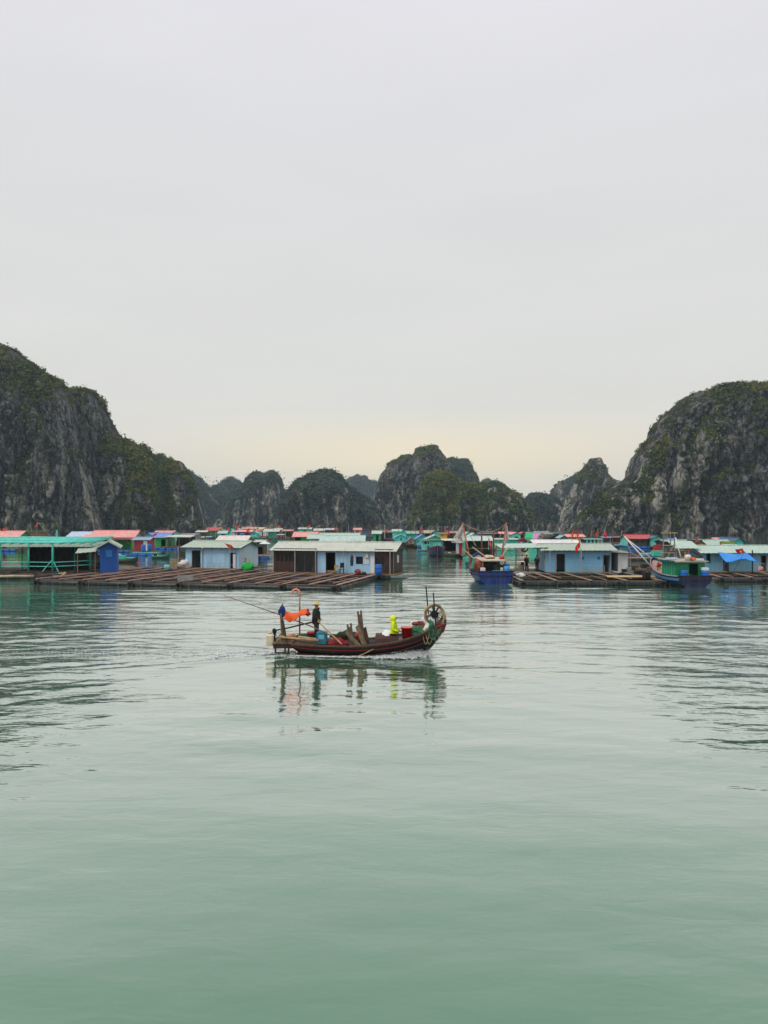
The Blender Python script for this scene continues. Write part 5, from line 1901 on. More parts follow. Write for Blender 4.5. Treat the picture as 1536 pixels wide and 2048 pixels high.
# ---- boats of the mid distance
small_boat('navy wooden boat with red stem, bow towards the camera', 872, 1111, 7.5, 3.0, R(180), NAVY, fb=1.35, motor=False, stripe=REDR, bowrise=.35, name='fishing_boat', cargo=[NETD, WOODM])
bq = [o for o in col.objects if o.name.startswith('fishing_boat')][-1]
MB().tube([(0, 3.78, 1.85), (0, 3.72, .9), (0, 3.4, -.05)], .09, 6).build('stem_post', RED, bq)
cbm = wall_with_openings(2.0, 2.5, [(-.8, -.25, 1.6, 2.2), (-.2, .3, 1.6, 2.2), (.35, .85, 1.6, 2.2)], .06, .9).build('cabin_wall', TEAL3, bq, loc=(0, .7, 0))
MB().box(-1.0, -.94, -2.0, .64, .9, 2.5).build('cabin_wall', TEAL3, bq)
MB().box(.94, 1.0, -2.0, .64, .9, 2.5).build('cabin_wall', TEAL3, bq)
MB().slab([[(-1.25, -2.3, 2.55), (1.25, -2.3, 2.55)], [(-1.25, 1.1, 2.6), (1.25, 1.1, 2.6)]], .07).build('cabin_roof', mat((120, 160, 150)), bq)
MB().tube([(.8, 0, 2.5), (.8, 0, 3.8)], .05, 6).build('mast', WOODL, bq)
small_boat('grey-green flat work boat loaded with sacks beside the red-stemmed boat', 909, 1112.5, 3.4, 1.5, R(80), mat((120, 145, 125)), cargo=[NETW, NETD, WHITE], motor=False)
small_boat('dark wooden boat in front of the beige hut', 826, 1094, 4.6, 1.7, R(78), DARKBR, fb=.7, motor=False, cargo=[NETD, NETD])
small_boat('dark blue rowing boat left of the red-stemmed boat', 850, 1099, 3.2, 1.2, R(60), BLUE, motor=False)
u = small_boat('navy boat with dark red bow at the mint roof end', 772, 1089, 6.5, 2.8, R(165), NAVY, fb=1.2, motor=False, stripe=REDW, cargo=[NETD, CREAM])
MB().tube([(.3, 0, .8), (.3, 0, 4.6)], .07, 6).build('mast', mat((190, 205, 200)), u)
u = small_boat('boat with blue-grey cabin behind the mint roof', 730, 1076, 8, 2.6, R(100), mat((70, 120, 150)), fb=.9, motor=False)
MB().box(-.9, .9, -2.5, 1.0, .6, 2.4).build('cabin', mat((90, 110, 120)), u)
MB().box(-1.1, 1.1, -2.7, 1.2, 2.4, 2.5).build('cabin_roof', BLUE, u)
MB().box(-.6, .6, -1.8, .2, 2.5, 3.4).build('wheelhouse', mat((70, 60, 65)), u)
u = small_boat('red-hulled boat resting beside the turquoise gable house', 1034, 1085, 5.2, 1.8, R(-85), mat((165, 35, 35)), fb=.9, motor=False, bowrise=.6, stripe=REDR)
u = small_boat('pale blue and white boat left of the right gantry', 1303, 1112.5, 3.8, 1.7, R(-70), mat((130, 190, 215)), fb=.5, cargo=[WHITE, DARK], stripe=WHITE)
small_boat('first blue dinghy moored left of the red-roofed house', 1228, 1095, 3.6, 1.5, R(-60), mat((60, 130, 165)), cargo=[DARK], stripe=WHITED)
small_boat('second blue dinghy, nearer the red-roofed house', 1248, 1093, 3.8, 1.5, R(-100), mat((90, 150, 180)), cargo=[WHITE, DARK], stripe=WHITED)
small_boat('green dinghy with outboard engine below the red hut', 322, 1117, 2.6, 1.2, R(-80), mat((40, 120, 105)), fb=.4, cargo=[WHITE], stripe=mat((150, 190, 180)))
small_boat('dark punt with tyres right of the blue hut', 246, 1125, 4.0, 1.5, R(-85), mat((60, 80, 70)), fb=.35, cargo=[NETW, DARK], stripe=WOODM)
small_boat('white-canopied boat under the left ridge', 403, 1090, 3.6, 1.6, R(-80), mat((120, 160, 160)), canopy=mat((225, 225, 215)))
small_boat('boat with light blue cover right of the white-canopied boat', 420, 1089, 3.6, 1.6, R(-100), mat((60, 110, 120)), canopy=mat((130, 190, 205)))
u = small_boat('boat with green roof and tall net frame behind the porch', 70, 1080, 9, 3, R(95), mat((40, 130, 90)), fb=1.1, motor=False)
MB().box(-1.1, 1.1, -3, 2, .8, 2.6).build('cabin', mat((140, 80, 50)), u)
MB().box(-1.4, 1.4, -3.4, 2.6, 2.6, 2.75).build('cabin_roof', GREEN, u)
for a, b in (((-1, -3, 2.7), (-.4, -2.4, 5.0)), ((1, -3, 2.7), (.4, -2.4, 5.0)), ((-.9, 2.2, 2.7), (-.4, 1.6, 4.6)), ((.9, 2.2, 2.7), (.4, 1.6, 4.6)), ((-.4, -2.4, 5.0), (-.4, -.6, 5.0)), ((0, 1.0, 2.7), (0, 1.4, 5.4)), ((0, -4.4, 1.2), (0, -1.0, 5.2))):
    MB().tube([a, b], .06, 5).build('net_frame', STEEL, u)
solo(MB().tube([(0, 0, 0), (0, 0, 4.5)], .11, 8), 'mooring_post', TEAL, 'tall turquoise post behind the porch roof', 'post', (X(114, 100), 100, 0))
solo(MB().tube([(0, 0, 0), (1.4, 0, 4.6)], [.05, .03], 6), 'leaning_pole', STEEL, 'long thin pole leaning right above the slatted shed', 'pole', (X(1199, 130), 130, 1.2))
brn = thing('work_barge', 'brown barge crowded with timber in the far middle', 'barge', (X(688, 235), 235, 0), R(3))
mb, S = hull_mb([(-5, .8, 1.6, .2, 1.3, -.2), (0, .7, 1.7, .2, 1.4, -.3), (4, .9, 1.3, .3, 1, -.2), (5, 1.2, .5, .6, .3, .2)], .08, fwd='x')
mb.build('hull', BROWN, brn)
gg = random.Random(2)
for i in range(14):
    MB().beam((-4 + i * .55, gg.uniform(-1, 1), .6), (-4 + i * .55 + gg.uniform(-.5, .5), gg.uniform(-1, 1), gg.uniform(1.6, 2.8)), .12, .08).build('timber', gg.choice((WOODM, RUST, WOODD, CREAM)), brn)

# ---- barrels, baskets and boxes that stand about on the decks
gB = 'blue plastic barrels about the village'


def stand(mb, name, m, label, cat, px, py, z, rz=0, group=None, smooth=False):
    Y = YW(py, z)
    return solo(mb, name, m, label, cat, (X(px, Y), Y, z), rz, group, smooth)


def deck_pad(label, px0, px1, py, depth=2.0, m=PLANKG, z=.45, floats=BARREL):
    Y = YW(py, z)
    W = (px1 - px0) / F * Y
    t = thing('floating_deck', label, 'deck', (X((px0 + px1) / 2, Y), Y, z), 0, 'plank decks on floats')
    n = max(2, int(W / .5))
    src = None
    for i in range(min(n, 12)):
        w = W / min(n, 12)
        o = MB().box(-.48, .48, 0, depth, -.05, 0).build('plank', m, t) if src is None else inst(src, t)
        src = src or o
        o.location = (-W / 2 + (i + .5) * w, random.uniform(-.06, .06), random.uniform(-.01, .01))
        o.scale = (w, 1, 1)
    k = max(2, int(W / 1.2))
    for i in range(min(k, 8)):
        drum(t, floats, (-W / 2 + (i + .5) * W / min(k, 8), .25, -.33), (0, R(90), 0), (1, 1, W / min(k, 8) * .95))
    return t


deck_pad('green-topped deck on blue floats below the red hut', 258, 311, 1106, 3.0, mat((90, 170, 145)))
deck_pad('plank deck on blue floats between the two front houses', 500, 540, 1112, 3.0)
deck_pad('long grey plank deck behind the white annex', 1258, 1330, 1116, 2.0, PLANKG, .4, PIPE)
deck_pad('plank deck in front of the netted boat hall', 925, 990, 1112, 2.5, PLANKG, .4, TEAL3)
deck_pad('grey deck under the green house porch on the left', 318, 358, 1094.5, 3, WOODM)
deck_pad('dark deck below the turquoise houses by the open water', 812, 850, 1090, 3, WOODD, .4, TEAL3)
deck_pad('plank deck under the long mint roofs', 600, 640, 1086, 3, WOODM)
deck_pad('teal float deck left of the blue hut deck', 232, 262, 1116, 2.0, TEAL3, .4, PIPE)
deck_pad('plank deck before the dark navy gable', 1060, 1095, 1096, 3, PLANKG)
deck_pad('far plank deck below the navy-walled house', 470, 530, 1075, 4, WOODM)
deck_pad('far plank deck below the mint-roofed turquoise house', 552, 584, 1072, 4, WOODM)
deck_pad('far dark deck under the red hull', 1000, 1050, 1082, 4, WOODD)
for px, py, z, lab in ((287, 1104, .5, 'blue barrel with green lid on the deck by the red hut'), (299, 1103, .5, 'tilted blue barrel right of the green-lidded one'), (356, 1091.5, .5, 'blue barrel at the yellow box under the awning')):
    stand(barrel_mb(.36, 1.25 if py > 1100 else 1.0), 'barrel', BARREL, lab, 'barrel', px, py, z, group=gB, smooth=True)
stand(crate_mb(1.2, 1.0, .9), 'box', mat((190, 160, 70)), 'yellow box under the awning left of the pale blue house', 'box', 348, 1090.5, .55)
stand(crate_mb(.55, .45, .45), 'box', WHITE, 'white foam box on the raft shelf right of the blue hut', 'box', 237, 1114, .5)
stand(crate_mb(1.5, .6, .55), 'tank', TEAL3, 'teal fish tank right of the blue hut', 'tank', 241, 1118, .3)
stand(MB().lathe([(0, 0), (.3, 0), (.33, .5), (.3, .52), (0, .52)], 14), 'bucket', mat((150, 205, 210)), 'pale turquoise tub at the back of the wide raft', 'tub', 334, 1139.5, .45, smooth=True)
bsk = MB()
for i in range(6):
    bsk.tube([(-.35, -.3, .1 + i * .17), (.35, -.3, .1 + i * .17), (.35, .3, .1 + i * .17), (-.35, .3, .1 + i * .17)], .03, 5, True)
for x in (-.35, 0, .35):
    for y in (-.3, .3):
        bsk.tube([(x, y, 0), (x, y, 1.05)], .03, 5)
stand(bsk, 'wicker_crate', WOODL, 'tall slatted crate at the left end of the pale blue house', 'crate', 348, 1137, .45)
stand(MB().blob((0, 0, .35), (.75, .5, .5), 14, 9, .3, .6), 'net_heap', NETW, 'heap of white floats and netting beside the pale blue house door', 'net', 368, 1136.5, .45, smooth=True)
nt = stand(MB().blob((0, 0, .3), (.62, .5, .5), 14, 10, .22, .6), 'net_heap', mat((20, 175, 70), .8, .3, 8, .5, 0), 'bright green net heap between the two front houses', 'net', 496, 1141, .45, smooth=True)
stand(MB().tube([(-.35, 0, .0), (-.3, 0, .55), (0, 0, .8), (.3, 0, .55), (.35, 0, 0)], .05, 6), 'basket_hoop', DARK, 'dark hoop standing over the green net heap', 'hoop', 496, 1140.3, .45)


def chair(label, px, py, z, m, rz=0, back=.85):
    Y = YW(py, z)
    t = thing('chair', label, 'chair', (X(px, Y), Y, z), rz)
    MB().box(-.21, .21, -.2, .2, .40, .44).build('seat', m, t)
    for sx in (-1, 1):
        for sy in (-1, 1):
            MB().beam((sx * .18, sy * .17, 0), (sx * .18, sy * .17, .4 if sy < 0 else back), .04, .04).build('leg', m, t)
    MB().box(-.2, .2, .16, .2, .55, back).build('backrest', m, t)


chair('yellow plastic chair beside the long house door', 673.5, 1146.5, .5, mat((205, 175, 90)), R(20), .8)
chair('dark wooden chair beside the yellow chair', 683.5, 1147, .5, DARKBR, R(-10), 1.05)
stand(barrel_mb(.33, 1.0), 'barrel', BARREL, 'blue barrel at the right end of the long house', 'barrel', 757, 1149.5, .5, smooth=True)
stand(MB().blob((0, 0, .2), (.3, .25, .28), 10, 7, .25, .7), 'bundle', REDW, 'dark red bundle in front of the long house', 'bundle', 715.5, 1148.5, .5, smooth=True)
stand(MB().blob((0, 0, .12), (.5, .25, .16), 10, 7, .3, .7), 'rope_heap', WOODM, 'brown rope heap left of the yellow chair', 'rope', 663, 1146.6, .5, smooth=True)
stand(MB().blob((0, 0, .1), (.3, .2, .14), 10, 7, .3, .7), 'rope_heap', WOODD, 'small dark rope heap before the shuttered window', 'rope', 727, 1149, .5, smooth=True)
cl = solo(MB().slab([[(0, 0, .0), (.3, 0, 0)], [(-.03, -.05, -.45), (.33, -.05, -.42)], [(.0, -.02, -.95), (.3, -.03, -.9)]], .04), 'hanging_jacket', mat((35, 45, 70)), 'dark jacket hanging on the blue wall of the long house', 'jacket', (X(701, 75.6), 75.55, Z(1112, 75.6)), RZ1)
MB().blob((.16, -.06, .05), (.1, .06, .16), 8, 6, .15).build('collar', REDW, cl)
stand(MB().cbox(-.75, .75, -.02, .02, 0, .42, .005), 'sheet_panel', GREY, 'grey sheet panel lying on the wide raft', 'panel', 370.5, 1161, .52, RZ1)
stand(MB().tube([(0, 0, .1), (.45, 0, .1), (.8, -.3, .18), (1.1, -1.6, .05), (1.25, -2.6, .0)], [.07, .09, .1, .09, .06], 7), 'driftwood_branch', WOODL, 'pale bent branch lying at the foot of the turquoise porch', 'branch', 117, 1149, .5, smooth=True)
stand(MB().tube([(0, 0, 0), (1.6, -.1, .03), (3.4, .1, .0)], .11, 8), 'log', mat((190, 175, 155)), 'pale log lying on the raft at the left edge', 'log', -10, 1153, .55, R(4), smooth=True)
stand(MB().blob((0, 0, .2), (.2, .2, .32), 8, 6, .15, .7), 'canister', mat((190, 30, 70)), 'small crimson canister left of the blue hut', 'canister', 188, 1138.5, .5, smooth=True)
stand(barrel_mb(.3, .8), 'barrel', mat((60, 110, 150)), 'faded blue barrel behind the crimson canister', 'barrel', 183, 1137.0, .5, smooth=True)
for i, (px, py, w, h, m, lab) in enumerate(((1280, 1149, 1.0, .4, DARKBR, 'dark crate on the sandy mat beside the green-cabin boat'), (1267, 1140, .9, .45, WOODD, 'dark box behind the sandy mat, nearest the white annex'), (1291, 1136, .9, .45, BLACK, 'black box in the middle behind the sandy mat'),
                                           (1303, 1142, .8, .4, RUST, 'rusty box right behind the sandy mat'), (1251, 1144, .7, .3, DARKBR, 'low dark box under the white annex'), (1277, 1142, .5, .3, WOODM, 'small wooden box on top edge of the sandy mat'),
                                           (1293, 1156, .55, .55, BLACK, 'black square tub at the front pipe of the grey raft'))):
    stand(crate_mb(w, .7, h), 'crate', m, lab, 'crate', px, py, .5, group='dark boxes on the grey raft')
stand(MB().slab([[(-2.4, -.0, .05), (2.6, 0, .05)], [(-2.0, 2.0, .06), (3.0, 2.0, .05)]], .03), 'straw_mat', mat((200, 170, 125), .9, .25, 5, .3, .2), 'sandy coloured mat spread on the grey raft', 'mat', 1268, 1155, .5)
stand(MB().blob((0, 0, .15), (.4, .3, .22), 9, 6, .25, .7), 'sack', WHITE, 'white sack at the left end of the grey raft', 'sack', 1041, 1154, .48, smooth=True)
stand(MB().blob((0, 0, .2), (.3, .25, .3), 9, 6, .25, .7), 'bundle', PINK, 'pink bundle beside the door at the right edge', 'bundle', 1520, 1142.5, .55, smooth=True)
umb = thing('parasol', 'white parasol in front of the dark shed between front houses', 'parasol', (X(530, 113), 113, .45), 0)
MB().lathe([(.02, 2.25), (.4, 2.15), (.85, 1.9), (.84, 1.87), (.38, 2.1), (.02, 2.2)], 12).build('canopy', WHITE, umb)
MB().tube([(0, 0, 0), (0, 0, 2.25)], .03, 6).build('pole', STEEL, umb)
rb = stand(MB().cbox(-.5, .5, -.4, .4, 0, .85, .03), 'cabinet', mat((185, 25, 40)), 'red cabinet standing by the gantry of the green-cabin boat', 'cabinet', 1314, 1101, 1.2)
stand(MB().cbox(-.7, .7, -.5, .5, 0, .8, .03), 'cabinet_stand', TEAL3, 'teal stand under the red cabinet', 'stand', 1314, 1112, .4)
for i, (px, py) in enumerate(((1035, 1104), (1042, 1101))):
    stand(MB().cbox(-.45, .45, -.4, .4, 0, 1.1, .04), 'tank', GREY if i == 0 else mat((150, 50, 45)), 'grey tank on the turquoise barge' if i == 0 else 'rust red tank on the turquoise barge', 'tank', px, py, 1.3)
stand(MB().tube([(.5 * math.cos(a), 0, .5 + .5 * math.sin(a)) for a in [k * .4488 for k in range(14)]], .12, 7, True), 'tractor_tyre', BLACK, 'black tyre standing on the turquoise barge', 'tyre', 1049, 1103, 1.2, smooth=True)

# ---- far masts, poles and moored boats that crowd the back of the village
gm = random.Random(31)
cnt = {}
ORD = 'first second third fourth fifth sixth seventh eighth ninth tenth eleventh twelfth thirteenth fourteenth fifteenth sixteenth seventeenth eighteenth nineteenth twentieth'.split()
for px, pt, Y in sorted([(416, 1046, 230), (430, 1050, 240), (446, 1049, 250), (490, 1050, 260), (508, 1047, 255), (528, 1050, 240), (546, 1048, 235), (572, 1049, 225), (583, 1051, 210), (606, 1047, 240), (634, 1050, 230), (648, 1046, 225), (662, 1050, 220),
                  (684, 1049, 240), (697, 1047, 235), (706, 1051, 225), (738, 1046, 215), (754, 1050, 200), (768, 1047, 205), (797, 1051, 215), (822, 1049, 220), (833, 1052, 205), (858, 1050, 210), (872, 1047, 215), (908, 1052, 200), (946, 1055, 210),
                  (1060, 1055, 215), (1082, 1052, 220), (1098, 1056, 215), (1113, 1058, 210), (1128, 1056, 200), (1180, 1060, 190), (1226, 1062, 185), (1240, 1060, 180), (330, 1056, 190), (352, 1054, 200), (374, 1058, 195), (30, 1050, 170), (52, 1046, 165), (96, 1048, 170)]):
    z1 = Z(pt, Y)
    mm_, mn_ = gm.choice(((STEEL, 'grey'), (WOODM, 'brown'), (RUST, 'rusty'), (WOODL, 'pale')))
    cnt[mn_] = cnt.get(mn_, 0) + 1
    m_ = thing('far_mast', ORD[cnt[mn_] - 1] + ' thin ' + mn_ + ' mast among the far houses, counted from the left', 'mast', (X(px, Y), Y, 0), 0, 'thin far masts and poles')
    dx = gm.uniform(-.5, .5)
    MB().tube([(0, 0, -.3), (dx, 0, z1)], [.09, .05], 5).build('pole', mm_, m_)
    if gm.random() < .6:
        MB().tube([(dx * .8 - .9, 0, z1 * .8), (dx * .8 + .8, .1, z1 * .82)], .04, 4).build('spar', WOODM, m_)
    if gm.random() < .6:
        MB().tube([(dx, 0, z1), (dx + gm.choice((-2.4, 2.4)), .3, 1.2)], .025, 4).build('stay', ROPE, m_)
cols = [(mat((60, 120, 150)), 'blue'), (mat((70, 150, 130)), 'sea green'), (DARKBR, 'dark brown'), (mat((150, 60, 55)), 'dull red'), (mat((150, 150, 145)), 'grey')]
spots = [(426, 1076, 'below the far turquoise house'), (458, 1078, 'left of the navy-walled house'), (486, 1081, 'before the navy-walled house'), (520, 1079, 'before the small white gable'), (546, 1077, 'under the overhanging grey roof'),
         (562, 1083, 'left of the green-walled house'), (576, 1079, 'beside the far pink roof'), (658, 1067, 'behind the mint roofs'), (752, 1086, 'under the green hut veranda'), (838, 1088, 'beside the blue-roofed turquoise house'),
         (900, 1098, 'under the white awning shed'), (1052, 1090, 'before the green awning'), (1082, 1086, 'before the beige wall'), (1212, 1092, 'right of the slatted shed'), (1340, 1096, 'behind the gantry'), (342, 1098, 'below the green house porch'), (372, 1094, 'inside the grey shelter'), (392, 1086, 'under the left ridge')]
for i, (px, py, wh) in enumerate(spots):
    c_m, c_n = cols[(i * 2 + i // 5) % 5]
    small_boat(c_n + ' far boat ' + wh, px, py, gm.uniform(3.2, 5.0), 1.5, R(gm.choice((85, -80, 70, -100))), c_m, fb=.5, motor=False, cargo=[gm.choice((NETD, NETW, WOODM, BARREL)), gm.choice((WHITE, NETD, RUST))],
               canopy=gm.choice((None, None, mat((200, 205, 200)), TARPB)), group='far working boats')

# ------------------------------------------------------------------ the small boat under way
hb = thing('wooden_boat', 'dark red wooden boat under way in the middle of the water', 'boat', BOAT, BOAT_RZ)
mb, SH = hull_mb([(-2.83, .52, .74, .36, .60, .26), (-2.40, .51, .84, .22, .66, -.04), (-1.1, .49, .97, .12, .78, -.28), (.1, .50, 1.0, .12, .80, -.32), (1.45, .66, .95, .20, .72, -.30), (2.3, .88, .78, .38, .52, -.15),
                  (2.85, 1.07, .62, .60, .36, .14), (3.3, 1.24, .46, .92, .26, .66), (3.5, 1.31, .40, 1.1, .24, .98)], .06, fwd='x')
HULLR = mat((58, 22, 22), .5, .35, 4, .2, .25)
HULLK = mat((22, 13, 15), .4, .35, 4, .2, .15)
mb.build('hull', HULLK, hb, True)
REDS = mat((120, 18, 22), .5, .3, 5, .1, .35)
MARO = mat((50, 17, 19), .55, .3, 5, .1, .3)
WORN = mat((104, 78, 64), .75, .55, 7, .3, .5)
for q in side_strip(SH, .02, .07, .02, 'x'):
    q.build('gunwale', WORN, hb)
for q in side_strip(SH, .2, .07, .004, 'x'):
    q.build('upper_plank', MARO, hb)
for q in side_strip(SH, .5, .05, .008, 'x'):
    q.build('red_stripe', REDS, hb)
deck_mb(SH, .42, .1, 'x', 2, -6).build('floor_boards', WOODD, hb)
deck_mb(SH, .08, .05, 'x', 15, None).build('fore_deck', WOODM, hb)
deck_mb(SH, .06, .05, 'x', 0, 8).build('aft_deck', WOODM, hb)
# stern platform on its frame
MB().box(-3.58, -2.78, -.72, .72, .33, .52).build('stern_platform', MARO, hb)
for i in range(5):
    MB().box(-3.62 + i * .17, -3.47 + i * .17, -.76, .76, .523, .56).build('platform_plank', WORN if i % 2 else WOODM, hb)
for x in (-3.5, -3.1, -2.95):
    MB().beam((x, -.6, .34), (x, -.6, .12), .07, .07).build('frame_leg', WOODD, hb)
MB().tube([(-3.5, -.6, .14), (-2.9, -.6, .12)], .03, 6).build('frame_bar', BLACK, hb)
# blunt bow plate
MB().add([(3.5, -.42, .98), (3.5, .42, .98), (3.62, .5, 1.36), (3.62, -.5, 1.36), (3.05, -.55, .93), (3.05, .55, .93), (3.1, .62, 1.22), (3.1, -.62, 1.22)],
         [(0, 1, 2, 3), (4, 7, 6, 5), (0, 3, 7, 4), (1, 5, 6, 2), (3, 2, 6, 7), (0, 4, 5, 1)]).build('bow_block', mat((130, 50, 52), .6, .35, 5, .2, .3), hb)
MB().box(3.52, 3.62, .1, .25, 1.3, 1.62).build('bitt', BLACK, hb)
MB().box(3.52, 3.62, -.3, -.18, 1.3, 1.5).build('bitt', WOODD, hb)
# thwart box amidships (dark brown engine cover)
cov = MB()
rows = []
for i in range(7):
    a = math.pi * i / 6
    rows.append([(1.0, -.55 * math.cos(a), .45 + .45 * math.sin(a) ** .7), (1.95, -.55 * math.cos(a), .50 + .45 * math.sin(a) ** .7)])
MB().slab(rows, .04).build('engine_cover', mat((70, 38, 34), .55, .3, 3, .1, .2), hb, loc=(-.35, 0, -.02))
# stern posts, tiller and propeller gear
for x, y, z0, z1, mm, dx in ((-3.2, -.55, .5, 1.78, WOODM, -.08), (-2.56, -.1, .5, 2.0, RUSTW, 0), (-2.56, -.1, 1.95, 2.55, WOODL, 0), (-3.34, .3, .5, 2.1, WOODL, -.02)):
    MB().tube([(x, y, z0), (x + dx, y, z1)], .055 if mm is WOODM else .035, 7).build('post', mm, hb)
MB().beam((-3.02, -.57, .4), (-3.22, -.57, 1.5), .1, .07).build('post', WOODD, hb)
MB().tube([(-3.62, -.2, 1.0), (-3.0, -.2, 1.12), (-1.75, -.15, 1.43)], .032, 7).build('tiller', BLACK, hb)
MB().tube([(-3.6, -.2, .55), (-3.62, -.2, 1.02)], .05, 7).build('tiller_post', BLACK, hb)
MB().blob((-3.62, -.2, .98), (.1, .1, .12), 8, 6, .15).build('tiller_head', BLACK, hb)
MB().tube([(-3.6, -.4, .58), (-3.15, -.5, 1.05)], .025, 5).build('brace', BLACK, hb)


def on(mb, name, m, label, cat, loc, rz=0, smooth=False, group=None):
    return put_on(hb, mb, name, m, label, cat, loc, rz, group, smooth)


def on_tree(name, label, cat, loc, rz=0):
    v = Vector(loc)
    v.rotate(Matrix.Rotation(BOAT_RZ, 3, 'Z'))
    return thing(name, label, cat, BOAT + v, BOAT_RZ + rz)


jc = on_tree('jerry_can', 'dirty white jerry can hanging off the stern', 'can', (-3.78, -.35, .38), R(8))
MB().cbox(-.17, .17, -.1, .1, 0, .48, .05).build('body', CREAM, jc)
MB().tube([(-.1, 0, .47), (-.06, 0, .56), (.08, 0, .56), (.1, 0, .47)], .025, 6).build('handle', CREAM, jc)
MB().tube([(0, 0, .5), (.2, .05, .66), (.3, .1, .3)], .015, 5).build('rope', BLACK, jc)
# pink foam ring on the tall post
ring = MB().tube([(.17 * math.cos(a), 0, .17 * math.sin(a)) for a in [math.pi * (-.15 + 1.25 * k / 14) for k in range(15)]], .045, 8)
on(ring, 'foam_ring', mat((235, 150, 130), .6, .15), 'open pink foam ring on top of the tall stern post', 'ring', (-2.72, -.12, 2.56), smooth=True)
# orange tarpaulin bundled over the pole between the posts, with a blue cloth at its end
tpn = MB()
prof = [(-.17, -.24), (-.15, -.13), (-.10, -.02), (-.03, .06), (.03, .06), (.10, -.02), (.14, -.12), (.15, -.2)]
vs = []
for i in range(25):
    u = i / 24
    x = -3.16 + .98 * u
    sag = -.13 * math.sin(math.pi * min(1, u * 1.25)) + .10 * u
    for j, (py_, pz_) in enumerate(prof):
        hem = abs(j - 3.5) / 3.5
        f = 1.05 - .3 * u + .22 * math.sin(5 * u + .6 + (2 if j > 3 else 0))
        vs.append((x + .03 * math.sin(9 * u + j), -.36 + py_ * (1 + .3 * math.sin(17 * u + j)), 1.80 + sag + pz_ * f + .035 * hem * math.sin(21 * u + j)))
m_ = len(prof)
nb = len(vs)
fs = []
for i in range(24):
    for j in range(m_ - 1):
        A, B, C, D = i * m_ + j, i * m_ + j + 1, (i + 1) * m_ + j + 1, (i + 1) * m_ + j
        fs += [(A, B, C, D), (nb + D, nb + C, nb + B, nb + A)]
tpn.add(vs + [(p[0], p[1] * .97 - .01, p[2] - .02) for p in vs], fs)
on(tpn, 'tarpaulin_bundle', ORANGE, 'bright orange tarpaulin bundled between the stern posts', 'tarpaulin', (0, 0, 0), smooth=True)
on(MB().blob((0, 0, 0), (.13, .15, .24), 10, 8, .3), 'blue_cloth', mat((25, 50, 120), .7, .3, 6, .2, .1), 'blue cloth tied to the sternmost post', 'cloth', (-3.25, -.45, 1.82), smooth=True)
on(MB().blob((0, 0, 0), (.1, .15, .1), 8, 6, .25), 'red_cloth', mat((190, 60, 50), .7, .3, 6, .2, .1), 'reddish cloth at the right end of the orange tarpaulin', 'cloth', (-2.18, -.36, 1.74), smooth=True)
on(MB().tube([(-5.96, .5, 2.42), (-3.3, -.1, 1.62), (-2.0, -.4, 1.2), (-1.02, -.7, .80)], [.012, .022, .028, .03], 6), 'fishing_pole', WOODM, 'very long thin pole reaching out over the stern', 'pole', (0, 0, 0))
on(MB().tube([(-1.75, -.5, 1.45), (-.72, -.85, .55)], .026, 6), 'boat_hook', WOODL, 'short pale pole leaning in front of the standing person', 'pole', (0, 0, 0))
for i, (x0, x1, y, z, r_, mm, lab) in enumerate(((-3.4, -1.7, -.62, .66, .05, WOODL, 'pale bamboo pole lying along the aft rail'), (-3.1, -1.35, -.48, .62, .045, WOODM, 'brown pole lying beside the bamboo on the aft deck'), (-2.6, -1.3, -.3, .62, .05, WOODL, 'second pale pole on the aft deck, farther from the rail'))):
    on(MB().tube([(x0, y, z + .14), ((x0 + x1) / 2, y - .03, z + .06), (x1, y - .05, z)], r_, 7), 'bamboo_pole', mm, lab, 'pole', (0, 0, 0), smooth=True, group='poles lying on the aft deck')
on(MB().blob((0, 0, 0), (.34, .3, .13), 12, 8, .1, .8), 'cushion', mat((45, 85, 70), .7, .25, 5, .2, .1), 'dark green padded bundle on the aft deck', 'bundle', (-2.42, .1, .70), smooth=True)
on(MB().blob((0, 0, 0), (.3, .25, .14), 12, 8, .15, .8), 'cloth_bundle', mat((200, 140, 115), .8, .3, 5, .2, .1), 'pinkish sack at the stern beside the green bundle', 'sack', (-2.95, .25, .66), smooth=True)
bk = on_tree('bucket', 'black bucket with red rim on the aft deck', 'bucket', (-2.02, .05, .56))
MB().lathe([(0, 0), (.18, 0), (.22, .3), (.2, .3), (.17, .03), (0, .03)], 14).build('body', BLACK, bk, True)
MB().lathe([(.19, .29), (.25, .29), (.26, .36), (.19, .37)], 14).build('rim', RED, bk, True)
on(MB().cbox(-.21, .21, -.16, .16, 0, .5, .03), 'crate', mat((20, 125, 160), .5, .15, 3, 0, .1), 'teal blue box standing by the person on the aft deck', 'box', (-1.58, -.4, .50), R(-6))
on(MB().cbox(-.12, .12, -.165, -.161, .2, .38, .001), 'box_label', mat((120, 190, 215)), 'pale label on the front of the teal box', 'label', (-1.58, -.4, .50), R(-6))
on(MB().blob((0, 0, 0), (.5, .4, .3), 16, 10, .35, .5), 'net_heap', mat((58, 66, 40), .9, .4, 9, .6, 0), 'dark olive heap of netting amidships', 'net', (-.62, .15, .62), smooth=True)
on(MB().blob((0, 0, 0), (.4, .3, .2), 14, 8, .3, .5), 'red_bundle', mat((150, 44, 54), .8, .4, 9, .5, .2), 'red bundle below the olive net heap', 'bundle', (-.95, -.3, .52), smooth=True)
on(MB().blob((0, 0, 0), (.22, .25, .2), 12, 8, .25, .5), 'red_bundle', mat((190, 50, 62), .8, .3, 7, .3, .1), 'small red bundle behind the upright boards', 'bundle', (-.05, .3, .68), smooth=True)
on(MB().cbox(-.14, .14, -.12, .12, 0, .22, .03), 'tin', mat((150, 120, 95)), 'small brown tin beside the teal box', 'tin', (-1.25, -.3, .5))


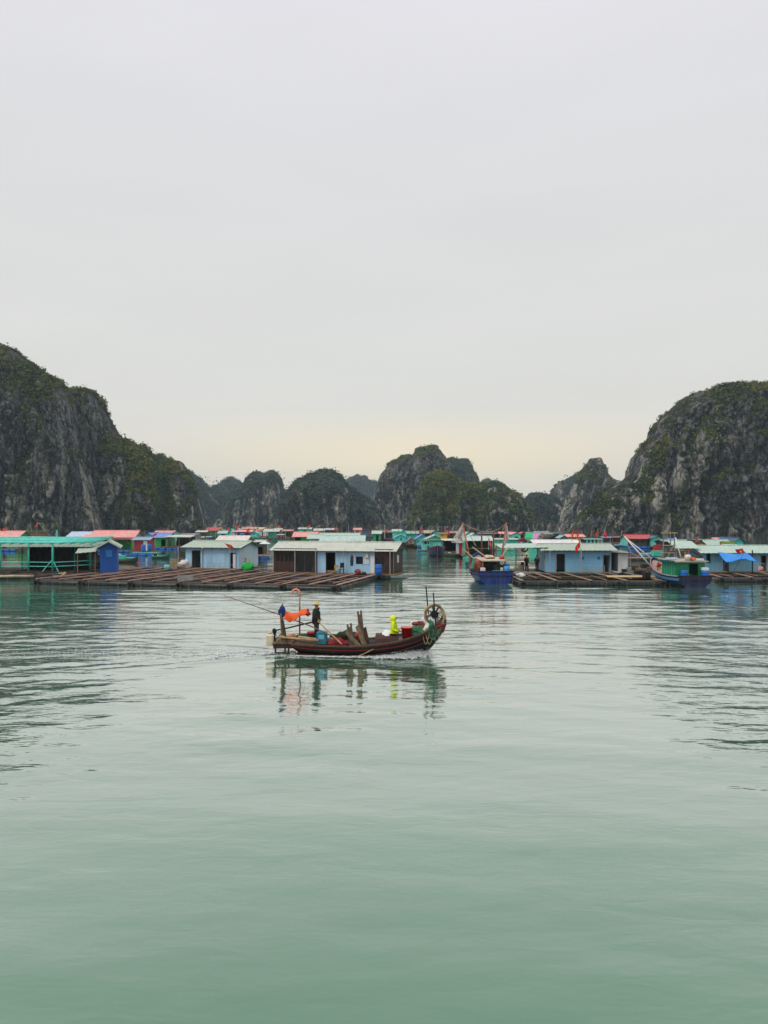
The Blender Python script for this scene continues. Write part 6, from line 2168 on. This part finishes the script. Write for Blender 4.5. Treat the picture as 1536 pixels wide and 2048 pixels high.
# upright boards with notched tops
def board(x, y, z0, h, w, tilt, m, label, notch=True, yaw=0.0, lean=0.0):
    mb = MB()
    d = .05
    if notch:
        pr = [(-w / 2, 0), (w / 2, 0), (w / 2, h), (w * .16, h), (w * .12, h - .16), (-w * .1, h - .16), (-w * .14, h - .03), (-w / 2, h - .03)]
    else:
        pr = [(-w / 2, 0), (w / 2, 0), (w / 2 * .85, h), (-w / 2 * .8, h - .05)]
    n = len(pr)
    vs = [(a, -d / 2, b) for a, b in pr] + [(a, d / 2, b) for a, b in pr]
    fs = [tuple(range(n)), tuple(range(2 * n - 1, n - 1, -1))] + [(i, i + n, (i + 1) % n + n, (i + 1) % n) for i in range(n)]
    mb.add(vs, fs)
    o = on(mb, 'upright_board', m, label, 'board', (x, y, z0), yaw, group='old boards standing in the boat')
    o.rotation_euler = (lean, tilt, BOAT_RZ + yaw)
    return o


OLD = mat((112, 94, 78), .85, .5, 8, .6, .45)
OLD2 = mat((92, 72, 58), .85, .5, 8, .6, .45)
OLD3 = mat((140, 120, 98), .85, .5, 8, .6, .45)
board(-.32, -.55, .42, .95, .22, R(-7), OLD, 'lower notched board, leftmost of the upright boards')
board(.10, .05, .42, 1.42, .21, R(-6), OLD, 'tallest notched board of the upright boards')
board(.22, -.45, .42, .92, .20, R(-22), OLD3, 'broad pale board leaning left among the upright boards', False)
board(.0, -.62, .42, .85, .17, R(-42), OLD3, 'thin board slanting across the other upright boards', False)
board(-.02, .35, .42, .75, .22, R(-3), OLD2, 'dark board standing behind the slanting board', False)
board(.3, .1, .42, .72, .2, R(-12), OLD2, 'short dark board right of the tallest board', False)
# amidships to bow
on(MB().blob((0, 0, 0), (.38, .45, .3), 14, 9, .12, .6), 'white_sack', WHITE, 'smooth white sheet-covered sack left of the yellow figure', 'sack', (1.15, .1, .70), smooth=True)
rbk = on_tree('bucket', 'bright red plastic bucket right of the yellow figure', 'bucket', (1.98, -.25, .70))
MB().lathe([(0, 0), (.2, 0), (.25, .44), (.27, .44), (.27, .48), (.235, .48), (.2, .06), (0, .06)], 16).build('body', RED, rbk, True)
MB().tube([(-.25, 0, .44), (-.15, -.2, .5), (.15, -.2, .5), (.25, 0, .44)], .012, 5).build('handle', WHITE, rbk)
on(MB().blob((0, 0, 0), (.5, .42, .22), 16, 9, .25, .5), 'net_heap', mat((62, 108, 80), .9, .45, 9, .6, .1), 'green net heap right of the red bucket', 'net', (2.5, -.15, 1.0), smooth=True)
on(MB().blob((0, 0, 0), (.35, .3, .16), 14, 8, .3, .5), 'rope_heap', mat((130, 60, 50), .9, .4, 9, .5, 0), 'reddish brown rope heap on the green net', 'rope', (2.6, .1, 1.22), smooth=True)
on(MB().blob((0, 0, 0), (.26, .25, .24), 12, 8, .2, .5), 'white_sack', mat((228, 220, 205)), 'small cream sack beside the red bucket', 'sack', (2.28, .25, 1.08), smooth=True)
on(MB().blob((0, 0, 0), (.36, .36, .32), 14, 9, .18, .5), 'white_sack', WHITE, 'big white sack below the line reel', 'sack', (3.08 - .12, .15, 1.36), smooth=True)
on(MB().blob((0, 0, 0), (.22, .2, .2), 12, 8, .2, .5), 'white_sack', mat((220, 212, 200)), 'white sack at the rail under the big sack', 'sack', (2.86, -.38, 1.12), smooth=True)
# line reel on two posts
rl = on_tree('line_reel', 'large spoked wooden line reel at the bow', 'reel', (3.0, -.05, 0), R(12))
for x, y, z1, r_ in ((.0, -.24, 2.62, .028), (-.16, .24, 2.85, .028)):
    MB().tube([(x + .14, y, 1.1), (x - .02 + (.04 if y < 0 else .0), y, z1)], r_, 7).build('post', BLACK, rl)
RIM = mat((130, 104, 66), .8, .4, 8, .5, .3)
MB().tube([(.12, -.3, 1.69), (.12, .3, 1.69)], .04, 8).build('axle', BLACK, rl)
for y in (-.06, .06):
    ring = []
    for k in range(28):
        a = 2 * math.pi * k / 28
        ring.append((.12 + .38 * math.cos(a), y, 1.69 + .38 * math.sin(a)))
    MB().tube(ring, .042, 7, True).build('rim', RIM, rl, True)
    hub = MB().lathe([(0, -.04), (.16, -.04), (.16, .04), (0, .04)], 12, (.12, y, 1.69), 'y')
    hub.build('hub', BLACK, rl)
    for k in range(8):
        a = 2 * math.pi * k / 8 + .2
        MB().beam((.12 + .12 * math.cos(a), y, 1.69 + .12 * math.sin(a)), (.12 + .35 * math.cos(a), y, 1.69 + .35 * math.sin(a)), .035, .045, (0, 1, 0)).build('spoke', WOODD, rl)
rope = MB()
gr = random.Random(9)
for k in range(3):
    rr_ = .425 + .008 * k
    rope.tube([(.12 + (rr_ + .02 * math.sin(5 * a + k)) * math.cos(a), -.05 + .04 * k + .02 * math.sin(3 * a), 1.69 + (rr_ + .02 * math.cos(4 * a + k)) * math.sin(a)) for a in [j * .2244 for j in range(28)]], .016, 5, True)
rope.build('wound_line', ROPE, rl)
lp = MB()
for k in range(4):
    lp.tube([(.2 + .05 * k, -.2, 1.82 + .04 * k), (.4 + .05 * k, -.22, 1.72), (.5 + .03 * k, -.22, 1.45 - .05 * k), (.42, -.25, 1.28)], .018, 5)
lp.build('hanging_line', ROPE, rl)


def rope_loops(name, m, label, n, x0, z0, dx, drop, r_=.016, seed=1):
    gq = random.Random(seed)
    mb = MB()
    for k in range(n):
        xa = x0 + dx * k / max(1, n - 1)
        w = gq.uniform(.12, .28)
        dd = drop * gq.uniform(.6, 1.1)
        pts = []
        for j in range(13):
            u = j / 12
            pts.append((xa + (u - .5) * 2 * w, -.62 - .10 * math.sin(math.pi * u) - .02 * k + .16 * (xa - 2.6), z0 + .12 * (xa - 2.6) - dd * math.sin(math.pi * u)))
        mb.tube(pts, r_, 5)
    return on(mb, name, m, label, 'rope', (0, 0, 0))


rope_loops('rope_coil', ROPE, 'loops of pale rope hanging over the bow side', 4, 2.75, 1.06, .45, .62, .012, seed=3)
rope_loops('rope_coil', mat((52, 104, 80), .85, .4, 8, .4, .1), 'green rope tangle hanging from the bow rail', 9, 2.95, 1.15, .3, .42, .011, seed=5)
on(MB().blob((0, 0, 0), (.11, .1, .2), 10, 8, .4), 'net_bunch', mat((50, 120, 92), .9, .35, 9, .5, 0), 'bunch of green net on the bow rail', 'net', (2.98, -.55, 1.28), smooth=True)
on(MB().tube([(.6, -1.02, .38), (.2, -1.05, .18), (-.25, -1.06, .02)], .018, 5), 'mooring_line', ROPE, 'thin line trailing down the side amidships', 'rope', (0, 0, 0))


# ------------------------------------------------------------------ people
def skin_mesh(name, verts, edges, radii, m, parent, root=0, sub=2):
    me = bpy.data.meshes.new(name)
    me.from_pydata(verts, edges, [])
    o = bpy.data.objects.new(name + '_raw', me)
    col.objects.link(o)
    md = o.modifiers.new('skin', 'SKIN')
    md.use_smooth_shade = True
    sv = me.skin_vertices[0].data
    for i, r_ in enumerate(radii):
        sv[i].radius = r_ if isinstance(r_, tuple) else (r_, r_)
        sv[i].use_root = (i == root)
    s = o.modifiers.new('sub', 'SUBSURF')
    s.levels = s.render_levels = sub
    dg = bpy.context.evaluated_depsgraph_get()
    me2 = bpy.data.meshes.new_from_object(o.evaluated_get(dg))
    bpy.data.objects.remove(o)
    me2.materials.clear()
    me2.materials.append(m)
    me2.polygons.foreach_set('use_smooth', [True] * len(me2.polygons))
    q = bpy.data.objects.new(name, me2)
    col.objects.link(q)
    q.parent = parent
    return q


def person(label, loc, rz, h=1.65, top=DARK, legs=DARK, head='hat', hatm=None, arms='down', seated=False, bulk=1.0):
    """figure facing +x: one continuous body with fingers, clothes as its children"""
    k = h / 1.65
    t = thing('person', label, 'person', loc, rz, 'people in the village and boats')
    V, E, Rr = [], [], []

    def v(x, y, z, r_, par=None):
        V.append((x * k, y * k, z * k))
        Rr.append(r_ * k if not isinstance(r_, tuple) else (r_[0] * k, r_[1] * k))
        if par is not None:
            E.append((par, len(V) - 1))
        return len(V) - 1
    pel = v(0, 0, .90, (.13, .10))
    sp = v(.0, 0, 1.08, (.12, .10), pel)
    ch = v(.01, 0, 1.27, (.14, .11), sp)
    nk = v(.0, 0, 1.42, .05, ch)
    hd = v(.025, 0, 1.51, (.075, .085), nk)
    hd2 = v(.025, 0, 1.60, (.07, .08), hd)
    v(.115, 0, 1.515, .012, hd)                      # nose
    for s in (-1, 1):
        v(.01, s * .085, 1.515, .014, hd)            # ears
    legs_i = []
    for s in (-1, 1):
        hp_ = v(0, s * .085, .84, .085, pel)
        if seated:
            kn = v(.38, s * .1, .80, .062, hp_)
            an = v(.36, s * .1, .42, .042, kn)
            to = v(.50, s * .1, .38, .035, an)
        else:
            kn = v(.02, s * .09, .48, .062, hp_)
            an = v(-.02, s * .095, .09, .042, kn)
            to = v(.13, s * .10, .04, .036, an)
        legs_i.append((hp_, kn, an, to))
    arms_i = []
    for s in (-1, 1):
        shd = v(0, s * .17, 1.34, .058, ch)
        if arms == 'down':
            el = v(-.02, s * .22, 1.07, .043, shd)
            wr = v(.08, s * .20, .84, .03, el)
            ax, az = .25, -.97
        elif arms == 'fore':
            el = v(.02, s * .21, 1.08, .043, shd)
            wr = v(.24, s * .12, 1.02, .03, el)
            ax, az = .95, -.2
        else:
            el = v(-.03, s * .21, 1.08, .043, shd)
            wr = v(.12, s * .15, .95, .03, el)
            ax, az = .8, -.6
        pa = v(V[wr][0] / k + .06 * ax, V[wr][1] / k, V[wr][2] / k + .06 * az, (.034, .018), wr)
        px_, py_, pz_ = (c / k for c in V[pa])
        for i, ln in enumerate((.06, .072, .066, .05)):
            o_ = (i - 1.5) * .017
            f1 = v(px_ + ax * .04, py_ + o_, pz_ + az * .04, .0085, pa)
            v(px_ + ax * (.04 + ln * .8) + .012, py_ + o_ - s * .004, pz_ + az * (.04 + ln * .8), .0075, f1)
        th1 = v(px_ + .03, py_ - s * .028, pz_ + az * .01, .0095, pa)
        v(px_ + .045 + ax * .03, py_ - s * .03, pz_ + az * .04, .008, th1)
        arms_i.append((shd, el, wr))
    skin_mesh('body', V, E, Rr, SKIN, t)
    # eyes
    for s in (-1, 1):
        MB().blob((.098 * k, s * .03 * k, 1.535 * k), (.008 * k, .012 * k, .008 * k), 6, 4, 0).build('eye', BLACK, t)
    # trousers
    tv = [V[pel]]
    te, tr = [], [(.145 * k, .118 * k)]
    for hp_, kn, an, to in legs_i:
        b0 = len(tv)
        tv += [V[hp_], V[kn], (V[an][0], V[an][1], V[an][2] + .0)]
        tr += [.102 * k, .078 * k, .062 * k]
        te += [(0, b0), (b0, b0 + 1), (b0 + 1, b0 + 2)]
    skin_mesh('trousers', tv, te, tr, legs, t)
    # jacket with sleeves
    jv = [(V[pel][0], 0, V[pel][2] - .10 * k), V[sp], V[ch], (V[nk][0], 0, V[nk][2] - .02 * k)]
    je, jr = [(0, 1), (1, 2), (2, 3)], [(.165 * k * bulk, .15 * k * bulk), (.158 * k * bulk, .142 * k * bulk), (.168 * k * bulk, .14 * k * bulk), .07 * k * bulk]
    for shd, el, wr in arms_i:
        b0 = len(jv)
        jv += [V[shd], V[el], V[wr]]
        jr += [.078 * k * bulk, .062 * k * bulk, .048 * k * bulk]
        je += [(2, b0), (b0, b0 + 1), (b0 + 1, b0 + 2)]
    skin_mesh('jacket', jv, je, jr, top, t, 1)
    for hp_, kn, an, to in legs_i:
        MB().blob(((V[an][0] + V[to][0]) / 2 + .01, V[an][1], V[to][2] + .005), (.13 * k, .055 * k, .05 * k), 10, 6, .03, .7).build('shoe', BLACK, t, True)
    if head == 'hat':
        MB().lathe([(.175 * k, 1.575 * k), (.17 * k, 1.59 * k), (.1 * k, 1.605 * k), (.092 * k, 1.66 * k), (.07 * k, 1.69 * k), (0.0, 1.70 * k)], 16, (.022 * k, 0, 0)).build('hat', hatm or CREAM, t, True)
        MB().blob((.0, 0, 1.54 * k), (.085 * k, .088 * k, .075 * k), 10, 7, .03).build('hair', BLACK, t, True)
    elif head == 'hood':
        MB().blob((-.03 * k, 0, 1.535 * k), (.135 * k, .125 * k, .16 * k), 16, 12, .04).build('hood', top, t, True)
        MB().blob((-.02 * k, 0, 1.41 * k), (.13 * k, .14 * k, .08 * k), 16, 10, .05).build('hood_collar', top, t, True)
        MB().lathe([(.0, 0), (.06, 0), (.062, .015), (0, .02)], 10, (.125 * k, 0, 1.575 * k)).build('cap_peak', BLACK, t)
    else:
        MB().blob((.005 * k, 0, 1.57 * k), (.095 * k, .092 * k, .095 * k), 12, 8, .04).build('hair', BLACK, t, True)
    return t


def boat_pt(x, y, z):
    v = Vector((x, y, z))
    v.rotate(Matrix.Rotation(BOAT_RZ, 3, 'Z'))
    return BOAT + v


OLIVE = mat((44, 43, 36), .8, .25, 6, .2, 0)
HIVIS = mat((222, 245, 20), .6, .12, 6, .1, 0)
person('person in khaki hat and dark olive coat standing at the stern', boat_pt(-1.86, -.1, .53), BOAT_RZ + R(-8), 1.66, OLIVE, mat((28, 30, 36)), 'hat', mat((210, 190, 110), .7, .15, 6, .1, 0), 'mid', bulk=1.25)
person('person in hooded neon yellow jacket amidships in the boat', boat_pt(1.42, -.2, .02), BOAT_RZ + R(-14), 1.6, HIVIS, mat((32, 32, 38)), 'hood', None, 'fore', bulk=1.12)
pz = .5
for px, py, rz, h, tp_, lg, hdm, lab in ((1053, 1142, R(-70), 1.68, mat((22, 24, 28)), mat((20, 20, 24)), 'hair', 'dark-clothed person standing under the open shelter, left of two'), (1074, 1142.3, R(-110), 1.66, mat((30, 26, 28)), mat((22, 20, 22)), 'hair', 'dark-clothed person under the open shelter, right of two')):
    Y = YW(py, pz)
    person(lab, (X(px, Y), Y, pz), rz, h, tp_, lg, hdm)
Y = YW(1142, pz)
person('child in blue and red clothes by the corner of the flag house', (X(1090, Y), Y, pz), R(-80), 1.15, mat((30, 90, 170)), mat((130, 35, 40)), 'hair')
tb_ = thing('table', 'small dark table under the open shelter', 'table', (X(1065, 78.6), 78.6, .5))
MB().box(-.5, .5, -.3, .3, .55, .6).build('table_top', DARKBR, tb_)
for sx in (-1, 1):
    for sy in (-1, 1):
        MB().beam((sx * .44, sy * .25, 0), (sx * .44, sy * .25, .55), .05, .05).build('leg', DARKBR, tb_)
chair('red-framed chair under the open shelter', 1047, 1141.6, .5, REDW, R(30), .9)

# ------------------------------------------------------------------ foam of the boat
FO = bpy.data.materials.new('white_foam')
nt_, b_ = nodes_of(FO)
b_.inputs['Base Color'].default_value = (.82, .85, .85, 1)
b_.inputs['Roughness'].default_value = .7
gf = np.random.default_rng(21)


def flecks(name, label, pos, size, thick):
    n = len(pos)
    a = gf.uniform(0, 6.28, n)
    k = 6
    ang = np.arange(k) * 2 * np.pi / k
    rad = size[:, None] * gf.uniform(.55, 1.15, (n, k))
    px_ = pos[:, 0:1] + rad * np.cos(ang + a[:, None]) * 1.5
    py_ = pos[:, 1:2] + rad * np.sin(ang + a[:, None])
    pz_ = np.repeat(pos[:, 2:3], k, 1)
    ring_ = np.stack([px_, py_, pz_], -1)
    topv = pos + np.array([0, 0, 1]) * (thick * size)[:, None]
    botv = pos - np.array([0, 0, 1]) * (thick * size)[:, None] * .6
    v_ = np.concatenate([ring_, topv[:, None], botv[:, None]], 1).reshape(-1, 3)
    base = (np.arange(n) * (k + 2))[:, None]
    f_ = []
    for j in range(k):
        f_.append(np.concatenate([base + j, base + (j + 1) % k, base + k], 1))
        f_.append(np.concatenate([base + (j + 1) % k, base + j, base + k + 1], 1))
    f_ = np.concatenate(f_, 0)
    me = bpy.data.meshes.new(name)
    fast_mesh(me, v_, f_)
    me.materials.append(FO)
    o = bpy.data.objects.new(name, me)
    col.objects.link(o)
    return tag(o, label, 'foam', None, 'stuff')


def hull_half(x):
    return np.interp(x, SH[:, 0], SH[:, 4])


# along the near side, thickening to the bow, and the splash at the stem
n = 9000
xl = np.where(gf.random(n) < .45, 2.15 + gf.normal(0, .38, n), 2.6 - 5.2 * gf.random(n) ** 1.3)
xl = np.minimum(xl, 3.3 - .5 * gf.random(n))
w = np.interp(xl, [-2.6, -1, .5, 2, 2.95], [.05, .10, .16, .34, .30])
side_ = np.where(gf.random(n) < .78, -1, 1)
yl = side_ * (hull_half(xl) * np.interp(xl, [-2.6, 1.4, 2.75], [.95, .92, .28]) + np.abs(gf.normal(0, 1, n)) * w)
zl = np.abs(gf.normal(0, 1, n)) * np.interp(xl, [-2.6, .5, 1.8, 2.6], [.010, .022, .08, .10])
c_, s_ = math.cos(BOAT_RZ), math.sin(BOAT_RZ)
P_ = np.stack([BOAT.x + c_ * xl - s_ * yl, BOAT.y + s_ * xl + c_ * yl, .015 + zl], 1)
flecks('foam', 'white bow splash and foam along the dark red boat', P_, gf.uniform(.006, .026, n) * (1 + .6 * (zl < .05)), .7)
# churned strip and flecks behind the stern
n = 7500
dx_ = 16.0 * gf.random(n) ** 1.5
yl = gf.normal(0, 1, n) * (.35 + .06 * dx_) + .12 * np.sin(dx_ * 1.3)
P_ = np.stack([BOAT.x - 2.5 - dx_, BOAT.y + yl, .012 + .02 * gf.random(n)], 1)
keep = (fbm(np.stack([P_[:, 0] / .9, P_[:, 1] / .35, P_[:, 0] * 0], 1), 3) > -.05 + .02 * dx_)
flecks('wake_foam', 'scattered foam flecks trailing behind the boat', P_[keep], gf.uniform(.008, .036, n)[keep] * np.interp(dx_[keep], [0, 13], [1.2, .7]), .35)

# ------------------------------------------------------------------ haze
hz = MB().box(-1600, 1600, -60, 1750, -8, 112)
hm = bpy.data.materials.new('thin_sea_haze')
hm.use_nodes = True
nt_ = hm.node_tree
for q in list(nt_.nodes):
    nt_.nodes.remove(q)
pv = nt_.nodes.new('ShaderNodeVolumePrincipled')
pv.inputs['Color'].default_value = (.68, .86, 1.0, 1)
pv.inputs['Density'].default_value = 0.00022
pv.inputs['Anisotropy'].default_value = 0.0
ou = nt_.nodes.new('ShaderNodeOutputMaterial')
nt_.links.new(pv.outputs[0], ou.inputs['Volume'])
ho = hz.build('haze', hm)
ho['kind'] = 'stuff'
ho['label'] = 'thin bluish sea haze over the bay'
